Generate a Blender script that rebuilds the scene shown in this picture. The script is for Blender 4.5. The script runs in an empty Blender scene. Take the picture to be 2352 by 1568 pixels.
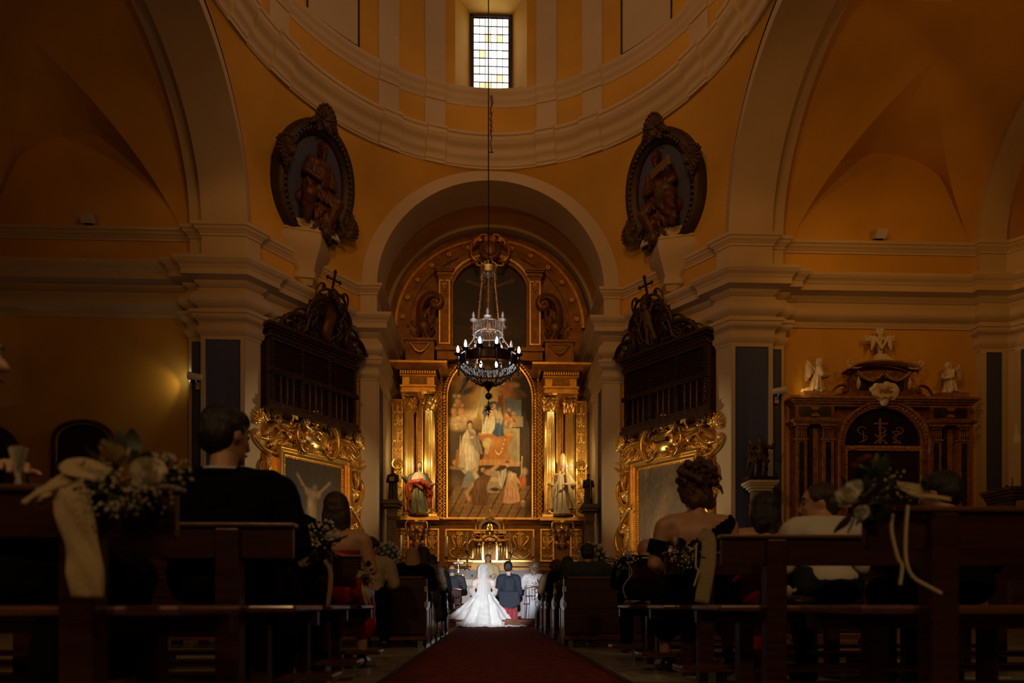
import bpy, bmesh, math, random
import numpy as np
from mathutils import Vector, Matrix
random.seed(7)
PI = math.pi
scene = bpy.context.scene
COL = scene.collection
# ------------------------------------------------------------------ camera
cd = bpy.data.cameras.new('camera'); cam = bpy.data.objects.new('camera', cd); COL.objects.link(cam)
F_PX = 1453.0
YAW = math.atan(48 / F_PX)
cam.location = (0, 0, .46)
cam.rotation_euler = (PI / 2, 0, -YAW)
cd.sensor_width = 36; cd.lens = F_PX / 2352 * 36
cd.shift_y = (1388 - 784) / 2352
cd.clip_start = .05; cd.clip_end = 100
cd.dof.use_dof = True; cd.dof.focus_distance = 16.0; cd.dof.aperture_fstop = 1.9
scene.camera = cam
# ------------------------------------------------------------------ world, exposure
w = bpy.data.worlds.new('world'); scene.world = w; w.use_nodes = True
w.node_tree.nodes['Background'].inputs[0].default_value = (.75, .85, 1, 1)
w.node_tree.nodes['Background'].inputs[1].default_value = .35
vs = scene.view_settings
vs.view_transform = 'Standard'; vs.look = 'None'; vs.exposure = 0; vs.gamma = 1; vs.use_curve_mapping = False
# ------------------------------------------------------------------ lights of the place, and added fill
WARM = (1, .50, .15)
def aim(o, target):
    d = Vector(target) - Vector(o.location)
    o.rotation_euler = d.to_track_quat('-Z', 'Y').to_euler()
def spot(name, loc, target, power, col=WARM, size=60, blend=.6, radius=.05):
    l = bpy.data.lights.new(name, 'SPOT'); l.energy = power; l.color = col
    l.spot_size = math.radians(size); l.spot_blend = blend; l.shadow_soft_size = radius
    o = bpy.data.objects.new(name, l); COL.objects.link(o); o.location = loc; aim(o, target); return o
def point(name, loc, power, col=WARM, radius=.1):
    l = bpy.data.lights.new(name, 'POINT'); l.energy = power; l.color = col; l.shadow_soft_size = radius
    o = bpy.data.objects.new(name, l); COL.objects.link(o); o.location = loc; return o
# unseen warm fill spots added behind the photographer to brighten dome and crossing
WA = (1, .40, .065)
spot('nave_fill_light', (-4.5, .5, 8.6), (4.5, 18.0, 12.0), 850, WA, 95, .7, .5)
spot('nave_fill_light', (4.5, .5, 8.6), (-1.0, 18.0, 12.5), 430, WA, 80, .7, .5)
spot('drum_fill_light', (0, 7.5, 13.6), (0, 18.5, 16.0), 460, WA, 130, .8, .4)  # unseen fill added to brighten the drum
spot('transept_light', (10.4, 9.7, 8.6), (10.4, 16.0, 11.0), 115, WA, 140, .8, .3)  # unseen warm spot added to brighten the right transept
spot('transept_light', (6.9, 10.3, 10.7), (10.6, 16.0, 7.0), 150, WA, 75, .7, .05)
spot('transept_light', (-10.4, 9.7, 8.6), (-10.4, 16.0, 10.6), 24, WA, 140, .8, .3)  # weaker unseen spot added to lift the left transept
# unseen fill spots added behind the photographer to brighten pews and guests
for s_ in (-1, 1): spot('pew_fill_light', (s_*3.2, -3.5, 6.2), (s_*1.4, 5.5, .8), 290, (1, .60, .26), 80, .8, .25)
# projectors behind the chancel piers, thrown on the columns and statues of the altarpiece
for s_ in (-1, 1): spot('chancel_projector_light', (s_*2.75, 19.2, 5.3), (s_*1.7, 21.2, 5.2), 85, (1, .68, .28), 130, .5, .03)
for s_ in (-1, 1): spot('chancel_projector_light', (s_*2.6, 18.95, 7.3), (-s_*.2, 21.2, 4.9), 170, (1, .66, .26), 66, .6, .03)
# cross light on the two gilt picture frames
for s_ in (-1, 1): spot('frame_projector_light', (-s_*2.6, 15.0, 2.3), (s_*4.75, 17.3, 3.9), 650, (1, .72, .36), 36, .5, .03)
# the photographer's flash thrown down the aisle onto the couple
spot('flash_light', (-.05, -.4, 1.15), (.05, 12.9, .86), 9000, (.93, .96, 1), 9.6, .6, .03)

# ------------------------------------------------------------------ materials
MATS = {}
def mat(name, col, rough=.6, metal=0., bump=0., bscale=20., var=.0, vscale=4., spec=.5, emit=None, estr=0., sheen=0., trans=0., alpha=1., stretch=None, col2=None, attr=None, coat=0.):
    if name in MATS: return MATS[name]
    m = bpy.data.materials.new(name); m.use_nodes = True
    nt = m.node_tree; b = nt.nodes['Principled BSDF']
    b.inputs['Roughness'].default_value = rough; b.inputs['Metallic'].default_value = metal
    b.inputs['Specular IOR Level'].default_value = spec
    if coat: b.inputs['Coat Weight'].default_value = coat; b.inputs['Coat Roughness'].default_value = .15
    if sheen: b.inputs['Sheen Weight'].default_value = sheen
    if trans: b.inputs['Transmission Weight'].default_value = trans
    if alpha < 1: b.inputs['Alpha'].default_value = alpha
    c = (*col, 1)
    b.inputs['Base Color'].default_value = c
    tc = nt.nodes.new('ShaderNodeTexCoord')
    vec = tc.outputs['Object']
    if stretch:
        mp = nt.nodes.new('ShaderNodeMapping'); mp.inputs['Scale'].default_value = stretch
        nt.links.new(vec, mp.inputs[0]); vec = mp.outputs[0]
    if attr:
        a = nt.nodes.new('ShaderNodeVertexColor'); a.layer_name = attr
        nt.links.new(a.outputs[0], b.inputs['Base Color'])
    elif var or col2:
        n = nt.nodes.new('ShaderNodeTexNoise'); n.inputs['Scale'].default_value = vscale; n.inputs['Detail'].default_value = 6
        nt.links.new(vec, n.inputs['Vector'])
        r = nt.nodes.new('ShaderNodeValToRGB')
        r.color_ramp.elements[0].position = .35; r.color_ramp.elements[1].position = .65
        c2 = (*col2, 1) if col2 else (*[min(1, x * (1 + var)) for x in col], 1)
        c1 = c if col2 else (*[x * (1 - var) for x in col], 1)
        r.color_ramp.elements[0].color = c1; r.color_ramp.elements[1].color = c2
        nt.links.new(n.outputs[0], r.inputs[0]); nt.links.new(r.outputs[0], b.inputs['Base Color'])
    if bump:
        n2 = nt.nodes.new('ShaderNodeTexNoise'); n2.inputs['Scale'].default_value = bscale; n2.inputs['Detail'].default_value = 5
        nt.links.new(vec, n2.inputs['Vector'])
        bp = nt.nodes.new('ShaderNodeBump'); bp.inputs['Strength'].default_value = bump; bp.inputs['Distance'].default_value = .02
        nt.links.new(n2.outputs[0], bp.inputs['Height']); nt.links.new(bp.outputs[0], b.inputs['Normal'])
    if emit:
        b.inputs['Emission Color'].default_value = (*emit, 1); b.inputs['Emission Strength'].default_value = estr
    MATS[name] = m; return m
WHITE = mat('white_plaster', (.54, .45, .32), .75, bump=.12, bscale=8, var=.05, vscale=.8)
YELLOW = mat('ochre_plaster', (.60, .36, .055), .75, bump=.15, bscale=7, var=.10, vscale=.6)
BLUE = mat('blue_grey_plaster', (.052, .075, .21), .7, bump=.1, bscale=8, var=.08, vscale=1)
GOLD = mat('gilded_wood', (.86, .54, .15), .33, .85, bump=.18, bscale=30, var=.16, vscale=5)
GOLDB = mat('bright_gilding', (.95, .66, .24), .20, .92, bump=.15, bscale=40, var=.08, vscale=8)
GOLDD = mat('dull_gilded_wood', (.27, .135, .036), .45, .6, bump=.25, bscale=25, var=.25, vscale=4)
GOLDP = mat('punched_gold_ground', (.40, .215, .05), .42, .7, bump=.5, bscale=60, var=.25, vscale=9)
WOODB = mat('black_brown_carved_wood', (.030, .012, .007), .32, bump=.3, bscale=40, var=.35, vscale=9, coat=.25)
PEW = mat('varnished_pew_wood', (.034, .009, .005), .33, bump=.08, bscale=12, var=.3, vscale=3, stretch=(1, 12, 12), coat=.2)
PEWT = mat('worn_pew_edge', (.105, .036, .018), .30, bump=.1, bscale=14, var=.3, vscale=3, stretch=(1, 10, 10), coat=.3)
BLACK = mat('black_cloth', (.003, .003, .004), .9, spec=.1, bump=.15, bscale=150)
IRON = mat('black_iron', (.015, .013, .012), .45, .6)
SILVER = mat('silvered_metal', (.75, .70, .62), .28, .9, bump=.3, bscale=90)
STONEW = mat('white_marble_carving', (.62, .55, .45), .5, bump=.15, bscale=15, var=.1, vscale=4)

# ------------------------------------------------------------------ mesh builder
class MB:
    def __init__(s): s.v = []; s.f = []; s.m = Matrix.Identity(4)
    def at(s, *p): s.m = Matrix.Translation(p); return s
    def xf(s, m): s.m = m; return s
    def _add(s, vs, fs):
        o = len(s.v); M = s.m
        s.v.extend([M @ Vector(p) for p in vs]); s.f.extend([[i + o for i in q] for q in fs]); return s
    def box(s, x0, x1, y0, y1, z0, z1):
        return s._add([(x0,y0,z0),(x1,y0,z0),(x1,y1,z0),(x0,y1,z0),(x0,y0,z1),(x1,y0,z1),(x1,y1,z1),(x0,y1,z1)],
            [(0,3,2,1),(4,5,6,7),(0,1,5,4),(1,2,6,5),(2,3,7,6),(3,0,4,7)])
    def bar(s, a, b, wd, hd, up=(0,0,1)):
        a = Vector(a); b = Vector(b); d = b - a; L = d.length; d.normalize()
        x = d.cross(Vector(up)); 
        if x.length < 1e-5: x = d.cross(Vector((1,0,0)))
        x.normalize(); y = x.cross(d)
        vs = [p + x*sx*wd/2 + y*sy*hd/2 for p in (a, b) for sx, sy in ((-1,-1),(1,-1),(1,1),(-1,1))]
        return s._add(vs, [(0,1,2,3),(7,6,5,4),(0,4,5,1),(1,5,6,2),(2,6,7,3),(3,7,4,0)])
    def grid(s, rows, cu=False, cv=False):
        n = len(rows); k = len(rows[0]); vs = [p for r in rows for p in r]; fs = []
        for i in range(n if cv else n - 1):
            for j in range(k if cu else k - 1):
                i2 = (i+1) % n; j2 = (j+1) % k
                fs.append((i*k+j, i*k+j2, i2*k+j2, i2*k+j))
        return s._add(vs, fs)
    def lathe(s, prof, seg=16, c=(0,0,0), a0=0, a1=2*PI):
        full = abs(a1 - a0 - 2*PI) < 1e-6; k = seg if full else seg + 1
        rows = [[(c[0]+r*math.cos(a0+(a1-a0)*j/seg), c[1]+r*math.sin(a0+(a1-a0)*j/seg), c[2]+z) for j in range(k)] for r, z in prof]
        return s.grid(rows, cu=full)
    def tube(s, path, r, seg=8, closed=False, cap=True, flat=1.):
        P_ = [Vector(p) for p in path]; n = len(P_); rs = r if isinstance(r, (list, tuple)) else [r]*n
        rows = []; nx = None
        for i, p in enumerate(P_):
            t = (P_[(i+1) % n] - P_[i-1]) if closed else (P_[min(i+1, n-1)] - P_[max(i-1, 0)])
            if t.length < 1e-9: t = Vector((0,0,1))
            t.normalize()
            if nx is None:
                nx = t.orthogonal().normalized()
                if flat != 1.:
                    q = Vector((0,1,0)); nx = (q - t*q.dot(t)); nx = nx.normalized() if nx.length > 1e-4 else t.orthogonal().normalized()
            nx = nx - t*nx.dot(t); nx = nx.normalized() if nx.length > 1e-6 else t.orthogonal().normalized()
            ny = t.cross(nx)
            rows.append([p + nx*math.cos(2*PI*j/seg)*rs[i]*flat + ny*math.sin(2*PI*j/seg)*rs[i] for j in range(seg)])
        o = len(s.v); s.grid(rows, cu=True, cv=closed)
        if cap and not closed:
            s.f.append(list(range(o, o+seg))[::-1]); e = o + (n-1)*seg; s.f.append(list(range(e, e+seg)))
        return s
    def ell(s, c, r, seg=12, rings=8, rot=None):
        if not isinstance(r, (tuple, list)): r = (r, r, r)
        R = rot if rot is not None else Matrix.Identity(3); c = Vector(c); o = len(s.v)
        vs = [c + R @ Vector((0,0,-r[2]))]
        for i in range(1, rings):
            ph = -PI/2 + PI*i/rings
            for j in range(seg):
                th = 2*PI*j/seg
                vs.append(c + R @ Vector((r[0]*math.cos(ph)*math.cos(th), r[1]*math.cos(ph)*math.sin(th), r[2]*math.sin(ph))))
        vs.append(c + R @ Vector((0,0,r[2]))); fs = []
        for j in range(seg): fs.append((0, 1+(j+1)%seg, 1+j))
        for i in range(rings-2):
            for j in range(seg):
                a = 1+i*seg; b = a+seg; fs.append((a+j, a+(j+1)%seg, b+(j+1)%seg, b+j))
        a = 1+(rings-2)*seg; t = len(vs)-1
        for j in range(seg): fs.append((a+j, a+(j+1)%seg, t))
        return s._add(vs, fs)
    def cap(s, a, ra, b, rb, seg=10):          # tapered capsule
        a = Vector(a); b = Vector(b); d = b - a; L = d.length
        if L < 1e-6: return s.ell(a, ra, seg, 6)
        d.normalize(); path = []; rs = []
        for q in (-1, -.92, -.7, -.38, 0): path.append(a + d*ra*q); rs.append(max(.001, ra*math.sqrt(max(0, 1-q*q))))
        for q in (.33, .66): path.append(a + d*L*q); rs.append(ra+(rb-ra)*q)
        for q in (0, .38, .7, .92, 1): path.append(b + d*rb*q); rs.append(max(.001, rb*math.sqrt(max(0, 1-q*q))))
        return s.tube(path, rs, seg)
    def prism(s, poly, y0, y1):                 # polygon in x,z, extruded along y (front y0)
        n = len(poly); vs = [(x, y0, z) for x, z in poly] + [(x, y1, z) for x, z in poly]
        return s._add(vs, [list(range(n)), list(range(2*n-1, n-1, -1))] + [(i, i+n, (i+1)%n+n, (i+1)%n) for i in range(n)])
    def frame(s, outer, inner, y0, y1, closed=True):   # band between two x,z polylines, front y0 back y1
        n = len(outer); rows = [[(x, y1, z) for x, z in outer], [(x, y0, z) for x, z in outer], [(x, y0, z) for x, z in inner], [(x, y1, z) for x, z in inner]]
        return s.grid(rows, cu=closed)
    def build(s, name, m, parent=None, smooth=True, ang=40, loc=None, rot=None):
        me = bpy.data.meshes.new(name); me.from_pydata([tuple(p) for p in s.v], [], s.f)
        bm = bmesh.new(); bm.from_mesh(me); bmesh.ops.recalc_face_normals(bm, faces=bm.faces); bm.to_mesh(me); bm.free()
        if smooth:
            for p in me.polygons: p.use_smooth = True
            me.set_sharp_from_angle(angle=math.radians(ang))
        if m: me.materials.append(m)
        o = bpy.data.objects.new(name, me); COL.objects.link(o)
        if parent: o.parent = parent
        if loc is not None: o.location = loc
        if rot is not None: o.rotation_euler = rot
        return o
def tag(o, label=None, cat=None, group=None, kind=None):
    if label: o['label'] = label
    if cat: o['category'] = cat
    if group: o['group'] = group
    if kind: o['kind'] = kind
    return o
def thing(name, label, cat, loc=(0,0,0), rz=0, group=None, sc=1.):
    o = bpy.data.objects.new(name, None); COL.objects.link(o); o.empty_display_size = .1
    o.location = loc; o.rotation_euler = (0, 0, rz); o.scale = (sc, sc, sc)
    return tag(o, label, cat, group)
def dup(o, parent, loc=None, rot=None, sc=None, name=None):
    c = o.copy(); COL.objects.link(c); c.parent = parent
    if name: c.name = name
    if loc is not None: c.location = loc
    if rot is not None: c.rotation_euler = rot
    if sc is not None: c.scale = sc
    return c
def copy_tree(o, parent=None):
    c = o.copy(); COL.objects.link(c); c.parent = parent
    for ch in list(o.children): copy_tree(ch, c)
    return c
def struct(name, mb, m, parent=None, smooth=True, ang=40):
    o = mb.build(name, m, parent, smooth, ang); o['kind'] = 'structure'; return o
_sn, _cs = math.sin(YAW), math.cos(YAW)
def P(px, py, Y):                    # point of the place seen at a pixel of the photograph, at depth Y
    u = (px-1176)/F_PX; v = (1388-py)/F_PX; t = Y/(_cs-u*_sn)
    return Vector((t*(_sn+u*_cs), Y, .46+t*v))
def remesh(o, voxel, smooth=6, fac=.5, disp=None):     # weld overlapping shapes of a figure into one continuous skin
    md = o.modifiers.new('weld', 'REMESH'); md.mode = 'VOXEL'; md.voxel_size = voxel; md.use_smooth_shade = True
    if smooth:
        sm = o.modifiers.new('soft', 'SMOOTH'); sm.factor = fac; sm.iterations = smooth
    dg = bpy.context.evaluated_depsgraph_get(); dg.update()
    me = bpy.data.meshes.new_from_object(o.evaluated_get(dg))
    o.modifiers.clear(); mats = list(o.data.materials); old = o.data; o.data = me
    me.materials.clear()
    for q in mats: me.materials.append(q)
    for p in me.polygons: p.use_smooth = True
    bpy.data.meshes.remove(old); return o
# ================================================================== the building
Y0, ZS = 12.65, 9.78
def path_right():
    d = Vector((6.03-3.81, 15.75-18.6)).normalized(); n = Vector((d.y, -d.x))
    if n.x > 0: n = -n
    A = Vector((3.81, 18.6)); A1 = A - n*.12; C4 = Vector((6.03, 15.75)); B = C4 - d*.40; B1 = B - n*.12
    return [(3.33,21.35),(3.33,18.6),(3.81,18.6),tuple(A1),tuple(B1),tuple(B),(6.03,15.75),(7.1,15.75),(7.1,15.9),(7.45,15.9),(7.45,16.05),
            (12.6,16.05),(12.6,15.9),(13.3,15.9),(14.35,14.85),(14.35,4.0)], n, d
PATH, CN, CD = path_right()
def sweep(mb, prof, path, sx):
    pts = [Vector(p) for p in path]; n = len(pts); rows = []
    nor = []
    for i in range(n-1):
        d = (pts[i+1]-pts[i]).normalized(); q = Vector((-d.y, d.x))
        nor.append(-q)
    for i in range(n):
        if i == 0: m = nor[0]
        elif i == n-1: m = nor[-1]
        else:
            a, b = nor[i-1], nor[i]; m = (a+b)/(1+a.dot(b)) if (1+a.dot(b)) > .05 else a
        rows.append([(sx*(pts[i].x+m.x*o), pts[i].y+m.y*o, z) for o, z in prof])
    return mb.grid(rows)
def ogee(o0, z0, o1, z1, n=6, k=0):
    r = []
    for i in range(n+1):
        t = i/n; a = o0+(o1-o0)*(t if k == 0 else (.5-.5*math.cos(PI*t) if k == 1 else (math.sin(PI/2*t) if k == 2 else 1-math.cos(PI/2*t))))
        r.append((a, z0+(z1-z0)*t))
    return r
STRING = [(0,9.50),(.03,9.50),(.03,9.56)] + ogee(.05,9.57,.13,9.66,5,1) + [(.13,9.68),(.17,9.70),(.17,9.78),(.0,9.80)]
CORN = [(0,8.22),(.03,8.24)] + ogee(.05,8.26,.12,8.34,4,2) + [(.13,8.36),(.34,8.40),(.34,8.54),(.36,8.56)] + ogee(.37,8.58,.46,8.70,6,1) + [(.48,8.72),(.48,8.80),(0,8.84)]
FRIEZE = [(.02,7.66),(.05,7.70)] + [(.05+.15*math.sin(PI*(i/8)**.75), 7.72+.44*i/8) for i in range(9)] + [(.06,8.19),(.03,8.22)]
ARCHI = [(0,7.0),(.02,7.0),(.02,7.05)] + ogee(.03,7.06,.09,7.20,5,2) + [(.09,7.23),(.04,7.25),(.04,7.33)] + ogee(.05,7.35,.16,7.46,5,1) + [(.17,7.48),(.17,7.53),(.20,7.55),(.20,7.63),(.03,7.66)]
ARCHW = [(0,7.58),(.03,7.58),(.03,7.63),(.05,7.66),(.03,7.7)]
tn = [0]
def trim(mb, m=None, ang=35):
    tn[0] += 1; return struct('trim_%d' % tn[0], mb, m or WHITE, None, True, ang)
for sx, side in ((-1, 'left'), (1, 'right')):
    for prof in (STRING, CORN, FRIEZE): trim(sweep(MB(), prof, PATH, sx))
    trim(sweep(MB(), ARCHI, PATH[:11], sx)); trim(sweep(MB(), ARCHI, PATH[11:], sx)); trim(sweep(MB(), ARCHW, PATH[10:12], sx))
    trim(sweep(MB(), ARCHW, PATH[3:5], sx))
    # walls, one per face
    segs = [('chancel',0,2,WHITE),('diagonal',2,4,YELLOW),('pier',4,10,WHITE),('transept',10,11,YELLOW),('outer_pier',11,14,WHITE),('outer',14,15,YELLOW)]
    for nm, a, b, mm in segs:
        struct('wall_%s_%s' % (side, nm), sweep(MB(), [(0,0),(0,ZS)], PATH[a:b+1], sx), mm, None, False)
    # attic zone of the pilasters stays white, plain strips of the wall between the mouldings are already there
# pilaster panels: a blue sunk field inside a raised white border
def pilaster(p0, p1, z0, z1, sx, border=.11, dep=.035, name=None):
    a = Vector((sx*p0[0], p0[1], 0)); b = Vector((sx*p1[0], p1[1], 0)); d = (b-a); L = d.length; d.normalize()
    n = Vector((d.y, -d.x, 0))
    if n.dot(Vector((0, 10, 0))-(a+b)/2) < 0: n = -n
    def q(u, z, o): return a + d*u + n*o + Vector((0,0,z))
    def slab(mb, u0, u1, z0, z1, o0, o1):
        v = [q(u0,z0,o0),q(u1,z0,o0),q(u1,z1,o0),q(u0,z1,o0),q(u0,z0,o1),q(u1,z0,o1),q(u1,z1,o1),q(u0,z1,o1)]
        mb._add(v, [(0,3,2,1),(4,5,6,7),(0,1,5,4),(1,2,6,5),(2,3,7,6),(3,0,4,7)])
    mb = MB()
    slab(mb, 0, border, z0, z1, 0, dep); slab(mb, L-border, L, z0, z1, 0, dep)
    slab(mb, border, L-border, z1-.05, z1, 0, dep); slab(mb, border, L-border, z0, z0+1.1, 0, dep)
    t = trim(mb, WHITE)
    m2 = MB(); slab(m2, border, L-border, z0+1.1, z1-.05, 0, .006); struct('panel', m2, BLUE, t, False)
    m3 = MB()
    for u0, u1 in ((border, border+.035), (L-border-.035, L-border)): slab(m3, u0, u1, z0+1.1, z1-.05, .006, .02)
    struct('inner_border', m3, BLUE, t, False)
for sx in (-1, 1):
    pilaster((6.03,15.75),(7.1,15.75),0,7.0,sx)
    pilaster((7.1,15.9),(7.45,15.9),0,7.0,sx,.06)
    pilaster((12.6,15.9),(13.3,15.9),0,7.0,sx,.14)
    pilaster((13.42,15.78),(14.2,15.0),0,7.0,sx,.12)
    pilaster((3.33,19.55),(3.33,18.68),0,7.0,sx,.10)
# white strip + attic fields: attic wall on diagonals is ochre (same wall object)
# arches over the transepts
def arc(r, n=24, a0=0, a1=PI, c=(Y0, ZS), k=1.):
    return [(c[0]+r*math.cos(a0+(a1-a0)*i/n), c[1]+k*r*math.sin(a0+(a1-a0)*i/n)) for i in range(n+1)]
for sx, side in ((-1, 'left'), (1, 'right')):
    def band(prof, n=40, m=WHITE):   # prof: (x, r)
        mb = MB(); rows = [[(sx*x, y, z) for y, z in arc(r, n)] for x, r in prof]; return trim(mb.grid(rows), m)
    band([(5.98,3.34),(5.98,3.10),(7.1,3.10),(7.1,3.25),(7.45,3.25),(7.45,3.42)])
    band([(12.6,3.42),(12.6,3.25),(13.3,3.25),(13.3,3.42)])
    # barrel vault of the transept cut by a lunette
    xc, hw, r = 10.1, 2.36, 3.40; aa = math.radians(65)
    mb = MB(); xs = [7.45] + [xc-hw+2*hw*i/24 for i in range(25)] + [12.6]
    def ag(x):
        t = abs(x-xc)/hw
        return 0 if t >= 1 else aa*(1-t)**.85
    rows = []
    for x in xs:
        a0 = ag(x); rows.append([(sx*x, Y0+r*math.cos(a0+(PI-a0)*i/40), ZS+r*math.sin(a0+(PI-a0)*i/40)) for i in range(41)])
    struct('ceiling_%s_transept' % side, mb.grid(rows), YELLOW, None, True, 30)
    mb = MB()
    for sg in (-1, 1):
        rows = []
        for i in range(25):
            ph = PI/2*i/24
            L = Vector((xc+sg*hw*math.cos(ph), 16.05, ZS+hw*math.sin(ph)))
            x = xc+sg*hw*math.cos(ph); a0 = ag(x)
            G = Vector((x, Y0+r*math.cos(a0), ZS+r*math.sin(a0)))
            rows.append([((L.x+(G.x-L.x)*t)*sx, L.y+(G.y-L.y)*t, L.z+(G.z-L.z)*t) for t in [j/8 for j in range(9)]])
        mb.grid(rows)
    struct('ceiling_%s_lunette' % side, mb, YELLOW, None, True, 60)
    mb = MB(); pl = [(sx*(xc+hw*math.cos(PI*i/40)), ZS+hw*math.sin(PI*i/40)) for i in range(41)]
    struct('wall_%s_lunette' % side, mb.prism(pl, 16.05, 16.25), YELLOW, None, False)
    # pendentives
    for far in (1, -1):
        mb = MB(); rows = []; dg_ = Vector((sx*.7071, .7071*far, 0))
        for i in range(21):
            al = PI/2*i/20
            A = Vector((sx*5.98, Y0+far*3.34*math.cos(al), ZS+3.42*math.sin(al)))
            B = Vector((sx*3.78*math.cos(al), Y0+far*5.95, ZS+3.42*math.sin(al)))
            ch = (B-A).length; wgt = (i/20)**1.6; sag = .2071*ch*wgt
            row = []
            for j in range(17):
                t = j/16; th = (t-.5)*PI/2
                off = (math.cos(th)-math.cos(PI/4))/(1-math.cos(PI/4))
                row.append(A.lerp(B, t) + dg_*sag*off)
            rows.append(row)
        struct('wall_%s_pendentive' % side, mb.grid(rows), YELLOW, None, True, 80)
# chancel arch and vault
mb = MB(); YF = 18.6
prof = [(YF+.02,3.78,3.42),(YF-.03,3.78,3.42),(YF-.03,3.33,3.12),(19.75,3.33,3.12),(19.75,3.46,3.26)]
rows = [[(rx*math.cos(PI*i/48), y, ZS+rz*math.sin(PI*i/48)) for i in range(49)] for y, rx, rz in prof]
trim(mb.grid(rows))
mb = MB(); rows = [[(3.46*math.cos(PI*i/48), y, ZS+3.26*math.sin(PI*i/48)) for i in range(49)] for y in (19.75, 20.95)]
struct('ceiling_chancel', mb.grid(rows), YELLOW)
mb = MB(); rows = [[(rx*math.cos(PI*i/48), y, ZS+rz*math.sin(PI*i/48)) for i in range(49)] for y, rx, rz in ((20.95,3.46,3.26),(20.95,3.36,3.16),(21.4,3.36,3.16))]
trim(mb.grid(rows))
mb = MB(); mb.box(-4.5, 4.5, 21.6, 21.8, 0, 13.6); struct('wall_chancel_back', mb, YELLOW, None, False)
# drum: ring cornice, parapet, moulding, ribs, window
RD = 5.92
def ring_path(res):
    pts = []
    for k in range(8):
        base = math.radians(45*k)
        for a in (22.5-6.6, 22.5+6.6):
            pts.append((base+math.radians(a-2.9), base+math.radians(a+2.9)))
    return pts
RES = ring_path(0)
def ring_sweep(mb, prof, step=.07, N=200):
    rows = []; angs = []
    for i in range(N): angs.append((2*PI*i/N, None))
    lst = []
    for a in [2*PI*i/N for i in range(N)]:
        inside = any(x < a < y for x, y in RES); lst.append((a, step if inside else 0))
    for x, y in RES:
        e = .0015; lst += [(x-e, 0), (x+e, step), (y-e, step), (y+e, 0)]
    lst.sort()
    for a, st in lst:
        rows.append([(math.sin(a)*(RD-st-o), Y0+math.cos(a)*(RD-st-o), z) for o, z in prof])
    return mb.grid(rows, cv=True)
RING = [(0,13.18),(.02,13.18),(.02,13.26),(.05,13.28),(.05,13.36)] + ogee(.06,13.38,.16,13.52,5,1) + [(.17,13.54),(.17,13.60)] + ogee(.18,13.62,.34,13.80,6,1) + [(.36,13.82),(.36,13.92),(.40,13.94),(.40,14.02),(0,14.06)]
trim(ring_sweep(MB(), RING))
mb = MB(); mb.grid([[(math.sin(2*PI*i/120)*r, Y0+math.cos(2*PI*i/120)*r, 13.185) for i in range(120)] for r in (RD+.5, RD-.055)], cu=True); trim(mb)
RING2 = [(0,15.02),(.02,15.02),(.02,15.08)] + ogee(.03,15.1,.10,15.2,4,1) + [(.11,15.22),(.11,15.27)] + ogee(.12,15.28,.18,15.36,4,1) + [(.19,15.38),(.19,15.45),(0,15.48)]
trim(ring_sweep(MB(), RING2, .06))
WHA = math.asin(.60/RD)          # half angle of a window opening
WZ0, WZ1 = 15.60, 18.12
def drum_patch(mb, a0, a1, z0, z1, r=RD, n=6):
    mb.grid([[(math.sin(a0+(a1-a0)*i/n)*r, Y0+math.cos(a0+(a1-a0)*i/n)*r, z) for i in range(n+1)] for z in (z0, z1)])
mb = MB()
for k in range(4):
    a = PI/2*k
    drum_patch(mb, a+WHA*1.75, a+PI/2-WHA*1.75, 13.2, 20.2, RD, 24)
    drum_patch(mb, a-WHA*1.75, a+WHA*1.75, 13.2, WZ0-.12, RD); drum_patch(mb, a-WHA*1.75, a+WHA*1.75, WZ1+.2, 20.2, RD)
    # splayed reveals
    for sg in (-1, 1):
        o = [(math.sin(a+sg*WHA*1.75)*RD, Y0+math.cos(a+sg*WHA*1.75)*RD, z) for z in (WZ0-.12, WZ1+.2)]
        i_ = [(math.sin(a+sg*WHA)*(RD+.45), Y0+math.cos(a+sg*WHA)*(RD+.45), z) for z in (WZ0-.02, WZ1+.05)]
        mb.grid([o, i_])
    for zo, zi in ((WZ0-.12, WZ0-.02), (WZ1+.2, WZ1+.05)):
        mb.grid([[(math.sin(a+sg*WHA*1.75)*RD, Y0+math.cos(a+sg*WHA*1.75)*RD, zo) for sg in (-1, 1)],
                 [(math.sin(a+sg*WHA)*(RD+.45), Y0+math.cos(a+sg*WHA)*(RD+.45), zi) for sg in (-1, 1)]])
struct('wall_drum', mb, YELLOW, None, True, 30)
for x, y in RES:      # white ribs of the drum, below and above the moulding
    mb = MB()
    for z0, z1, st in ((14.0, 15.05, .05), (15.45, 20.2, .07)):
        n = 4; r1 = RD-st
        rows = [[(math.sin(x+(y-x)*i/n)*r, Y0+math.cos(x+(y-x)*i/n)*r, z0) for i, r in [(0, RD+.02)]+[(i, r1) for i in range(n+1)]+[(n, RD+.02)]],
                [(math.sin(x+(y-x)*i/n)*r, Y0+math.cos(x+(y-x)*i/n)*r, z1) for i, r in [(0, RD+.02)]+[(i, r1) for i in range(n+1)]+[(n, RD+.02)]]]
        mb.grid(rows)
    trim(mb)
for k in range(4):   # blind window panels between the ribs: white field in a dark fillet
    a = PI/4+PI/2*k; r1 = RD-.02
    mb = MB(); drum_patch(mb, a-.125, a+.125, 15.62, 18.6, r1); tr = trim(mb)
    m2 = MB()
    for s_ in (-1, 1): drum_patch(m2, a+s_*.125, a+s_*.134, 15.60, 18.6, r1-.02, 2)
    drum_patch(m2, a-.134, a+.134, 15.56, 15.62, r1-.02)
    struct('fillet', m2, mat('dark_fillet', (.03,.025,.03), .6), tr)
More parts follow.
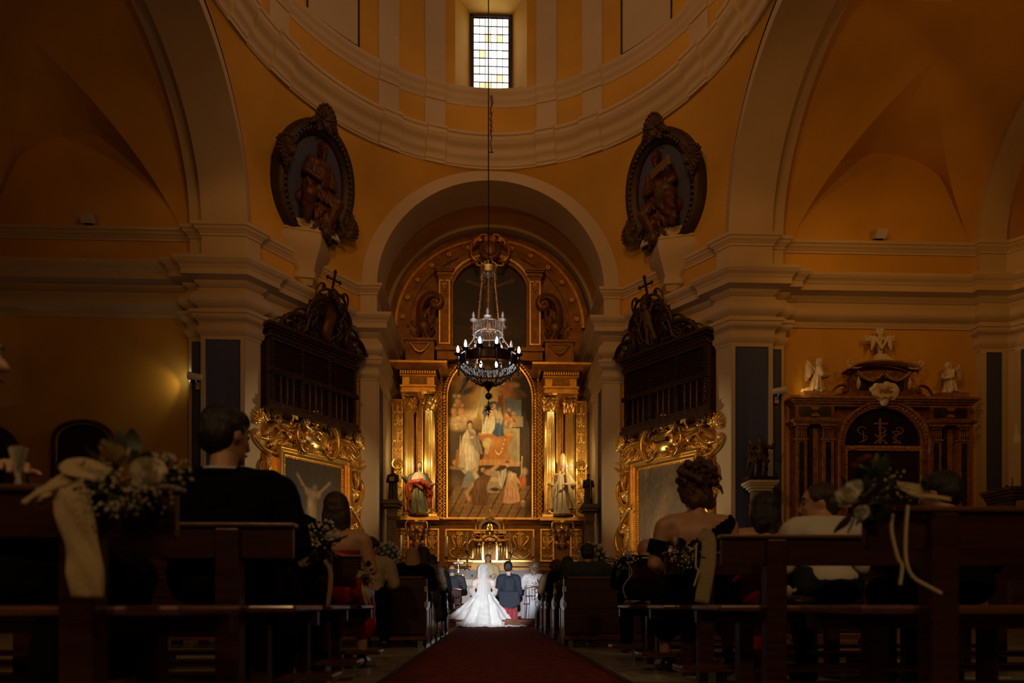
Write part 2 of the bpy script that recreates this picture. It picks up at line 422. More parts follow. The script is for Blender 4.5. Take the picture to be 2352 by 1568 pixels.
mb = MB(); mb.grid([[(RD*math.cos(p)*math.sin(2*PI*i/64), Y0+RD*math.cos(p)*math.cos(2*PI*i/64), 20.2+5.2*math.sin(p)) for i in range(64)] for p in [PI/2*j/10 for j in range(11)]], cu=True)
struct('ceiling_dome', mb, YELLOW)
# nave behind the photographer
mb = MB(); mb.grid([[(-14.5,-8,z),(-14.5,4,z)] for z in (0, 13.4)]); struct('wall_left_nave', mb, YELLOW, None, False)
mb = MB(); mb.grid([[(14.5,-8,z),(14.5,4,z)] for z in (0, 13.4)]); struct('wall_right_nave', mb, YELLOW, None, False)
mb = MB(); mb.grid([[(-14.5,-8,z),(14.5,-8,z)] for z in (0, 13.4)]); struct('wall_nave_back', mb, YELLOW, None, False)
mb = MB(); mb.grid([[(-14.5,y,13.4),(14.5,y,13.4)] for y in (-8, 6.7)]); struct('ceiling_nave', mb, YELLOW, None, False)
mb = MB(); mb.grid([[(sx*6.0,6.7,z),(sx*14.5,6.7,z)] for z in (13.2, 13.5) for sx in (1,)])
for sx in (-1, 1): mb.grid([[(sx*5.9,9.2,z),(sx*14.5,9.2,z)] for z in (ZS, 13.5)]); mb.grid([[(sx*5.9,y,13.4),(sx*14.5,y,13.4)] for y in (6.7, 9.3)])
struct('wall_nave_upper', mb, YELLOW, None, False)
for sx, side in ((-1, 'left'), (1, 'right')):
    mb = MB(); rows = [[(sx*x, y, z) for y, z in arc(3.42, 30)] for x in (13.3, 14.4)]; struct('ceiling_%s_transept_end' % side, mb.grid(rows), YELLOW)
    mb = MB(); mb.box(min(sx*14.38, sx*14.6), max(sx*14.38, sx*14.6), 4, 16.3, 0, 13.6); struct('wall_%s_end' % side, mb, YELLOW, None, False)
mb = MB(); mb.grid([[(-15,-8.5,z),(15,-8.5,z),(15,22.5,z),(-15,22.5,z)] for z in (-.3, 26)], cu=True); mb.grid([[(-15,y,26),(15,y,26)] for y in (-8.5, 22.5)]); struct('wall_outer_shell', mb, mat('leak_shell_brown', (.25,.14,.08), .9), None, False)  # unseen box added around the building to stop sky light leaking in
# ---------------------------------------------------------------- window with leaded panes (drum, behind the altar)
def make_window(k, n):
    a = PI/2*k; root = bpy.data.objects.new('window_%d' % n, None); COL.objects.link(root); root['kind'] = 'structure'
    root.location = (math.sin(a)*(RD+.46), Y0+math.cos(a)*(RD+.46), 0); root.rotation_euler = (0, 0, -a)
    W, z0, z1 = .575, WZ0, WZ1
    fr = MB()
    fr.box(-W-.03,-W+.03,-.05,.05,z0,z1); fr.box(W-.03,W+.03,-.05,.05,z0,z1); fr.box(-W-.03,W+.03,-.05,.05,z0-.03,z0+.04); fr.box(-W-.03,W+.03,-.05,.05,z1-.04,z1+.03)
    fo = fr.build('window_frame', mat('window_iron', (.05,.045,.07), .5), root, False); fo['kind'] = 'structure'
    b = MB(); b.box(-W,W,-.04,.04,z0+.04,z0+.30); q = b.build('dark_sill_panel', mat('dark_glass_panel', (.05,.035,.03), .4), root, False)
    nx, nz = 6, 9; gx = 2*(W-.05)/nx; zb = z0+.30; gz = (z1-.06-zb)/nz
    ld = MB()
    for i in range(nx+1): x = -W+.05+gx*i; ld.box(x-.009,x+.009,-.02,.02,zb,z1-.05)
    for j in range(nz+1): z = zb+gz*j; ld.box(-W+.05,W-.05,-.02,.02,z-.011,z+.011)
    ld.build('leading', mat('window_lead', (.035,.03,.025), .6), root, False)
    pm = {}
    for key, c, e in (('clear', (1,.95,.82), 3.2), ('pale', (1,.88,.62), 2.0), ('amber', (1,.72,.34), 1.5), ('white', (1,1,.95), 4.5)):
        pm[key] = mat('daylit_pane_'+key, (.8,.8,.8), .3, emit=c, estr=e)
    rnd = random.Random(3+k); meshes = {}
    for key in pm:
        t = MB(); t.box(-gx/2+.008,gx/2-.008,-.006,.006,-gz/2+.01,gz/2-.01)
        o = t.build('pane', pm[key], root, False); meshes[key] = o.data; bpy.data.objects.remove(o)
    amb = {(1,0),(2,0),(1,1),(4,1),(5,1),(1,5),(2,6),(4,6),(0,4),(1,4)}
    for j in range(nz):
        for i in range(nx):
            key = 'amber' if (i, j) in amb and rnd.random() < .6 else rnd.choice(['clear','clear','white','white','pale'])
            o = bpy.data.objects.new('pane', meshes[key]); COL.objects.link(o); o.parent = root
            o.location = (-W+.05+gx*(i+.5), 0, zb+gz*(j+.5))
for n, k in enumerate((0, 1, 2, 3)): make_window(k, n+1)
# ---------------------------------------------------------------- floor
def floor_mat():
    m = mat('polished_marble_slabs', (.40,.37,.27), .16, var=.25, vscale=2.5, bump=.02, bscale=3)
    return m
FLOOR = floor_mat(); FJ = mat('floor_joint', (.06,.05,.04), .7)
mb = MB(); mb.box(-14.6,14.6,-8.2,12.9,-.25,-.006); fl = struct('floor', mb, FJ, None, False)
t = MB(); t.box(-.297,.297,-.297,.297,-.05,0); slab = t.build('slab', FLOOR, fl, False); slab_me = slab.data; bpy.data.objects.remove(slab)
cnt = 0
for i in range(-12, 13):
    for j in range(2, 22):
        x, y = .3+i*.6-.3, .3+j*.6-.3
        if y > 12.6 or abs(x) > .45*y+1.2 or (abs(x) < .5): continue
        if cnt > 290: continue
        o = bpy.data.objects.new('slab', slab_me); COL.objects.link(o); o.parent = fl; o.location = (x, y, 0); cnt += 1
mb = MB(); mb.box(-14.6,14.6,-8.2,12.6,-.03,-.004); o = mb.build('slab_remainder', FLOOR, fl, False); o['kind'] = 'stuff'
RED_M = mat('red_marble', (.17,.06,.032), .6, spec=.15, var=.35, vscale=6)
mb = MB(); mb.box(-14.6,14.6,12.9,15.2,-.2,.15); struct('floor_sanctuary', mb, RED_M, None, False)
mb = MB(); mb.box(-6,6,12.86,12.96,.11,.155); mb2 = trim(mb, RED_M)
mb = MB(); mb.box(-14.6,14.6,15.2,21.7,-.2,.155); struct('floor_chancel', mb, RED_M, None, False)
# ---------------------------------------------------------------- carpet
def carpet():
    m = bpy.data.materials.new('red_patterned_carpet'); m.use_nodes = True; nt = m.node_tree; b = nt.nodes['Principled BSDF']
    b.inputs['Roughness'].default_value = .95; b.inputs['Specular IOR Level'].default_value = .1
    tc = nt.nodes.new('ShaderNodeTexCoord')
    def ramp(fac, stops):
        r = nt.nodes.new('ShaderNodeValToRGB'); r.color_ramp.interpolation = 'CONSTANT'
        while len(r.color_ramp.elements) < len(stops): r.color_ramp.elements.new(.5)
        for e, (p, c) in zip(r.color_ramp.elements, stops): e.position = p; e.color = (*c, 1)
        nt.links.new(fac, r.inputs[0]); return r.outputs[0]
    v = nt.nodes.new('ShaderNodeTexVoronoi'); v.inputs['Scale'].default_value = 5.2; v.inputs['Randomness'].default_value = .35
    nt.links.new(tc.outputs['Object'], v.inputs['Vector'])
    c1 = ramp(v.outputs['Distance'], [(0,(.05,.035,.022)),(.16,(.19,.027,.014)),(.42,(.03,.018,.018)),(.5,(.16,.02,.012))])
    v2 = nt.nodes.new('ShaderNodeTexVoronoi'); v2.inputs['Scale'].default_value = 17; v2.inputs['Randomness'].default_value = .8
    nt.links.new(tc.outputs['Object'], v2.inputs['Vector'])
    c2 = ramp(v2.outputs['Distance'], [(0,(.025,.02,.02)),(.25,(.17,.02,.012)),(.5,(.22,.06,.027))])
    mx = nt.nodes.new('ShaderNodeMixRGB'); mx.inputs[0].default_value = .5
    nt.links.new(c1, mx.inputs[1]); nt.links.new(c2, mx.inputs[2]); nt.links.new(mx.outputs[0], b.inputs['Base Color'])
    n = nt.nodes.new('ShaderNodeTexNoise'); n.inputs['Scale'].default_value = 300; nt.links.new(tc.outputs['Object'], n.inputs['Vector'])
    bp = nt.nodes.new('ShaderNodeBump'); bp.inputs['Strength'].default_value = .6; bp.inputs['Distance'].default_value = .01
    nt.links.new(n.outputs[0], bp.inputs['Height']); nt.links.new(bp.outputs[0], b.inputs['Normal'])
    return m
cp = thing('carpet', 'long dark red oriental patterned carpet running up the aisle', 'carpet', (.08, 0, 0))
mb = MB(); rows = []
for i in range(90):
    y = -1.5+14.35*i/89
    rows.append([(-.72+1.44*j/12+.006*math.sin(y*2.2), y, .001+(.008 if 0 < j < 12 else 0)+.0015*math.sin(y*5+j)) for j in range(13)])
mb.grid(rows); mb.build('field', carpet(), cp)
mb = MB()
for s_ in (-1, 1): mb.box(s_*.72-.02, s_*.72+.02, -1.5, 12.85, .002, .013)
mb.build('selvedge', mat('carpet_selvedge', (.05,.012,.01), .95), cp, False)
# ================================================================== carved ornament (shared meshes, facing -Y)
def scroll_path(kind, n=46):
    x = z = 0.; h = 0.; pts = []
    for i in range(n):
        s = i/(n-1); e = abs(2*s-1)
        if kind == 'c': k = 2.0 + 80*max(0, e-.35)**2.2
        elif kind == 's': k = (1 if s > .5 else -1)*(2.4 + 80*max(0, e-.35)**2.2)
        else: k = 1.2 + 34*s**3.2                        # volute: one rolled end
        h += k/n*1.25; x += math.cos(h)/n; z += math.sin(h)/n; pts.append((x, z))
    ax = [p[0] for p in pts]; az = [p[1] for p in pts]
    cx, cz = (max(ax)+min(ax))/2, (max(az)+min(az))/2; L = max(max(ax)-min(ax), max(az)-min(az))
    a = math.atan2(pts[-1][1]-pts[0][1], pts[-1][0]-pts[0][0]); c, s_ = math.cos(-a), math.sin(-a)
    q = [((p[0]-cx)/L, (p[1]-cz)/L) for p in pts]
    return [(u*c-v*s_, u*s_+v*c) for u, v in q]
def orn_mesh(kind):
    mb = MB()
    if kind in ('c', 's', 'v'):
        pts = scroll_path(kind); n = len(pts)
        rs = [.035+.055*math.sin(PI*(i/(n-1)))**.7 for i in range(n)]
        mb.tube([(x, -.05-.05*math.sin(PI*i/(n-1)), z) for i, (x, z) in enumerate(pts)], rs, 8)
        mb.tube([(x*1.0, -.11-.06*math.sin(PI*i/(n-1)), z) for i, (x, z) in enumerate(pts)][4:-4], [r*.35 for r in rs][4:-4], 6)
        for (x, z) in (pts[0], pts[-1]) if kind != 'v' else (pts[-1],): mb.ell((x, -.07, z), (.075, .06, .075), 10, 6)
    elif kind == 'shell':
        N = 9
        for i in range(N):
            a = math.radians(-78+156*i/(N-1)); L = .46*(1-.12*abs(math.sin(a)))
            R = Matrix.Rotation(a, 3, 'Y')
            mb.ell(R @ Vector((0,-.05,L*.58)), (.058, .075, L*.50), 8, 7, R)
            mb.ell(R @ Vector((0,-.08,L*.95)), (.072, .06, .055), 8, 5, R)
        mb.ell((0,-.06,0), (.09,.08,.08), 10, 6)
    elif kind == 'leaf':
        for i in range(7):
            t = i/6; z = -.45+.9*t; wd = .2*math.sin(PI*(.15+.8*(1-t)))
            for s_ in (-1, 1):
                R = Matrix.Rotation(s_*math.radians(48-20*t), 3, 'Y')
                mb.ell(Vector((s_*wd*.5, -.04-.08*math.sin(PI*t), z)), (.05, .045, wd*.62+.03), 7, 5, R)
        mb.tube([(0,-.06-.08*math.sin(PI*t),-.48+1.0*t) for t in [i/8 for i in range(9)]], [.008,.03,.04,.04,.038,.034,.028,.02,.006], 7)
    elif kind == 'rosette':
        for i in range(8):
            a = 2*PI*i/8; R = Matrix.Rotation(a, 3, 'Y')
            mb.ell(R @ Vector((0,-.05,.27)), (.11, .06, .2), 8, 5, R)
        mb.ell((0,-.09,0), (.13,.1,.13), 10, 6)
    elif kind == 'urn':
        mb.lathe([(.0,0),(.16,0),(.16,.05),(.07,.1),(.06,.17),(.14,.26),(.22,.40),(.24,.5),(.2,.58),(.11,.63),(.15,.68),(.13,.72),(0,.74)], 14)
        for i in range(5):
            a = 2*PI*i/5; mb.tube([(.07*math.cos(a),.07*math.sin(a),.7),(.11*math.cos(a+.4),.11*math.sin(a+.4),.85),(.03*math.cos(a+1),.03*math.sin(a+1),1.05)], [.05,.06,.008], 6)
    elif kind == 'cherub':
        mb.ell((0,-.12,.05), (.17,.16,.2), 12, 9); mb.ell((0,-.27,.0), .035, 8, 5)
        for s_ in (-1, 1):
            mb.ell((s_*.07,-.24,-.03), .05, 8, 5)
            for i in range(4):
                R = Matrix.Rotation(s_*math.radians(60+18*i), 3, 'Y'); mb.ell(R @ Vector((0,-.05,.3-.02*i)), (.06,.035,.22), 8, 5, R)
        for i in range(9):
            a = PI*i/8; mb.ell((.17*math.cos(a),-.13,.12+.14*math.sin(a)), .06, 7, 5)
    return mb
_orn = {}
def orn(parent, kind, x, y, z, size, ang=0, flip=1, m=None, name=None, depth=1.):
    m = m or GOLD; key = (kind, m.name); nm = name or {'c':'scroll','s':'scroll','v':'volute','shell':'shell','leaf':'acanthus_leaf','rosette':'rosette','urn':'urn','cherub':'cherub_head'}[kind]
    if key not in _orn:
        o = orn_mesh(kind).build(nm, m, None, True, 60); _orn[key] = o.data; bpy.data.objects.remove(o)
    o = bpy.data.objects.new(nm, _orn[key]); COL.objects.link(o); o.parent = parent
    o.location = (x, y, z); o.rotation_euler = (0, -math.radians(ang), 0); o.scale = (size*flip, size*depth, size)
    return o
# ------------------------------------------------------------------ pictures (flat paint on canvas)
class Canvas:
    def __init__(s, w, h, asp, base):
        s.w, s.h = w, h; s.c = np.zeros((h, w, 3)); s.c[:] = base
        yy, xx = np.mgrid[0:h, 0:w]; s.x = (xx+.5)/w; s.y = (yy+.5)/h*asp; s.asp = asp
    def _mix(s, a, col, amt): s.c += (np.array(col)-s.c)*(np.clip(a, 0, 1)*amt)[..., None]
    def blob(s, x, y, rx, ry, col, ang=0, soft=.5, amt=1.):
        c, n = math.cos(math.radians(ang)), math.sin(math.radians(ang)); dx = s.x-x; dy = s.y-y
        d = np.sqrt(((dx*c+dy*n)/rx)**2+((-dx*n+dy*c)/ry)**2); s._mix((1-d)/max(soft, .02)+.0, col, amt); return s
    def poly(s, pts, col, amt=1., soft=.006):
        d = np.full(s.x.shape, 1e9); ins = np.zeros(s.x.shape, bool); n = len(pts)
        for i in range(n):
            x0, y0 = pts[i]; x1, y1 = pts[(i+1) % n]; ex, ey = x1-x0, y1-y0
            t = np.clip(((s.x-x0)*ex+(s.y-y0)*ey)/(ex*ex+ey*ey+1e-12), 0, 1)
            d = np.minimum(d, np.hypot(s.x-x0-t*ex, s.y-y0-t*ey))
            cnd = ((y0 > s.y) != (y1 > s.y)); cr = (x1-x0)*(s.y-y0)/(y1-y0+1e-12)+x0; ins ^= cnd & (s.x < cr)
        s._mix(np.where(ins, .5+d/soft*.5, .5-d/soft*.5), col, amt); return s
    def line(s, pts, wd, col, amt=1.):
        for (x0, y0), (x1, y1) in zip(pts[:-1], pts[1:]):
            ex, ey = x1-x0, y1-y0; t = np.clip(((s.x-x0)*ex+(s.y-y0)*ey)/(ex*ex+ey*ey+1e-12), 0, 1)
            d = np.hypot(s.x-x0-t*ex, s.y-y0-t*ey); s._mix(1.4-d/wd, col, amt)
        return s
    def noise(s, amp, n, seed=1):
        r = np.random.RandomState(seed); g = r.rand(n, n)
        u = s.x*(n-1.001); v = s.y/s.asp*(n-1.001); i = u.astype(int); j = v.astype(int); fu = u-i; fv = v-j
        q = g[j, i]*(1-fu)*(1-fv)+g[j, i+1]*fu*(1-fv)+g[j+1, i]*(1-fu)*fv+g[j+1, i+1]*fu*fv
        s.c *= (1+amp*(q-.5)*2)[..., None]; return s
def picture(name, cv, x0, x1, z0, z1, y, parent, ztop=None, m=None, rough=.45):
    nx, nz = cv.w, cv.h; me = bpy.data.meshes.new(name); vs = []; cols = []
    for j in range(nz+1):
        for i in range(nx+1):
            u = i/nx; x = x0+(x1-x0)*u; zt = ztop(x) if ztop else z1; z = z0+(zt-z0)*j/nz
            vs.append((x, y, z)); v = (z-z0)/(z1-z0)
            c = cv.c[min(nz-1, max(0, int(v*nz))), min(nx-1, int(u*nx))]; cols.extend((*np.clip(c, 0, 1), 1))
    fs = [(j*(nx+1)+i, j*(nx+1)+i+1, (j+1)*(nx+1)+i+1, (j+1)*(nx+1)+i) for j in range(nz) for i in range(nx)]
    me.from_pydata(vs, [], fs); at = me.color_attributes.new('Paint', 'FLOAT_COLOR', 'POINT'); at.data.foreach_set('color', cols)
    me.materials.append(mat('oil_paint', (.5,.5,.5), rough, attr='Paint', bump=.08, bscale=60)); o = bpy.data.objects.new(name, me); COL.objects.link(o); o.parent = parent; return o
# ------------------------------------------------------------------ draped cloth: stacked, fluted rings
def loft(mb, rows, folds=9, seg=64, sub=4, seed=0, tw=.0, sharp=1., close_top=False, a0=0., a1=2*PI, close_bot=False):
    r = random.Random(seed); ph = [r.uniform(0, 6.28) for _ in range(4)]
    full = abs(a1-a0-2*PI) < 1e-6; out = []; R = [tuple(q)+(0.,)*(6-len(q)) for q in rows]; n = len(R)
    def cr(a, b, c, d, t): return .5*((2*b)+(-a+c)*t+(2*a-5*b+4*c-d)*t*t+(-a+3*b-3*c+d)*t*t*t)
    for i in range(n-1):
        for k in range(sub + (1 if i == n-2 else 0)):
            t = k/sub; q = [cr(R[max(0,i-1)][m_], R[i][m_], R[i+1][m_], R[min(n-1,i+2)][m_], t) for m_ in range(6)]
            cx, cy, cz, rx, ry, am = q; h = (i+t)/(n-1); row = []
            for j in range(seg if full else seg+1):
                th = a0+(a1-a0)*j/seg; f = math.sin(folds*th+ph[0]+tw*h*6)+.5*math.sin((folds*1.7//1)*th+ph[1]-tw*h*4+h*2)+.35*math.sin((folds//2+1)*th+ph[2]+h*3)
                f = f/1.6; f = math.copysign(abs(f)**sharp, f)
                row.append((cx+(rx+am*f)*math.cos(th), cy+(ry+am*f)*math.sin(th), cz))
            out.append(row)
    if close_bot: z = out[0]; c = tuple(sum(p[i] for p in z)/len(z) for i in range(3)); out.insert(0, [c]*len(z))
    if close_top: z = out[-1]; c = tuple(sum(p[i] for p in z)/len(z) for i in range(3)); out.append([c]*len(z))
    return mb.grid(out, cu=full)
from mathutils import noise as mnoise
def crease(o, amp, sc=(8,8,8), seed=0):
    me = o.data; me.update(); ns = [v.normal.copy() for v in me.vertices]
    for v, n_ in zip(me.vertices, ns):
        p = Vector((v.co.x*sc[0]+seed*3.1, v.co.y*sc[1], v.co.z*sc[2])); q = mnoise.noise(p); v.co += n_*amp*(1-2*abs(q))
    return o
# ================================================================== the high altarpiece
CX = -.04
def hx(d, Y): return d*Y/F_PX
def hz(py, Y): return .46+(1388-py)*Y/F_PX
AL = thing('altarpiece', 'tall gilded altarpiece with fluted columns and an arched painting filling the chancel', 'altarpiece', (CX, 0, 0))
def part(mb, name, m=GOLD, parent=None, smooth=True, ang=40): return mb.build(name, m, parent or AL, smooth, ang)
def halfarc(rx, rz, zc, n=40): return [(rx*math.cos(PI*i/n), zc+rz*math.sin(PI*i/n)) for i in range(n+1)]
# back panelling
bk = [(3.34, .2), (3.34, ZS)] + halfarc(3.34, 3.10, ZS)[1:-1] + [(-3.34, ZS), (-3.34, .2)]
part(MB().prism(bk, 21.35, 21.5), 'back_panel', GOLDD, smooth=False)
# rim mouldings of the lunette
for r0, r1, y, m in ((3.33, 3.18, 21.18, GOLDD), (3.18, 3.10, 21.24, GOLD), (2.78, 2.70, 21.28, GOLDD)):
    o = part(MB().frame([(r0*c, ZS+r0*.93*s) for c, s in [(math.cos(PI*i/48), math.sin(PI*i/48)) for i in range(49)]],
                        [(r1*c, ZS+r1*.93*s) for c, s in [(math.cos(PI*i/48), math.sin(PI*i/48)) for i in range(49)]], y, 21.4, False), 'rim_moulding', m)
for i in range(13):
    a = PI*(i+.5)/13
    if abs(a-PI/2) < .2: continue
    orn(AL, 'rosette', 2.95*math.cos(a), 21.3, ZS+2.76*math.sin(a), .22, 0, 1, GOLD)
# --- predella (base storey)
YB = 20.75
def pbox(d0, d1, y0, y1, Yf, Yb, name, m=GOLD, both=True):   # pixel half distances and rows at depth Yf
    out = []
    for s_ in ((-1, 1) if both else (1,)):
        mb = MB(); x0, x1 = sorted((s_*hx(d0, Yf), s_*hx(d1, Yf))); mb.box(x0, x1, Yf, Yb, hz(y1, Yf), hz(y0, Yf)); out.append(part(mb, name, m, smooth=False))
    return out
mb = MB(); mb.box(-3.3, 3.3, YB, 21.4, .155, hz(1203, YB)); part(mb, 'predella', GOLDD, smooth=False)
def hmould(prof, xs, name, m=GOLD):     # moulding run along a front line list of (x, y)
    mb = MB(); pts = xs; rows = []
    nor = []
    for i in range(len(pts)-1):
        d = (Vector(pts[i+1])-Vector(pts[i])).normalized(); nor.append(Vector((d.y, -d.x)))
    for i in range(len(pts)):
        m_ = nor[0] if i == 0 else nor[-1] if i == len(pts)-1 else (nor[i-1]+nor[i])/(1+nor[i-1].dot(nor[i]))
        rows.append([(pts[i][0]+m_.x*o, pts[i][1]+m_.y*o, z) for o, z in prof])
    return part(mb.grid(rows), name, m)
zt = hz(1190, YB)
plan = [(-3.32,YB),(-2.95,YB),(-2.95,YB-.12),(-1.72,YB-.12),(-1.72,YB),(1.72,YB),(1.72,YB-.12),(2.95,YB-.12),(2.95,YB),(3.32,YB)]
hmould([(0,zt-.22),(.04,zt-.20)]+[(.05+.09*math.sin(PI/2*i/4),zt-.17+.08*i/4) for i in range(5)]+[(.17,zt-.06),(.17,zt),(0,zt+.02)], plan, 'predella_cornice', GOLD)
zb = hz(1300, YB)
hmould([(0,zb-.16),(.10,zb-.14),(.10,zb-.06)]+[(.10-.07*i/4,zb-.05+.05*math.sin(PI/2*i/4)) for i in range(5)], plan, 'predella_plinth', GOLDD)
DW = mat('red_brown_wood', (.10,.035,.015), .4, bump=.1, bscale=10, var=.3, vscale=4)
mb = MB(); mb.box(-3.0, 3.0, YB-.16, YB, .155, zb-.2); part(mb, 'plinth_panel', DW, smooth=False)
for s_ in (-1, 1):
    for d0, d1 in ((34, 105), (112, 150), (180, 214)):      # raised panels with relief scrolls
        x0, x1 = s_*hx(d0+3, YB), s_*hx(d1-3, YB); x0, x1 = min(x0, x1), max(x0, x1); z0, z1 = hz(1290, YB), hz(1215, YB); yf = YB-(.12 if d0 > 110 else 0)
        mb = MB(); mb.frame([(x0,z0),(x1,z0),(x1,z1),(x0,z1)], [(x0+.05,z0+.05),(x1-.05,z0+.05),(x1-.05,z1-.05),(x0+.05,z1-.05)], yf-.05, yf+.02); part(mb, 'panel_frame', GOLD)
        mb = MB(); mb.box(x0+.05,x1-.05,yf-.012,yf+.02,z0+.05,z1-.05); part(mb, 'panel', GOLDP, smooth=False)
        cx = (x0+x1)/2; cz = (z0+z1)/2; w_ = x1-x0
        for k in (-1, 1):
            orn(AL, 's', cx+k*w_*.2, yf-.02, cz+.08, .42*min(1, w_/.5), 80, k, GOLD, depth=.4)
            orn(AL, 'c', cx+k*w_*.18, yf-.02, cz-.28, .30*min(1, w_/.5), 30*k, k, GOLD, depth=.4)
        orn(AL, 'leaf', cx, yf-.02, cz+.1, .5, 0, 1, GOLD, depth=.4); orn(AL, 'shell', cx, yf-.02, cz+.33, .3, 0, 1, GOLD, depth=.5)
    # carved bracket under each statue
    x = s_*hx(166, 20.5); z = hz(1197, 20.5)
    mb = MB(); mb.lathe([(0,0),(.36,0),(.36,-.06),(.30,-.09),(.27,-.16),(.20,-.3),(.13,-.5),(.09,-.7),(.05,-.8),(0,-.84)], 16, (x, YB-.22, z)); br = part(mb, 'statue_bracket', GOLD)
    for k in (-1, 1):
        orn(AL, 'c', x+k*.2, YB-.4, z-.25, .4, 70*k, k, GOLDB); orn(AL, 'v', x+k*.11, YB-.38, z-.6, .3, -60*k, k, GOLDB)
    orn(AL, 'cherub', x, YB-.42, z-.28, .5, 0, 1, GOLDB); orn(AL, 'leaf', x, YB-.36, z-.68, .4, 180, 1, GOLDB)
# --- columns
def column_meshes():
    R, H = .175, 1.0
    seg = 96; sh = MB(); rows = []
    for j in range(9):
        t = j/8; r = R*(1-.14*t*t); rows.append([(r*(1-.085*abs(math.sin(12*2*PI*i/seg))**.6)*math.cos(2*PI*i/seg), r*(1-.085*abs(math.sin(12*2*PI*i/seg))**.6)*math.sin(2*PI*i/seg), t) for i in range(seg)])
    sh.grid(rows, cu=True)
    ba = MB(); ba.box(-.25,.25,-.25,.25,0,.07)
    ba.lathe([(.24,.07)]+[(.225+.03*math.sin(PI*i/6),.07+.08*i/6) for i in range(7)]+[(.195,.165),(.195,.2)]+[(.19+.022*math.sin(PI*i/5),.2+.05*i/5) for i in range(6)]+[(.175,.265)], 24)
    ca = MB(); ca.lathe([(.152,0),(.17,.01),(.17,.03),(.15,.045),(.15,.1),(.165,.25),(.2,.40),(.23,.46)], 20)
    for ring, (n, z, r, h) in enumerate(((8,.10,.165,.17),(8,.22,.175,.2))):
        for i in range(n):
            a = 2*PI*(i+.5*ring)/n; c, s_ = math.cos(a), math.sin(a)
            pts = [(c*(r+.0), s_*(r+.0), z-.06), (c*(r+.02), s_*(r+.02), z+h*.5), (c*(r+.07), s_*(r+.07), z+h*.85), (c*(r+.10), s_*(r+.10), z+h*.78)]
            ca.tube(pts, [.045,.05,.042,.02], 6)
    for i in range(4):
        a = PI/4+PI/2*i; c, s_ = math.cos(a), math.sin(a)
        pv = [(c*(.19+.085*math.cos(t)*(1-t/9)+.05), s_*(.19+.085*math.cos(t)*(1-t/9)+.05), .42+.075*math.sin(t)*(1-t/9)) for t in [k*.5 for k in range(17)]]
        ca.tube(pv, [.028-.0009*k for k in range(17)], 6); ca.ell((c*.27, s_*.27, .42), .04, 8, 6)
    ab = MB(); pl = []
    for i in range(4):
        a = PI/4+PI/2*i
        for da, rr in ((-.09, .36), (.09, .36)): pl.append((math.cos(a+da)*rr, math.sin(a+da)*rr))
        am = a+PI/4; pl.append((math.cos(am)*.22, math.sin(am)*.22))
    n = len(pl); ab._add([(x, y, .49) for x, y in pl]+[(x, y, .56) for x, y in pl], [list(range(n))[::-1], list(range(n, 2*n))]+[(i, (i+1) % n, (i+1) % n+n, i+n) for i in range(n)])
    ab.ell((0,-.25,.52), .05, 8, 6)
    return sh, ba, ca, ab
_c = [m.build(nm, mm, None, True, 50) for m, nm, mm in zip(column_meshes(), ('shaft','base','capital','abacus'), (GOLDB, GOLDB, GOLDB, GOLDB))]
z0c = hz(1188, 20.55); z1c = hz(907, 20.55)
for s_ in (-1, 1):
    for d, Yc, k in ((183, 20.75, .93), (138, 20.55, 1.05)):
        e = bpy.data.objects.new('column', None); COL.objects.link(e); e.parent = AL
        e.location = (s_*hx(d, Yc), Yc, 0); e.scale = (k, k, 1)
        dup(_c[1], e, (0,0,z0c)); dup(_c[0], e, (0,0,z0c+.26), sc=(1,1,z1c-z0c-.26-.56)); dup(_c[2], e, (0,0,z1c-.56)); dup(_c[3], e, (0,0,z1c-.56))
for o in _c: bpy.data.objects.remove(o)
# shelf the columns stand on
for s_ in (-1, 1):
    mb = MB(); mb.box(min(s_*1.62,s_*3.05), max(s_*1.62,s_*3.05), 20.3, 21.4, z0c-.12, z0c); part(mb, 'column_plinth', GOLD, smooth=False)
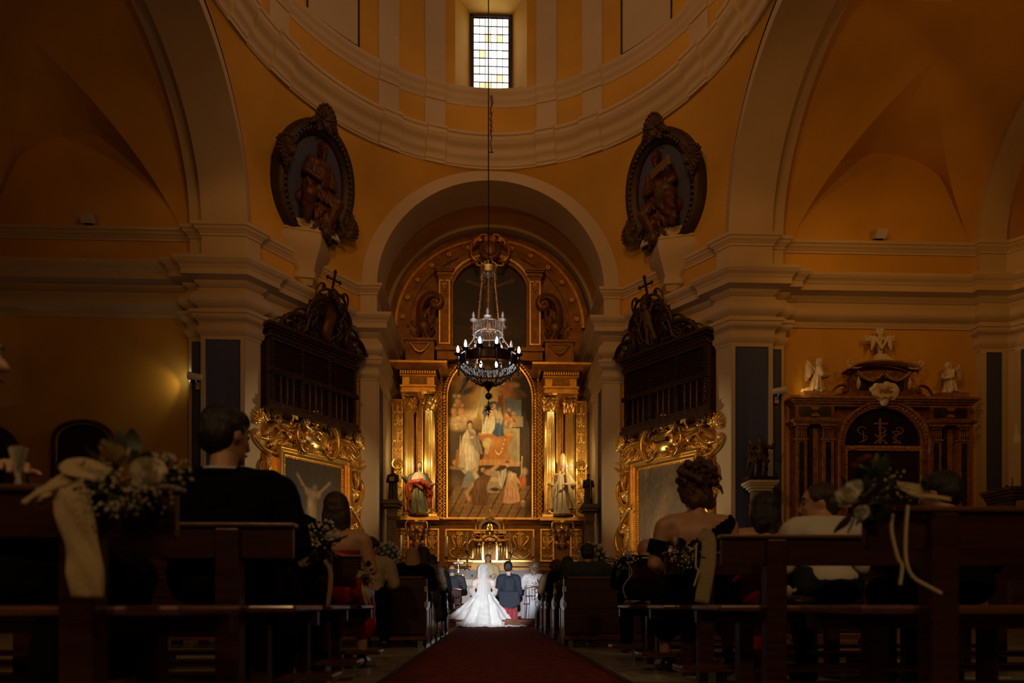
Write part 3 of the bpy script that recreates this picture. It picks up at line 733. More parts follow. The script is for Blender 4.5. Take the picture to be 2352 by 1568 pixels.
# --- pilaster strips behind and beside the columns
for s_ in (-1, 1):
    for d0, d1, nm in ((198, 222, 'side'), (152, 168, 'mid')):
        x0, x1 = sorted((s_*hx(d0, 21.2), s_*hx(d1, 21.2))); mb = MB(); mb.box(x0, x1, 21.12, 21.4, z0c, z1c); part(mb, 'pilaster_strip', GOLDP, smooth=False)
        mb = MB(); mb.frame([(x0,z0c),(x1,z0c),(x1,z1c),(x0,z1c)], [(x0+.035,z0c+.04),(x1-.035,z0c+.04),(x1-.035,z1c-.04),(x0+.035,z1c-.04)], 21.08, 21.14); part(mb, 'pilaster_border', GOLD)
    xs = s_*hx(210, 21.2)
    zr = hz(1067, 21.1)
    mb = MB(); mb.tube([(xs+.17*math.cos(2*PI*i/28), 21.06, zr+.17*math.sin(2*PI*i/28)) for i in range(28)], .03, 8, closed=True); part(mb, 'roundel_ring', GOLD)
    orn(AL, 'rosette', xs, 21.1, zr, .26, 0, 1, GOLDD)
    for zz in (5.75, 6.3, 6.7, 4.7, 4.25, 3.75):
        for k in (-1, 1): orn(AL, 'c', xs+k*.07, 21.1, zz, .26, 80*k, k, GOLD, depth=.6)
        orn(AL, 'leaf', xs, 21.1, zz+.28, .34, 0, 1, GOLD, depth=.6)
    # lattice band between inner column and picture frame
    x0, x1 = sorted((s_*hx(108, 21.1), s_*hx(121, 21.1)))
    mb = MB(); mb.box(x0, x1, 21.12, 21.4, z0c, hz(862, 21.1)); part(mb, 'lattice_band', GOLDP, smooth=False)
    mb = MB(); z = z0c+.05; k = 0
    while z < hz(868, 21.1):
        mb.bar((x0+.02, 21.1, z), (x1-.02, 21.1, z+.16), .022, .03, (0,1,0)); mb.bar((x1-.02, 21.1, z), (x0+.02, 21.1, z+.16), .022, .03, (0,1,0)); z += .16
    part(mb, 'lattice_fret', GOLD, smooth=False)
    # --- entablature block over each pair of columns
    YE = 20.35
    xa, xb = sorted((s_*hx(126, 20.4), s_*hx(201, 20.4)))
    def blk(z0, z1, grow, name, m=GOLD, yf=YE):
        mb = MB(); mb.box(xa-grow, xb+grow, yf-grow, 21.4, z0, z1); return part(mb, name, m, smooth=False)
    zA = z1c; blk(zA, zA+.07, .03, 'architrave', GOLD); blk(zA+.07, zA+.17, .0, 'architrave', GOLD); blk(zA+.17, zA+.22, .05, 'architrave', GOLD)
    fz0, fz1 = zA+.22, hz(866, YE); blk(fz0, fz1, -.02, 'frieze', GOLD)
    mb = MB(); mb.box((xa+xb)/2-.28, (xa+xb)/2+.28, YE-.01, YE+.05, fz0+.05, fz1-.04); part(mb, 'frieze_panel', GOLDP, smooth=False)
    zc = fz1; blk(zc, zc+.04, .05, 'bed_moulding', GOLD)
    dn = MB(); dn.box(-.022,.022,-.04,.04,0,.1); dn_o = dn.build('dentil', GOLD, AL, False); nd = 15
    for i in range(nd): dup(dn_o, AL, (xa-.05+(xb-xa+.1)*(i+.5)/nd, YE-.09, zc+.05))
    bpy.data.objects.remove(dn_o)
    blk(zc+.04, zc+.16, .06, 'dentil_bed', GOLDD); 
    zC = hz(834, 20.1)
    mb = MB(); rows = []
    for o_, z in [(.14,zc+.16),(.17,zc+.20)]+[(.18+.2*(.5-.5*math.cos(PI*i/5)), zc+.22+(zC-.08-zc-.22)*i/5) for i in range(6)]+[(.42,zC-.07),(.42,zC),(0,zC+.03)]:
        rows.append([(xa-o_,21.4,z),(xa-o_,YE-o_,z),(xb+o_,YE-o_,z),(xb+o_,21.4,z)])
    part(mb.grid(rows), 'cornice', GOLD)
    # --- attic: pedestal with festoon, flaming urn, volute
    zp0, zp1 = zC+.03, hz(783, 20.9); xp = s_*hx(160, 20.8)
    mb = MB(); mb.box(xp-.47, xp+.47, 20.75, 21.4, zp0, zp1-.08); mb.box(xp-.52, xp+.52, 20.7, 21.4, zp1-.08, zp1); mb.box(xp-.52, xp+.52, 20.7, 21.4, zp0, zp0+.06); part(mb, 'attic_pedestal', GOLDD, smooth=False)
    mb = MB(); mb.frame([(xp-.4,zp0+.12),(xp+.4,zp0+.12),(xp+.4,zp1-.14),(xp-.4,zp1-.14)], [(xp-.36,zp0+.16),(xp+.36,zp0+.16),(xp+.36,zp1-.18),(xp-.36,zp1-.18)], 20.72, 20.77); part(mb, 'panel_frame', GOLDD)
    fs = MB()
    for i in range(17):
        t = i/16; fs.ell((xp-.3+.6*t, 20.7, zp1-.2-.26*math.sin(PI*t)), .035+.02*math.sin(PI*t), 7, 5)
    part(fs, 'festoon', GOLD)
    orn(AL, 'urn', xp-s_*.1, 21.05, zp1, 1.05, 0, 1, GOLDD); 
    for k in (-1, 1): orn(AL, 's', xp-s_*.1+k*.28, 20.95, zp1+.45, .4, 70*k, k, GOLDD)
    orn(AL, 'v', xp-s_*.43, 21.1, zp1+.75, 1.35, 90*s_, s_, GOLDD, name='console')
    for k in range(4): orn(AL, 'leaf', xp-s_*(.30+.05*k), 21.05, zp1+.25+.28*k, .4, s_*(35-10*k), 1, GOLDD)
    # attic pilasters framing the upper picture
    x0, x1 = sorted((s_*hx(89, 21.1), s_*hx(118, 21.1))); z0a, z1a = hz(800, 21.1), hz(640, 21.1)
    mb = MB(); mb.box(x0, x1, 21.05, 21.4, z0a, z1a); part(mb, 'attic_pilaster', GOLDD, smooth=False)
    mb = MB(); mb.frame([(x0+.03,z0a+.1),(x1-.03,z0a+.1),(x1-.03,z1a-.1),(x0+.03,z1a-.1)], [(x0+.07,z0a+.14),(x1-.07,z0a+.14),(x1-.07,z1a-.14),(x0+.07,z1a-.14)], 21.02, 21.08); part(mb, 'pilaster_border', GOLD)
    mb = MB()
    for i, (g, h) in enumerate(((.02,.05),(.06,.04),(.03,.08),(.09,.05),(.13,.05))):
        zz = z1a+sum(q[1] for q in ((.02,.05),(.06,.04),(.03,.08),(.09,.05),(.13,.05))[:i]); mb.box(x0-g, x1+g, 21.05-g, 21.4, zz, zz+h)
    part(mb, 'attic_capital', GOLDD, smooth=False)
    orn(AL, 'leaf', (x0+x1)/2, 21.02, z1a-.25, .4, 180, 1, GOLD)
# low attic base behind the chandelier
mb = MB(); mb.box(-1.75, 1.75, 20.95, 21.4, hz(828, 21), hz(808, 21)); mb.box(-1.8, 1.8, 20.88, 21.4, hz(808, 21), hz(800, 21)); part(mb, 'attic_base', GOLDD, smooth=False)
# --- upper picture (crucifixion) with arched moulding and cartouche
cv = Canvas(64, 90, 1.55, (.035,.02,.012))
cv.blob(.5,.95,.7,.5,(.02,.012,.01)).blob(.45,.42,.6,.28,(.075,.04,.018),0,.8).blob(.75,.3,.3,.12,(.09,.045,.02),0,.9).blob(.15,.5,.2,.12,(.012,.01,.006)).blob(.8,.12,.3,.1,(.02,.012,.006)).blob(.3,.15,.3,.08,(.06,.04,.02))
cv.line([(.5,.1),(.5,1.35)],.025,(.05,.03,.02)).line([(.2,1.22),(.42,1.12),(.5,1.1),(.58,1.12),(.82,1.24)],.022,(.17,.09,.05)).line([(.5,1.1),(.49,.85),(.5,.5)],.055,(.13,.075,.04)).blob(.5,1.16,.04,.05,(.15,.08,.05))
cv.line([(.72,.1),(.8,.25),(.9,.32)],.01,(.02,.012,.006)).line([(.8,.25),(.84,.36)],.008,(.02,.012,.006)).noise(.25,24,2)
xw = hx(84, 21.2); zq0, zqs = hz(800, 21.2), hz(668, 21.2); zq1 = hz(600, 21.2)
zf = lambda x, xw=xw, zqs=zqs, zq1=zq1: zqs+(zq1-zqs)*math.sqrt(max(0, 1-(x/xw)**2))
picture('upper_picture', cv, -xw, xw, zq0, zq1, 21.3, AL, zf)
def arch_line(w_, z0, zs, r, n=32): return [(w_, z0)]+[(w_*math.cos(PI*i/n), zs+r*math.sin(PI*i/n)) for i in range(n+1)]+[(-w_, z0)]
for g0, g1, y, m in ((.0,.10,21.16,GOLDD),(.10,.17,21.06,GOLD),(.17,.36,21.12,GOLDD)):
    mb = MB(); mb.frame(arch_line(xw+g1, zq0, zqs, zq1-zqs+g1), arch_line(xw+g0, zq0, zqs, zq1-zqs+g0), y, 21.35, False); part(mb, 'upper_picture_frame', m)
zc = hz(574, 20.95)
mb = MB(); mb.ell((0, 20.95, zc), (.36,.14,.36), 20, 12); mb.ell((0,20.86,zc), (.26,.12,.26), 16, 10); part(mb, 'cartouche', GOLDD)
for k in (-1, 1):
    orn(AL, 'c', k*.42, 20.95, zc, .6, 95*k, k, GOLD); orn(AL, 'c', k*.25, 20.93, zc-.38, .4, -40*k, k, GOLD); orn(AL, 'v', k*.28, 20.93, zc+.3, .4, 150*k, k, GOLD)
orn(AL, 'shell', 0, 20.9, zc+.2, .4, 0, 1, GOLD)
# --- main picture: Virgin and Child enthroned above kneeling saints
cv = Canvas(190, 360, 1.93, (.06,.035,.016))
cv.blob(.9,1.5,.35,.7,(.018,.014,.012)).blob(.45,1.42,.45,.42,(.70,.44,.13),0,1.).blob(.2,1.75,.35,.25,(.42,.28,.09),0,.9).blob(.47,1.42,.24,.26,(1.0,.74,.30),0,1.)
cv.blob(.15,1.12,.22,.1,(.42,.30,.14),0,.7).blob(.24,1.22,.14,.1,(.60,.44,.22),0,.6).blob(.08,1.18,.1,.06,(.5,.36,.17),0,.6).blob(.3,1.25,.06,.07,(.70,.54,.30),0,.5)
for x, y, r in ((.12,1.38,.05),(.07,1.27,.05),(.16,1.27,.055)): cv.blob(x,y,r,r*1.3,(.75,.42,.20),20,.5); cv.blob(x+.01,y+.08,.024,.026,(.8,.5,.28),0,.4)
cv.blob(.08,1.46,.035,.03,(.5,.42,.3),0,.5)
for dx in (-.05, 0, .05): cv.line([(.41,1.52),(.41+dx*1.6,1.22)],.012,(1,.85,.5),.7)
cv.blob(.41,1.53,.025,.03,(.95,.8,.5))
for x, y, a, c in ((.28,1.70,40,(.38,.17,.08)),(.2,1.63,70,(.09,.07,.10)),(.3,1.55,60,(.32,.16,.06)),(.23,1.52,30,(.05,.06,.11)),(.1,1.62,0,(.30,.17,.08)),(.45,1.72,20,(.40,.2,.08)),(.62,1.66,-20,(.5,.28,.12)),(.72,1.58,-40,(.42,.12,.05)),(.68,1.50,-20,(.45,.16,.06)),(.82,1.72,0,(.2,.1,.05)),(.78,1.6,0,(.36,.2,.1)),(.62,1.75,30,(.4,.22,.1)),(.88,1.5,-30,(.10,.05,.03))):
    cv.blob(x,y,.10,.045,c,a,.5)
for x, y in ((.22,1.75),(.34,1.74),(.66,1.62),(.74,1.67),(.86,1.78)): cv.blob(x,y,.028,.03,(.7,.42,.22),0,.5)
cv.line([(.36,1.66),(.6,1.76)],.02,(.55,.3,.1)).line([(.14,1.50),(.24,1.66)],.018,(.04,.04,.06)).line([(.38,1.64),(.5,1.72),(.66,1.78)],.02,(.30,.16,.06))
cv.poly([(.66,1.24),(.88,1.2),(.88,1.42),(.68,1.44)],(.16,.2,.24)).poly([(.66,1.24),(.9,1.22),(.9,1.1),(.66,1.08)],(.3,.24,.15)).poly([(.66,1.08),(.86,1.08),(.86,.62),(.70,.62)],(.40,.33,.19)).poly([(.70,1.04),(.83,1.04),(.83,.68),(.73,.68)],(.34,.28,.16))
cv.poly([(.57,1.05),(.66,1.05),(.68,1.5),(.6,1.48)],(.22,.09,.04)).line([(.6,1.46),(.67,1.5),(.68,1.1)],.012,(.42,.2,.07))
for x, y in ((.72,1.22),(.78,1.18)): cv.blob(x,y,.055,.075,(.55,.26,.10),15,.5); cv.blob(x+.01,y+.08,.026,.028,(.62,.33,.16),0,.4)
cv.line([(.72,1.27),(.8,1.16)],.012,(.12,.06,.03))
# stone urn-shaped pedestal
cv.poly([(.36,1.02),(.78,1.02),(.77,.95),(.72,.86),(.73,.74),(.79,.66),(.38,.66),(.43,.74),(.44,.86),(.38,.95)],(.46,.19,.05)).blob(.55,.9,.16,.1,(.62,.28,.08),0,.9).poly([(.36,1.02),(.78,1.02),(.77,.99),(.37,.99)],(.58,.3,.10)).poly([(.38,.70),(.78,.70),(.80,.63),(.37,.63)],(.55,.28,.09))
cv.blob(.47,.90,.06,.075,(.62,.50,.26),-20,.3).blob(.47,.81,.03,.06,(.6,.46,.22),-10,.4)
for i in range(9): a = i/8; cv.blob(.57+.11*a, .80-.06*math.sin(PI*a)+.14*a*a, .010, .014, (.8,.66,.36), 0, .4)
# the Virgin and the Child
cv.poly([(.40,1.03),(.43,1.2),(.45,1.35),(.5,1.4),(.58,1.4),(.65,1.3),(.67,1.12),(.63,1.0)],(.11,.15,.20)).poly([(.40,1.01),(.42,1.12),(.47,1.23),(.56,1.22),(.58,1.1),(.52,1.01)],(.74,.66,.48)).blob(.46,1.12,.035,.1,(.85,.76,.56),-12,.6)
cv.poly([(.56,1.24),(.63,1.3),(.66,1.2),(.64,1.12),(.6,1.12)],(.62,.52,.36)).poly([(.54,1.0),(.58,1.2),(.66,1.05),(.68,.99),(.6,.97)],(.05,.10,.18)).blob(.5,1.30,.06,.06,(.62,.53,.38),0,.6).blob(.44,1.28,.035,.07,(.10,.16,.24),-20,.6)
cv.blob(.505,1.455,.042,.05,(.30,.14,.06),0,.3).blob(.50,1.44,.030,.038,(.85,.60,.38),10,.3).blob(.53,1.27,.05,.07,(.86,.60,.36),30,.5).blob(.555,1.345,.028,.03,(.84,.58,.36),0,.3).line([(.51,1.25),(.46,1.2)],.014,(.85,.6,.37)).line([(.57,1.3),(.63,1.16)],.012,(.8,.56,.34))
# bishop saint, left
cv.poly([(.12,.62),(.14,.86),(.2,1.02),(.26,1.09),(.32,1.05),(.37,.9),(.38,.74),(.36,.56),(.2,.52)],(.46,.40,.30)).poly([(.13,.74),(.17,.96),(.23,1.06),(.27,.98),(.24,.8)],(.60,.50,.33)).poly([(.24,1.06),(.34,1.0),(.4,.86),(.42,.76),(.34,.8),(.27,.92)],(.26,.22,.17)).poly([(.2,.9),(.3,.86),(.33,.62),(.22,.56)],(.66,.60,.48)).blob(.26,1.12,.045,.06,(.05,.03,.02),0,.3).blob(.265,1.105,.028,.038,(.72,.44,.24),0,.3).blob(.285,.965,.03,.018,(.7,.44,.24),0,.4).line([(.18,.82),(.23,.74)],.013,(.72,.45,.25)).poly([(.02,.62),(.2,.60),(.2,.57),(.02,.585)],(.3,.2,.1)).blob(.1,.66,.06,.05,(.44,.22,.06)).line([(.1,.6),(.12,.8)],.02,(.3,.12,.03))
# checkered floor
for j in range(7):
    for i in range(10):
        z0_ = .0+.055*j; k = .075*(1-.04*j); sh = .028*j
        if (i+j) % 2: cv.poly([(i*.115+sh-.1,z0_),(i*.115+.10+sh-.1,z0_+.01),(i*.115+.125+sh-.1,z0_+.062),(i*.115+.022+sh-.1,z0_+.052)],(.34,.15,.045),.85)
        else: cv.poly([(i*.115+sh-.1,z0_),(i*.115+.10+sh-.1,z0_+.01),(i*.115+.125+sh-.1,z0_+.062),(i*.115+.022+sh-.1,z0_+.052)],(.33,.22,.10),.7)
cv.blob(1.0,.12,.25,.2,(.05,.03,.015),30,.9).blob(.1,.42,.25,.12,(.14,.08,.035),0,.9).poly([(.46,.30),(.62,.30),(.62,.56),(.46,.58)],(.40,.33,.20)).poly([(.45,.44),(.63,.43),(.63,.48),(.45,.49)],(.58,.46,.26)).blob(.56,.34,.08,.03,(.06,.035,.02))
# kneeling figures
cv.poly([(.16,.36),(.2,.50),(.24,.54),(.33,.56),(.34,.42),(.28,.36)],(.24,.24,.22)).blob(.305,.59,.03,.04,(.50,.28,.14),0,.4).blob(.26,.53,.06,.04,(.20,.27,.30),10,.5).line([(.27,.36),(.22,.30),(.25,.22)],.022,(.5,.3,.16)).line([(.3,.4),(.34,.3)],.02,(.56,.44,.28)).line([(.32,.53),(.35,.48)],.03,(.60,.52,.38))
cv.poly([(.28,.16),(.28,.32),(.33,.46),(.42,.52),(.52,.50),(.46,.36),(.48,.22),(.46,.14)],(.15,.072,.028)).blob(.38,.40,.09,.08,(.22,.11,.045),30,.7).blob(.42,.575,.035,.04,(.42,.20,.09),0,.4).line([(.46,.54),(.54,.58),(.6,.64)],.022,(.56,.32,.15)).blob(.2,.155,.07,.022,(.34,.15,.06)).blob(.615,.66,.02,.015,(.7,.42,.22))
cv.poly([(.66,.18),(.68,.30),(.70,.46),(.75,.56),(.82,.52),(.84,.36),(.86,.22),(.76,.17)],(.56,.34,.16)).poly([(.66,.2),(.68,.34),(.74,.36),(.83,.3),(.86,.2),(.76,.17)],(.60,.31,.17)).poly([(.60,.44),(.63,.56),(.7,.60),(.7,.5),(.64,.34)],(.52,.50,.42)).blob(.715,.645,.03,.038,(.66,.40,.22),20,.3).blob(.71,.67,.03,.028,(.15,.08,.04),20,.4).blob(.75,.50,.05,.08,(.70,.50,.30),15,.6).line([(.8,.5),(.88,.4)],.018,(.68,.42,.23)).blob(.79,.52,.04,.03,(.66,.58,.44))
cv.blob(.90,.44,.055,.11,(.46,.12,.045),0,.5).blob(.92,.56,.05,.06,(.38,.29,.18),0,.5).blob(.855,.66,.025,.033,(.5,.3,.16),0,.4).line([(.88,.5),(.89,.74)],.008,(.55,.42,.22)).blob(.9,.17,.035,.045,(.30,.18,.07),0,.3).blob(.9,.20,.03,.02,(.46,.36,.2)).blob(-1,-1,.01,.01,(0,0,0))
def drape(cx, y0, y1, w_, n, dark, lite, lean=0., amt=.55, seed=1):      # painted folds
    r = random.Random(seed)
    for i in range(n):
        x = cx-w_/2+w_*(i+.5)/n+r.uniform(-.01,.01); b = r.uniform(-.02,.02)+lean
        cv.line([(x,y1-.02*r.random()),(x+b*.5+r.uniform(-.008,.008),(y0+y1)/2),(x+b,y0+.02*r.random())], r.uniform(.004,.008), dark if i % 2 else lite, amt)
drape(.47,1.02,1.21,.10,8,(.36,.30,.20),(.95,.88,.70),-.02); drape(.61,.99,1.20,.07,6,(.015,.035,.07),(.12,.20,.30),.03); drape(.61,1.14,1.33,.07,5,(.30,.24,.15),(.8,.7,.5))
drape(.27,.57,.86,.11,8,(.34,.29,.20),(.85,.79,.64),.0); drape(.19,.75,1.0,.08,5,(.30,.24,.14),(.74,.62,.42),-.02); drape(.35,.76,1.0,.06,5,(.10,.08,.06),(.36,.31,.24),.03)
drape(.38,.17,.44,.16,9,(.05,.025,.01),(.26,.14,.06),.03); drape(.76,.19,.36,.15,9,(.30,.15,.08),(.80,.48,.28),.02); drape(.64,.38,.58,.06,4,(.25,.24,.2),(.75,.72,.62)); drape(.90,.36,.52,.08,5,(.20,.04,.015),(.62,.2,.08))
for x, y, r_ in ((.26,1.105,.028),(.50,1.44,.030),(.555,1.345,.026),(.42,.575,.03),(.715,.645,.028),(.305,.59,.028),(.855,.66,.024)):      # faces
    cv.blob(x-r_*.35,y+r_*.2,r_*.55,r_*.8,(.92,.62,.38),0,.8,.6).blob(x+r_*.5,y-r_*.1,r_*.4,r_*.9,(.28,.13,.06),0,.8,.6).blob(x-r_*.3,y+r_*.12,r_*.16,r_*.12,(.12,.06,.03)).blob(x+r_*.25,y+r_*.12,r_*.16,r_*.12,(.12,.06,.03)).blob(x,y-r_*.5,r_*.25,r_*.1,(.4,.12,.08))
for x, y, r_ in ((.16,1.27,.05),(.12,1.38,.045),(.07,1.27,.045),(.53,1.27,.045),(.72,1.22,.05),(.78,1.18,.05)): cv.blob(x-r_*.3,y+r_*.3,r_*.5,r_*.7,(.95,.62,.34),20,.9,.5).blob(x+r_*.5,y-r_*.4,r_*.4,r_*.7,(.34,.15,.06),20,.9,.5).line([(x-r_*.4,y-r_),(x-r_*.6,y-r_*1.9)],.012,(.75,.42,.2),.8)
for i in range(26):
    a = random.Random(i).random; x, y = .06+.38*a(), 1.08+.2*a(); cv.blob(.02+.4*random.Random(i*3).random(),1.06+.18*random.Random(i*5+1).random(),.035,.018,(.78,.60,.34) if i % 2 else (.30,.20,.09),0,.9,.5)
cv.noise(.16,40,5).noise(.1,90,8)
cv.c *= 1.3
YP = 21.12; xw = hx(96, YP); zq0, zqs = hz(1188, YP), hz(914, YP); zq1 = zqs+xw
zf = lambda x, xw=xw, zqs=zqs: zqs+math.sqrt(max(0, xw*xw-x*x))
picture('altar_picture', cv, -xw, xw, zq0, zq1, YP+.1, AL, zf, rough=.55)
mb = MB(); mb.frame(arch_line(xw+.05, zq0-.05, zqs, xw+.05)+[], arch_line(xw-.0, zq0, zqs, xw), YP-.02, 21.4, True); part(mb, 'picture_fillet', GOLDB)
mb = MB(); mb.frame(arch_line(xw+.22, zq0-.2, zqs, xw+.22), arch_line(xw+.05, zq0-.05, zqs, xw+.05), YP+.03, 21.4, True); part(mb, 'picture_surround', GOLDD)
# the leafy twist carved along the frame
tw = MB(); path = []
nside = 42
for i in range(nside): path.append((xw+.13, zq0-.1+(zqs-zq0+.1)*i/nside))
for i in range(49): path.append(((xw+.13)*math.cos(PI*i/48), zqs+(xw+.13)*math.sin(PI*i/48)))
for i in range(nside): path.append((-(xw+.13), zqs-(zqs-zq0+.1)*i/nside))
for i in range(30): path.append((-(xw+.13)+2*(xw+.13)*i/30, zq0-.13))
n = len(path)
for i, (x, z) in enumerate(path):
    x2, z2 = path[(i+1) % n]; a = math.atan2(z2-z, x2-x)
    R = Matrix.Rotation(-(a+.8), 3, 'Y'); tw.ell((x, YP-.02, z), (.085,.05,.028), 7, 5, R)
    tw.ell(((x+x2)/2, YP-.03, (z+z2)/2), .03, 6, 4)
part(tw, 'carved_twist', GOLDB)['kind'] = 'stuff'
# spandrels beside the arch
for s_ in (-1, 1):
    for k in range(3): orn(AL, 'leaf', s_*(xw+.1-.12*k), 21.05, zq1-.35+.22*k, .45, s_*(20+18*k), 1, GOLDD)
# ------------------------------------------------------------------ heads, carved or living
def head_prims(mb, c, k=1., yaw=0., pitch=0., face=True):      # looks to +Y
    R = Matrix.Rotation(yaw, 3, 'Z') @ Matrix.Rotation(pitch, 3, 'X'); c = Vector(c)
    q = lambda x, y, z: c + R @ (Vector((x, y, z))*k)
    mb.ell(q(0,-.005,.02), (.076*k,.094*k,.098*k), 16, 12, R); mb.ell(q(0,.028,-.055), (.056*k,.062*k,.062*k), 14, 10, R)
    if face:
        mb.cap(q(0,.092,.012), .010*k, q(0,.112,-.028), .016*k, 8); mb.ell(q(0,.078,-.092), (.024*k,.022*k,.018*k), 8, 6, R)
        mb.ell(q(0,.086,-.060), (.026*k,.012*k,.010*k), 8, 6, R); mb.ell(q(0,.082,.040), (.058*k,.014*k,.013*k), 10, 6, R)
        for s_ in (-1, 1):
            mb.ell(q(s_*.034,.072,-.02), (.022*k,.022*k,.02*k), 8, 6, R)
            mb.ell(q(s_*.078,-.004,-.008), (.010*k,.020*k,.031*k), 8, 6, R)
    return R
# ================================================================== the two diagonal walls
WM = Vector(((PATH[3][0]+PATH[4][0])/2, (PATH[3][1]+PATH[4][1])/2)); WRZ = math.atan2(CD.y, CD.x)
def on_diag(name, label, cat, s, group=None, off=0., z=0.):
    n = Vector((s*CN.x, CN.y)); return thing(name, label, cat, (s*WM.x+n.x*off, WM.y+n.y*off, z), WRZ*s, group)
# ------------------------------------------------------------------ gilded picture frames
def gilt_frame(s):
    lab = ('carved gilded frame around a dim crucifixion, on the diagonal wall left of the altarpiece' if s < 0 else 'carved gilded frame around a smoky brown picture, its boss split by a black slit')
    T = on_diag('picture_frame', lab, 'picture frame', s, off=.02)
    def b(mb, nm, m=GOLDB, ang=40, smooth=True): return mb.build(nm, m, T, smooth, ang)
    x0, x1, z0, z1 = -.90, .90, 1.55, 4.30
    R = lambda g: [(x0-g, z0-g), (x1+g, z0-g), (x1+g, z1+g), (x0-g, z1+g)]
    for g0, g1, y, m in ((0,.05,-.10,GOLD),(.05,.13,-.16,GOLDB),(.13,.20,-.20,GOLD),(.20,.26,-.24,GOLDB)):
        mb = MB(); mb.frame(R(g1), R(g0), y, 0); b(mb, 'frame_moulding', m)
    bd = MB()
    for i in range(30): bd.ell((x0-.02+(x1-x0+.04)*i/29, -.11, z1+.02), .02, 6, 4)
    for i in range(44):
        for x in (x0-.02, x1+.02): bd.ell((x, -.11, z0+(z1-z0)*i/43), .02, 6, 4)
    b(bd, 'bead_row', GOLDB)['kind'] = 'stuff'
    # plain back board with a wavy edge
    outer = []; inner = R(.1)
    pts = [(-1.5,1.2),(-1.52,1.9),(-1.42,2.5),(-1.56,3.2),(-1.45,3.8),(-1.62,4.5),(-1.58,5.0),(-1.2,5.1),(-.8,5.02),(-.5,5.3),(0,5.45),(.5,5.3),(.8,5.02),(1.2,5.1),(1.58,5.0),(1.62,4.5),(1.45,3.8),(1.56,3.2),(1.42,2.5),(1.52,1.9),(1.5,1.2)]
    mb = MB(); mb.prism([(x*1.0, z) for x, z in pts][::-1], -.06, -.01); b(mb, 'back_board', GOLD, smooth=False)
    for k in (-1, 1):                                     # the two sides, bottom to top
        for kind, x, z, sz, a, f in (
            ('leaf',1.28,1.45,.75,180,1),('shell',1.33,1.75,.85,0,1),('v',1.18,1.5,.5,100,1),('c',1.42,2.35,.72,85,1),('leaf',1.2,2.4,.6,20,1),('shell',1.42,2.6,.5,60,1),
            ('s',1.36,2.95,.8,95,-1),('shell',1.25,3.05,.62,-10,1),('leaf',1.5,3.25,.5,-30,1),('c',1.32,3.65,.75,70,-1),('shell',1.45,3.55,.5,50,1),('c',1.24,4.12,.6,100,1),('leaf',1.42,4.05,.45,10,1),
            ('c',1.45,4.55,.62,20,1),('leaf',1.22,4.6,.5,60,1),('shell',1.52,5.05,.72,-30,1),('c',1.42,4.86,.62,-20,-1),('c',1.05,4.85,.7,160,1),('shell',1.2,5.15,.45,-10,1),
            ('s',.78,5.0,.85,30,1),('shell',.72,4.75,.6,30,1),('leaf',.95,4.6,.5,80,1),('c',.55,5.25,.55,120,1),('leaf',.5,4.62,.45,100,1),('v',.4,5.42,.42,60,1),('c',.62,4.6,.5,190,1)):
            orn(T, kind, k*x, -.1, z, sz, -a*k if False else a*k, f*k, GOLDB if kind != 'leaf' else GOLD, depth=1.25)
    mb = MB()
    mb.ell((0,-.14,4.92), (.42,.17,.36), 24, 14); b(mb, 'cartouche', GOLDB)
    for k in (-1, 1):
        orn(T, 'c', k*.40, -.2, 4.95, .75, 90*k, k, GOLDB, depth=1.2); orn(T, 'v', k*.2, -.2, 5.28, .45, 30*k, k, GOLDB); orn(T, 's', k*.28, -.18, 4.6, .55, 160*k, k, GOLDB)
    orn(T, 'shell', 0, -.14, 5.32, .8, 0, 1, GOLDB, depth=1.3); orn(T, 'leaf', 0, -.2, 4.56, .4, 90, 1, GOLD)
    if s < 0:
        mb = MB(); mb.ell((0,-.28,4.95), (.12,.1,.13), 14, 10); b(mb, 'boss', GOLDB)
        mb = MB(); mb.tube([(.16*math.cos(2*PI*i/20), -.27, 4.95+.17*math.sin(2*PI*i/20)) for i in range(20)], .03, 8, closed=True); b(mb, 'boss_ring', GOLDB)
    else:
        mb = MB(); mb.tube([(-.26,-.30,5.0),(-.2,-.31,4.94),(-.05,-.325,4.92),(.12,-.325,4.93),(.2,-.32,4.95)], .018, 8); mb.ell((.24,-.33,4.95), (.05,.05,.07), 10, 8); b(mb, 'black_hook', IRON)
    # the picture held in the frame
    if s < 0:
        cv = Canvas(72, 110, 1.53, (.055,.040,.026))
        cv.blob(.85,.75,.5,.7,(.10,.075,.05),0,1.).blob(.1,1.2,.4,.5,(.035,.026,.018),0,1.)
        F = (.36,.235,.125)
        cv.line([(.22,1.32),(.30,1.21),(.40,1.09)],.022,F,.9).line([(.80,1.28),(.70,1.18),(.58,1.06)],.024,F,.9).line([(.40,1.09),(.49,1.06),(.58,1.06)],.05,F).line([(.48,1.06),(.47,.82),(.49,.55)],.072,(.33,.215,.115)).blob(.44,.9,.05,.16,(.46,.31,.17),5,.8).blob(.53,.95,.04,.12,(.22,.14,.07),0,.9)
        cv.blob(.53,1.17,.06,.075,(.17,.11,.06),0,.5).blob(.52,1.16,.035,.05,(.28,.18,.10),0,.6).poly([(.30,.58),(.4,.66),(.56,.62),(.62,.5),(.58,.44),(.5,.56),(.47,.4),(.42,.56),(.36,.42),(.31,.44)],(.40,.36,.29),.85).line([(.44,.5),(.40,.1)],.06,(.24,.155,.085)).line([(.52,.5),(.52,.05)],.055,(.17,.11,.06)).poly([(.36,.36),(.42,.40),(.40,.1),(.35,.05)],(.40,.33,.23),.7)
        lab2 = 'dim painting of a crucified man with arms raised, in gilded frame'
    else:
        cv = Canvas(72, 110, 1.53, (.17,.125,.08))
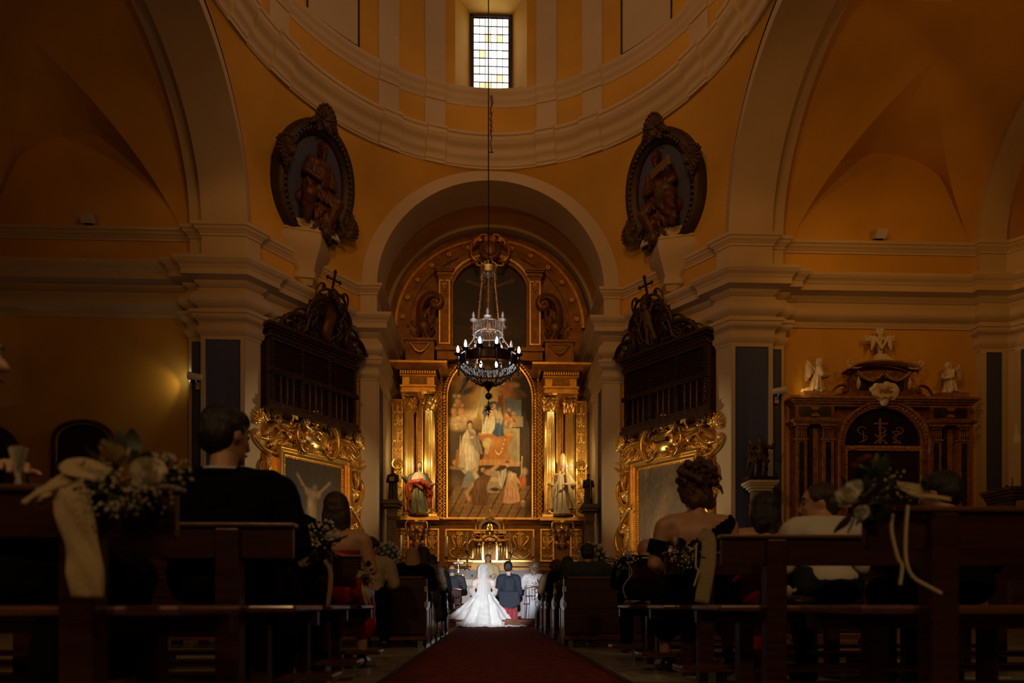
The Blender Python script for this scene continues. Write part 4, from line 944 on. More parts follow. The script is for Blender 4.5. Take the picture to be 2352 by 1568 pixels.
        cv.blob(.2,1.3,.5,.4,(.09,.07,.05),0,1.).blob(.75,1.35,.3,.25,(.14,.11,.075),0,1.).blob(.5,1.0,.16,.3,(.28,.19,.11),-20,.9).blob(.35,.7,.2,.3,(.30,.20,.115),-35,.9).blob(.3,.45,.1,.25,(.36,.22,.12),-20,.8).blob(.55,.6,.2,.2,(.15,.10,.065),0,1.).blob(.7,.3,.3,.3,(.22,.155,.095),0,1.).blob(.12,.2,.2,.3,(.20,.145,.09),0,1.)
        r = random.Random(4)
        for i in range(60):
            x, y = r.random(), r.random()*1.5; a = r.uniform(30, 80); cv.line([(x,y),(x+.1*math.cos(math.radians(a)),y+.1*math.sin(math.radians(a)))], .012, r.choice([(.33,.235,.14),(.10,.075,.05),(.24,.17,.11)]), .5)
        lab2 = 'smoky brown painting of an indistinct robed figure, in gilded frame'
    cv.noise(.2,30,3).noise(.12,80,4)
    picture('canvas', cv, x0, x1, z0, z1, -.08, T)
    return T
# ------------------------------------------------------------------ latticed wooden tribunes
def tribune(s):
    T = on_diag('tribune', 'black wooden lattice tribune above the gilded frame of the %s' % ('crucifixion' if s < 0 else 'smoky brown picture'), 'balcony', s, off=0.)
    def b(mb, nm, m=WOODB, smooth=True, par=None): return mb.build(nm, m, par or T, smooth, 40)
    ux0, ux1 = -1.22, 1.50
    X = lambda u: s*u
    def bx(mb, u0, u1, y0, y1, z0, z1): a, c = sorted((X(u0), X(u1))); return mb.box(a, c, y0, y1, z0, z1)
    mb = MB(); bx(mb, ux0, ux1, -.16, 0, 5.35, 7.2); b(mb, 'back_board', smooth=False)
    for u0, u1 in ((ux0-.02, ux0+.02), (ux1-.02, ux1+.02)): mb = MB(); bx(mb, u0, u1, -.38, 0, 5.35, 7.2); b(mb, 'side_board', smooth=False)
    for g, z0, z1 in ((.02,7.08,7.16),(.05,7.16,7.22),(.0,7.22,7.36),(.07,7.36,7.42),(.13,7.42,7.50)):
        mb = MB(); bx(mb, ux0-g, ux1+g, -.42-g, 0, z0, z1); b(mb, 'cornice_moulding', smooth=False)
    for z0, z1, g in ((6.28,6.40,.05),(5.42,5.56,.05),(5.32,5.42,.09)):
        mb = MB(); bx(mb, ux0-g, ux1+g, -.40-g, 0 if z0 < 5.4 else -.30, z0, z1); b(mb, 'rail', smooth=False)
    for i in range(26):
        pass
    bd = MB()
    for zz in (6.34, 5.49, 7.19, 7.29):
        for i in range(40): bd.ell((X(ux0+.03+(ux1-ux0-.06)*i/39), -.455 if zz < 7 else -.47, zz), (.028,.025,.03), 6, 4)
    b(bd, 'carved_bead_rows')['kind'] = 'stuff'
    us = [ux0+.06+(ux1-ux0-.12)*i/3 for i in range(4)]
    for u in us:                                          # carved posts
        mb = MB(); bx(mb, u-.05, u+.05, -.40, -.30, 5.4, 7.1)
        for k in range(22): mb.ell((X(u)+.02*math.sin(k*1.7), -.41, 5.62+.068*k), (.045,.04,.03), 7, 5)
        b(mb, 'post')
        mb = MB(); mb.lathe([(0,0),(.05,-.02),(.065,-.08),(.04,-.15),(.05,-.2),(.0,-.27)], 10, (X(u), -.38, 5.32)); b(mb, 'pendant')
    for i in range(3):
        u0, u1 = us[i]+.06, us[i+1]-.06
        mb = MB(); z0, z1 = 6.42, 7.08; w_ = u1-u0; st = .062
        def lat(mb, z0, z1, y, dirs):
            h = z1-z0; k = -h
            for dr in dirs:
                k = -h
                while k < w_:
                    a0 = max(0, k); a1 = min(w_, k+h)
                    if a1 > a0+.01:
                        pa, pb = (a0, z0+(a0-k)), (a1, z0+(a1-k))
                        if dr < 0: pa, pb = (w_-pa[0], pa[1]), (w_-pb[0], pb[1])
                        mb.bar((X(u0+pa[0]), y-.012*dr, pa[1]), (X(u0+pb[0]), y-.012*dr, pb[1]), .016, .016, (0,1,0))
                    k += st
        lat(mb, z0, z1, -.34, (1, -1)); b(mb, 'lattice', smooth=False)['kind'] = 'stuff'
        mb = MB(); lat(mb, 5.58, 6.28, -.27, (1, -1)); b(mb, 'lattice', smooth=False)['kind'] = 'stuff'
        for k in range(3):
            u = u0+w_*(k+1)/4
            mb = MB(); mb.lathe([(.016,0),(.022,.03),(.014,.08),(.022,.2),(.026,.35),(.022,.5),(.014,.62),(.022,.66),(.016,.70)], 8, (X(u), -.37, 5.58)); b(mb, 'baluster', mat('baluster_wood', (.075,.035,.018), .35))
    # leaning crest of pierced scrolls
    C = bpy.data.objects.new('crest', None); COL.objects.link(C); C.parent = T; C.location = (X(-.10), -.34, 7.5); C.rotation_euler = (math.radians(17), 0, 0)
    mb = MB(); mb.prism([(-1.2,.0),(1.2,.0),(1.15,.16),(.92,.34),(.74,.3),(.66,.52),(.56,.74),(.42,.96),(.24,1.18),(0,1.24),(-.24,1.18),(-.42,.96),(-.56,.74),(-.66,.52),(-.74,.3),(-.92,.34),(-1.15,.16)], -.02, .03); b(mb, 'crest_board', smooth=False, par=C)
    for k in (-1, 1):
        for kind, x, z, sz, a, f in (('v',1.36,.14,.26,170,1),('c',1.0,.22,.62,150,1),('leaf',.72,.2,.5,60,1),('c',1.12,.18,.34,30,1),('s',.62,.35,.66,130,1),('c',.45,.72,.62,110,1),('leaf',.55,.62,.5,40,1),('shell',.62,.78,.36,60,1),('leaf',.32,1.02,.45,30,1),
                                     ('c',.22,1.2,.4,150,1),('v',.4,1.28,.3,120,1),('s',.25,.28,.5,70,1),('leaf',.38,.15,.4,90,1),('c',.8,.5,.4,170,-1),('leaf',.95,.2,.34,120,1),('leaf',1.12,.3,.3,70,1),('shell',.92,.34,.3,40,1),('c',.62,.2,.36,20,1),('leaf',.5,.42,.4,150,1),('s',.42,.5,.5,80,-1),('rosette',.56,.5,.2,0,1),('leaf',.62,.66,.34,70,1),('c',.3,.92,.42,70,1),('shell',.45,1.02,.28,40,1),('rosette',.3,.62,.18,0,1),('leaf',.2,1.1,.32,60,1),('leaf',.78,.36,.36,20,1),('v',.75,.12,.3,60,1),('c',.16,.16,.3,100,1)):
            orn(C, kind, k*x, -.05, z, sz, a*k, f*k, WOODB, depth=1.2)
    if s < 0: mb = MB(); mb.prism([(-.16,.55),(.14,.5),(.16,.85),(-.12,.92)], -.16, -.1); mb.ell((0,-.12,.4), (.16,.1,.3), 10, 8); b(mb, 'crest_shield', mat('reddish_carving', (.085,.03,.014), .45), par=C)
    else: mb = MB(); mb.ell((-.05,-.12,.8), (.13,.09,.26), 10, 8); mb.cap((-.1,-.14,.6), .06, (-.16,-.14,.2), .05); mb.cap((.03,-.14,.6), .06, (.1,-.14,.25), .05); mb.ell((-.05,-.14,1.1), (.075,.08,.1)); mb.cap((-.17,-.12,.98), .05, (-.3,-.12,.75), .035); mb.cap((.07,-.12,.98), .05, (.2,-.12,1.12), .035); mb.ell((-.05,-.13,.66), (.15,.1,.09)); o = b(mb, 'crest_figure', mat('ochre_carving', (.085,.045,.018), .5), par=C); remesh(o, .02, 2); crease(o, .012, (12,12,8))
    orn(C, 'shell', 0, -.08, 1.2, .5, 0, 1, WOODB); orn(C, 'leaf', 0, -.08, .25, .5, 0, 1, WOODB)
    cr = MB(); cr.bar((0,0,1.3), (0,0,1.86), .05, .05, (0,1,0)); cr.bar((-.19,0,1.66), (.19,0,1.66), .05, .05, (0,1,0))
    for x, z in ((-.2,1.66),(.2,1.66),(0,1.87)):
        for dx, dz in ((.03,0),(-.03,0),(0,.03),(0,-.03)): cr.ell((x+dx,0,z+dz), .028, 8, 6)
    b(cr, 'crest_cross', par=C)
    return T
# ------------------------------------------------------------------ oval reliefs in the pendentives
def medallion(s):
    T = on_diag('relief_medallion', 'dark oval relief of a seated saint on blue, %s' % ('knees covered in red-brown drapery' if s < 0 else 'holding up an open scroll'), 'relief', s, off=.52, z=11.55)
    T.location.x += s*CD.x*.22; T.location.y += CD.y*.22
    T.rotation_euler = (math.radians(16), 0, WRZ*s); T.rotation_mode = 'XYZ'
    FR = mat('dark_walnut_frame', (.030,.016,.008), .5, bump=.3, bscale=20, var=.3, vscale=5); LF = mat('dull_gilt_leaf', (.075,.042,.016), .5, bump=.3, bscale=25, var=.3, vscale=6)
    RB = mat('red_brown_carving', (.085,.026,.012), .45, bump=.3, bscale=14, var=.4, vscale=6); BF = mat('slate_blue_field', (.075,.085,.20), .8, bump=.2, bscale=10)
    def b(mb, nm, m, smooth=True): return mb.build(nm, m, T, smooth, 50)
    A, B = 1.18, 1.5
    def oval(g): 
        pts = []
        for i in range(64):
            a = 2*PI*i/64; x = (A+g)*math.cos(a); z = (B+g)*math.sin(a)
            if z < -1.28-g*.6: z = -1.28-g*.6
            pts.append((x, z))
        return pts
    mb = MB(); mb.prism([(x, z) for x, z in oval(-.15)][::-1], .06, .2); b(mb, 'field', BF, False)
    rows = []
    for g, y in ((.02,.85),(.02,-.02),(-.04,-.12),(-.14,-.14),(-.22,-.06),(-.3,-.02),(-.36,.05),(-.38,.2)): rows.append([(x, y, z) for x, z in oval(g)])
    mb = MB(); mb.grid(rows, cu=True); b(mb, 'oval_frame', FR)
    bd = MB()
    for i in range(60):
        a = 2*PI*i/60; x, z = (A-.19)*math.cos(a), (B-.19)*math.sin(a)
        if z > -1.1: bd.ell((x, -.12, z), (.05,.04,.05), 7, 5)
    b(bd, 'frame_carving', LF)['kind'] = 'stuff'
    for a, sz in ((80 if s > 0 else 100, 1.), (12 if s > 0 else 168, .95), (205 if s > 0 else -25, .95)):
        r = math.radians(a); x, z = (A-.05)*math.cos(r), (B-.02)*math.sin(r)
        orn(T, 'shell', x, -.2, z, .72*sz, -(90-a), 1, LF, depth=1.4); orn(T, 'cherub', x*.88, -.2, z*.88, .55*sz, -(90-a), 1, LF)
        for k in (-1, 1): orn(T, 'leaf', x+.2*k*math.sin(r), -.16, z-.2*k*math.cos(r), .6, -(90-a)+k*50, 1, LF, depth=1.3)
    orn(T, 'cherub', -s*.25, -.28, -1.12, .8, 0, 1, LF); orn(T, 'leaf', -s*.05, -.25, -.95, .6, 40*s, 1, LF); orn(T, 'leaf', -s*.45, -.25, -.95, .6, -40*s, 1, LF)
    # the seated saint, one carved body
    mb = MB(); k = s
    mb.ell((0,.02,.15), (.30,.24,.42), 14, 10); mb.ell((0,-.02,.45), (.34,.2,.18), 12, 8); mb.cap((0,-.02,.55), .09, (0,-.05,.72), .08); head_prims(mb, (0,-.06,.86), 1.45, PI+.35*s, .1)
    mb.cap((.3,-.02,.46), .12, (.46,-.12,.12), .10); mb.cap((.46,-.12,.12), .10, (.2,-.34,.02), .07); mb.cap((-.3,-.02,.46), .12, (-.44,-.12,.14), .10); mb.cap((-.44,-.12,.14), .10, (-.15,-.34,.05), .07)
    mb.cap((.15,-.1,-.22), .2, (.42,-.42,-.30), .17); mb.cap((.42,-.42,-.30), .17, (.34,-.3,-.85), .11); mb.cap((-.15,-.1,-.22), .2, (-.42,-.4,-.42), .17); mb.cap((-.42,-.4,-.42), .17, (-.3,-.28,-.92), .11)
    for i in range(12):
        a = -1.2+2.4*i/11; mb.cap((.35*a, -.12, -.05-.05*abs(a)), .06, (.5*a*.8, -.34, -.7+.15*math.sin(i*2.1)), .05)
    mb.ell((0,.05,-.45), (.55,.2,.3), 12, 8)
    mb.ell((0,.0,.94), (.13,.12,.10)); mb.ell((.03*s,-.15,.66), (.05,.05,.09)); mb.ell((0,.03,.8), (.12,.08,.14))
    for i in range(14): u = -1+2*i/13; mb.cap((.34*u,-.2+.1*abs(u),.42), .022, (.16*u,-.26+.08*abs(u),-.08), .026); mb.cap((.5*u,-.34+.1*abs(u),-.3), .025, (.42*u,-.34+.1*abs(u),-.85+.1*math.sin(i*2)), .03)
    for i in range(7): mb.cap((-.3+.1*i,-.12,.5), .05, (-.36+.12*i,-.2+.03*abs(i-3),-.05), .06)
    for i in range(6): mb.cap((-.45+.16*i, -.3, -.12-.05*(i % 2)), .055, (-.2+.15*i, -.42, -.42), .045)
    o = b(mb, 'seated_saint', RB); remesh(o, .017, 1); crease(o, .010, (7,7,4), 3)
    if s > 0:
        mb = MB(); mb.grid([[(x, -.36-.05*math.sin(3*x), z0_+.12*x) for x in [-.05+.6*i/8 for i in range(9)]] for z0_ in (.32, .5)]); mb.tube([(.56,-.36,.38),(.56,-.36,.6)], .05, 8); o = b(mb, 'scroll_sheet', mat('gilt_scroll_sheet', (.16,.10,.045), .5))
        mb = MB(); mb.ell((.25,-.35,-.2), (.28,.16,.32), 10, 8); mb.cap((.1,-.36,-.3), .12, (.35,-.4,-.7), .08); mb.cap((.35,-.36,-.2), .12, (.5,-.4,-.6), .07); o = b(mb, 'gilt_drapery', LF); remesh(o, .03, 3); crease(o, .02, (10,10,5), 7)
    return T
def corbel(s):
    T = on_diag('corbel', 'white flaring plaster corbel under the oval relief %s' % ('with red-brown drapery' if s < 0 else 'with the open scroll'), 'corbel', s, off=.02)
    mb = MB(); u = s*.2
    def four(prof, nm):
        m_ = MB(); q = [[(u+r*math.cos(PI/2*i)*1.0, -r*math.sin(PI/2*i)*.72 if i in (0,1,2,3) else 0, z) for i in (0, 3, 2, 1)] for r, z in prof]
        q = [[(u-r, .0, z), (u-r*.92, -.12, z), (u, -.18-r*.62, z), (u+r*.92, -.12, z), (u+r, .0, z)] for r, z in prof]
        m_.grid(q); m_._add(q[0], [(0,1,2,3,4)]); m_._add(q[-1], [(4,3,2,1,0)]); return m_.build(nm, WHITE, T, True, 30)
    four([(.16,8.98),(.27,9.12),(.36,9.14),(.36,9.30),(.28,9.33)], 'foot')
    four([(.28,9.33),(.34,9.45),(.46,9.62),(.62,9.80),(.76,9.98),(.80,10.12),(.76,10.22),(.70,10.27)], 'body')
    four([(.74,10.27),(.74,10.33),(.62,10.36),(.60,10.40),(.56,10.62)], 'top_block')
    return T
for s in (-1, 1): gilt_frame(s); tribune(s); medallion(s); corbel(s)
# ------------------------------------------------------------------ small white box lamps on ledges
LAMPM = mat('white_lamp_box', (.52,.50,.46), .5)
def box_lamp(p, rx, rz, label, sc=1.):
    T = thing('box_lamp', label, 'lamp', p, rz, 'small white box lamps on the ledges', sc)
    mb = MB(); mb.xf(Matrix.Rotation(rx, 4, 'X')); mb.box(-.13,.13,-.10,.10,.06,.28); mb.build('housing', LAMPM, T, False)
    mb = MB(); mb.xf(Matrix.Rotation(rx, 4, 'X')); mb.box(-.11,.11,.10,.11,.08,.26); mb.build('glass', mat('lamp_glass_dark', (.06,.06,.06), .2), T, False)
    mb = MB(); mb.box(-.09,.09,-.03,.03,0,.08); mb.build('bracket', IRON, T, False)
for px, py, Y, rx, rz, lb in ((938,268,18.05,-.5,.2,'small white box lamp on the dome ring above the crucifixion side'),(1320,275,18.05,-.5,-.2,'small white box lamp on the dome ring above the bishop statue side')):
    q = P(px, py, Y); box_lamp((q.x, q.y, 14.03), rx, rz, lb)
for s in (-1, 1):
    n = Vector((s*CN.x, CN.y)); box_lamp((s*(WM.x-CD.x*.36)+n.x*.52, WM.y-CD.y*.36+n.y*.52, 10.28), -.4, WRZ*s, 'small white box lamp on the corbel under the relief %s' % ('with red-brown drapery' if s < 0 else 'with the open scroll'))
box_lamp((P(203,498,15.9).x, 15.93, 9.79), .5, .1, 'small white box lamp on the ledge above the arched dark niche')
box_lamp((P(2020,525,15.9).x, 15.93, 9.79), .5, -.1, 'small white box lamp on the ledge above the draped stone cross')
# ------------------------------------------------------------------ swivelling wall spotlights on the piers
def wall_spot(loc, s, label, on):
    T = thing('wall_spotlight', label, 'spotlight', loc, 0)
    mb = MB(); mb.box(-.05,.05,-.05,.0,-.16,.02); mb.build('bracket', LAMPM, T, False)
    mb = MB(); mb.xf(Matrix.Translation((0,-.14,.12)) @ Matrix.Rotation(s*PI/2*.9, 4, 'Y')); mb.lathe([(0,-.16),(.06,-.16),(.08,-.1),(.085,.1),(.10,.14),(.10,.17),(.075,.165)], 16); mb.build('head', LAMPM, T)
    mb = MB(); mb.xf(Matrix.Translation((0,-.14,.12)) @ Matrix.Rotation(s*PI/2*.9, 4, 'Y')); mb.lathe([(.078,.158),(0,.158)], 16); mb.build('lens', mat('lit_lens', (1,1,1), .3, emit=(1,.85,.6), estr=30) if on else mat('lens_glass', (.3,.28,.25), .2), T)
    mb = MB(); mb.tube([(0,-.05,-.06),(0,-.14,.0),(0,-.14,.06)], .02, 8); mb.build('arm', LAMPM, T)
    return T
L = P(455, 880, 15.85); wall_spot((L.x, 15.87, L.z), -1, 'lit white wall spotlight on the blue pilaster beside the arched niche', True)
spot('wall_spotlight_beam', (L.x-.32, 15.70, L.z+.12), (L.x-2.0, 16.05, L.z-.25), 6, (1,.62,.22), 100, .5, .03)
Rr = P(1783, 912, 15.85); wall_spot((Rr.x, 15.87, Rr.z), 1, 'white wall spotlight on the blue pilaster aimed at the side altar', False)
spot('side_altar_spotlight_beam', (Rr.x+.3, 15.5, Rr.z+.12), (10.6, 16.05, 6.6), 6, (1,.5,.12), 120, .6, .03)
# ================================================================== figures carved or living: shared tools
def hand_prims(mb, wrist, d, n, k=1., curl=.5, side=1):           # palm along d, palm normal n
    w_ = Vector(wrist); d = Vector(d).normalized(); n = Vector(n); n = (n-d*n.dot(d)).normalized(); x = d.cross(n)*side
    mb.cap(w_, .024*k, w_+d*.05*k, .030*k, 8); mb.cap(w_+d*.045*k-x*.018*k, .018*k, w_+d*.085*k-x*.02*k, .014*k, 8); mb.cap(w_+d*.045*k+x*.018*k, .018*k, w_+d*.085*k+x*.02*k, .014*k, 8)
    for i, L in enumerate((.062, .075, .070, .052)):
        b = w_+d*.09*k+x*(-.03+.02*i)*k; p1 = b+(d*math.cos(curl*.6)+n*math.sin(curl*.6))*L*.5*k; p2 = p1+(d*math.cos(curl*1.6)+n*math.sin(curl*1.6))*L*.5*k
        mb.cap(b-d*.01*k, .0095*k, p1, .0088*k, 7); mb.cap(p1, .0088*k, p2, .0072*k, 7)
    t0 = w_+d*.03*k-x*.028*k; t1 = t0+(d*.7-x*.7)*.035*k+n*.01*k; t2 = t1+(d*.9-x*.25)*.032*k+n*.012*k
    mb.cap(t0, .012*k, t1, .0105*k, 7); mb.cap(t1, .0105*k, t2, .008*k, 7)
def feather_wing(mb, root, up, out, L, n=9, back=(0,1,0)):
    root = Vector(root); up = Vector(up).normalized(); out = Vector(out).normalized(); bk = Vector(back)
    tip = root+up*L*.45+out*L*.25
    mb.cap(root, L*.05, tip, L*.06, 8)
    for i in range(n):
        t = i/(n-1); a = root.lerp(tip, .2+.8*t); e = a+(-up*(.55+.4*t)+out*(.35-.15*t))*L*.85+bk*.02*i
        d = (e-a).normalized(); mid = (a+e)/2; q = d.to_track_quat('Z', 'Y').to_matrix()
        mb.ell(mid, (L*.065, L*.02, (e-a).length/2), 8, 6, q)
# ------------------------------------------------------------------ statues of the altarpiece
FLESH = mat('painted_carved_flesh', (.62,.42,.27), .5, bump=.05); CREAM = mat('cream_gilded_drapery', (.66,.52,.30), .42, .15, bump=.15, bscale=30, var=.12, vscale=8)
SGREEN = mat('grey_green_robe', (.22,.22,.13), .45, bump=.1, var=.2, vscale=6); SRED = mat('red_mantle', (.42,.075,.03), .4, bump=.1, var=.2, vscale=5); SWHITE = mat('pale_cape', (.60,.52,.40), .5, bump=.1, var=.1)
def statue_base(T, r=.34): mb = MB(); mb.lathe([(0,0),(r,0),(r,.05),(r*.9,.08),(0,.08)], 16); mb.build('rock_base', GOLDD, T)
q = P(962, 1185, 20.35)
T = thing('saint_statue', 'painted statue of a saint with outspread arms and a red mantle, beside fluted columns', 'statue', (q.x, 20.38, z0c)); statue_base(T)
mb = MB(); loft(mb, [(0.02,0,.06,.27,.2,.03),(0,0,.3,.25,.19,.05),(-.02,-.03,.6,.22,.19,.045),(0,0,.95,.2,.16,.02),(0,0,1.2,.2,.13,.01),(0,0,1.36,.13,.09,0)], 8, 60, 4, 3, .35, .8, True); mb.build('robe', SGREEN, T)
mb = MB(); mb.cap((0,0,1.34), .055, (.02,-.02,1.5), .05); R_ = head_prims(mb, (.03,-.02,1.6), 1., PI-.35, -.12)
for s_, w_, e in ((-1, (-.50,-.22,1.26), (-.36,-.05,1.10)), (1, (.46,-.26,.98), (.36,-.04,1.02))): mb.cap((s_*.2,0,1.3), .075, e, .065); mb.cap(e, .065, w_, .04); 
o = mb.build('body', FLESH, T); remesh(o, .014, 3)
mb = MB(); hand_prims(mb, (-.50,-.22,1.26), (-.3,-.4,.6), (0,-1,0)); mb.build('hand', FLESH, T); mb = MB(); hand_prims(mb, (.46,-.26,.98), (.7,-.5,0), (0,0,1)); mb.build('hand', FLESH, T)
for s_, w_, e in ((-1, (-.46,-.18,1.22), (-.36,-.05,1.10)), (1, (.43,-.2,.985), (.36,-.04,1.02))): mb = MB(); mb.cap((s_*.2,0,1.3), .088, e, .085); mb.cap(e, .085, w_, .065); o = mb.build('sleeve', mat('dark_green_sleeve', (.10,.10,.06), .5), T); remesh(o, .016, 2); crease(o, .01, (18,18,18), 2)
mb = MB(); mb.ell((.02,.02,1.65), (.09,.1,.1), 12, 8); mb.ell((.0,.05,1.56), (.09,.07,.1), 10, 8); mb.ell((.06,-.105,1.497), (.034,.03,.05), 10, 8); o = mb.build('hair', mat('statue_hair', (.16,.09,.045), .6), T); remesh(o, .016, 2); crease(o, .008, (30,30,12))
mb = MB(); loft(mb, [(0,0,1.04,.33,.2,.03),(0,0,1.15,.30,.18,.022),(0,0,1.28,.24,.15,.01),(0,0,1.40,.12,.09,0)], 9, 56, 4, 5, .1); mb.build('cape', SWHITE, T)
mb = MB()
mb.cap((-.30,-.05,1.10), .10, (-.34,-.02,.62), .07); mb.cap((-.24,-.14,1.06), .09, (-.27,-.16,.5), .04); mb.cap((-.2,-.18,1.04), .08, (.1,-.22,1.08), .08); mb.cap((.1,-.22,1.08), .09, (.36,-.18,.93), .09); mb.cap((.3,-.12,1.0), .1, (.38,-.1,.7), .07); mb.cap((.33,.0,.95), .1, (.34,.03,.3), .05); mb.cap((.28,.06,.9), .1, (.25,.08,.25), .08); mb.cap((-.3,.02,1.0), .1, (-.32,.05,.2), .07); mb.cap((-.1,-.2,1.03), .06, (.12,-.2,.86), .05); mb.cap((-.36,-.05,1.0), .05, (-.44,-.06,.8), .03)
o = mb.build('red_mantle', SRED, T); remesh(o, .016, 3); crease(o, .018, (14,14,5), 2)
q = P(1293, 1190, 20.35)
T = thing('bishop_statue', 'cream statue of a bishop with tall mitre and cope, beside fluted columns', 'statue', (q.x, 20.38, z0c)); statue_base(T)
mb = MB(); loft(mb, [(0,0,.06,.30,.2,.03),(-.02,0,.3,.26,.18,.045),(-.02,-.02,.65,.22,.17,.04),(0,0,1.0,.22,.15,.02),(0,0,1.3,.2,.12,.01),(0,0,1.42,.1,.08,0)], 9, 60, 4, 8, .3, .75, True); mb.build('robe', SWHITE, T)
mb = MB(); mb.cap((0,0,1.38), .055, (0,-.02,1.5), .05); head_prims(mb, (0,-.03,1.58), 1., PI+.25, -.1); mb.ell((-.02,-.12,1.47), (.05,.045,.09), 10, 8)
for s_, w_, e in ((-1, (-.40,-.24,.98), (-.34,-.02,1.06)), (1, (.05,-.30,1.0), (.34,-.08,1.05))): mb.cap((s_*.2,0,1.32), .08, e, .07); mb.cap(e, .07, w_, .04)
o = mb.build('body', FLESH, T); remesh(o, .014, 3)
mb = MB(); hand_prims(mb, (-.40,-.24,.98), (-.8,-.5,.0), (0,0,1)); mb.build('hand', FLESH, T); mb = MB(); hand_prims(mb, (.05,-.30,1.0), (-.8,-.2,-.1), (0,0,-1)); mb.build('hand', FLESH, T)
for s_, w_, e in ((-1, (-.36,-.18,1.0), (-.34,-.02,1.06)), (1, (.12,-.26,1.0), (.34,-.08,1.05))): mb = MB(); mb.cap((s_*.2,0,1.32), .09, e, .09); mb.cap(e, .09, w_, .07); o = mb.build('sleeve', CREAM, T); remesh(o, .016, 2); crease(o, .01, (18,18,18), 3)
mb = MB(); n = 24; mb.grid([[(.0+r*math.cos(2*PI*i/n)*1.0, -.02+r*.8*math.sin(2*PI*i/n), z+.0) for i in range(n)] for r, z in ((.09,1.62),(.105,1.72),(.115,1.84),(.10,1.94),(.06,2.02),(.005,2.07))], cu=True); mb.build('mitre', CREAM, T)
mb = MB(); loft(mb, [(0,.02,.25,.40,.24,.05),(0,.02,.6,.38,.24,.04),(0,.02,.95,.36,.22,.03),(0,.02,1.2,.33,.19,.015),(0,0,1.36,.2,.13,.01),(0,0,1.45,.1,.09,0)], 9, 56, 4, 12, .2, .8, False, -PI/2+.45, 3*PI/2-.75); mb.build('cope', CREAM, T)
mb = MB(); mb.tube([(.10,-.24,1.42),(.13,-.27,1.1),(.2,-.3,.75),(.32,-.3,.4)], [.05,.05,.06,.05], 8); mb.tube([(-.12,-.24,1.42),(-.18,-.27,1.1),(-.34,-.28,.85),(-.36,-.25,.6)], [.05,.05,.06,.04], 8); mb.build('cope_border', CREAM, T)
# two small dark statues on wall brackets of the chancel
for s_, px, top, bot, lb in ((-1, 893, 1073, 1150, 'small dark friar statue holding a book, on bracket by the saint statue'), (1, 1353, 1087, 1160, 'small dark friar statue with a pale staff, on bracket by the bishop statue')):
    Yq = 19.6; a = P(px, bot, Yq); h = P(px, top, Yq).z-a.z; T = thing('friar_statue', lb, 'statue', (s_*3.02, Yq, a.z), 0, None, h/1.62)
    DK = mat('black_habit', (.022,.018,.018), .55, bump=.2)
    mb = MB(); loft(mb, [(0,0,0,.24,.2,.02),(0,0,.4,.2,.17,.025),(0,0,.85,.2,.15,.015),(0,0,1.15,.22,.14,.01),(0,0,1.32,.12,.09,0)], 8, 48, 4, 2, .1, 1., True); mb.cap((-.2,0,1.2), .08, (-.24,-.12,.92), .07); mb.cap((-.24,-.12,.92), .06, (-.05,-.26,.98), .05); mb.cap((.2,0,1.2), .08, (.24,-.12,.95), .07); mb.cap((.24,-.12,.95), .06, (.1,-.28,1.0), .05); mb.build('habit', DK, T)
    mb = MB(); mb.cap((0,0,1.3), .05, (0,-.01,1.4), .05); head_prims(mb, (0,-.02,1.5), 1., PI, -.1); o = mb.build('body', mat('dark_statue_flesh', (.14,.085,.05), .5), T); remesh(o, .016, 2)
    mb = MB(); mb.ell((0,.02,1.54), (.085,.095,.08), 10, 8); mb.build('hair', DK, T)
    mb = MB()
    if s_ < 0: mb.box(-.12,.1,-.36,-.28,.9,1.1)
    else: mb.tube([(.1,-.3,.3),(.05,-.34,1.5)], .02, 6); mb.tube([(.05,-.34,1.5),(-.05,-.34,1.5)], .02, 6)
    mb.build('attribute', mat('pale_wood', (.40,.28,.14), .5), T)
    B_ = thing('wall_bracket', 'carved dark stone bracket carrying the %s' % ('friar statue with the book' if s_ < 0 else 'friar statue with the staff'), 'bracket', (s_*3.05, Yq, a.z))
    GS = mat('grey_brown_stone', (.17,.12,.075), .6, bump=.2, var=.2)
    mb = MB(); mb.box(-.25,.25,-.32,.28,-.06,0); mb.box(-.29,.29,-.36,.28,-.13,-.06); mb.box(-.24,.24,-.3,.28,-.22,-.13); mb.build('ledge', GS, B_, False)
    mb = MB(); mb.lathe([(.24,-.22),(.2,-.35),(.22,-.5),(.15,-.6),(.17,-.8),(.17,-1.3),(.22,-1.34),(.22,-1.45)], 4, (0,0,0), PI/4, PI/4+2*PI); mb.build('console', GS, B_, True, 30)
    mb = MB(); mb.box(-.2,.2,-.2,.28,-(a.z-.16),-1.45); mb.build('pedestal', GS, B_, False)
# ------------------------------------------------------------------ tabernacle
YT = 20.3; T = thing('tabernacle', 'gilded domed tabernacle with arched door at the foot of the altar picture', 'tabernacle', (CX, YT, 0))
def tb(mb, nm, m=GOLD, smooth=True, par=None): return mb.build(nm, m, par or T, smooth, 40)
tz = lambda y: hz(y, YT); tx = lambda d: d*YT/F_PX
mb = MB(); mb.box(-tx(42), tx(42), -.1, .4, .155, tz(1292)); tb(mb, 'plinth', GOLDD, False)
mb = MB(); mb.box(-tx(34), tx(34), 0, .4, tz(1292), tz(1226)); tb(mb, 'body', GOLDP, False)
for z, g, h in ((tz(1292), .05, .07), (tz(1243), .03, .05), (tz(1226), .05, .07), (tz(1221), .09, .05)):
    mb = MB(); mb.box(-tx(34)-g, tx(34)+g, -.12-g, .4, z, z+h); tb(mb, 'moulding', GOLD, False)
dw = tx(14); zs_ = tz(1253)
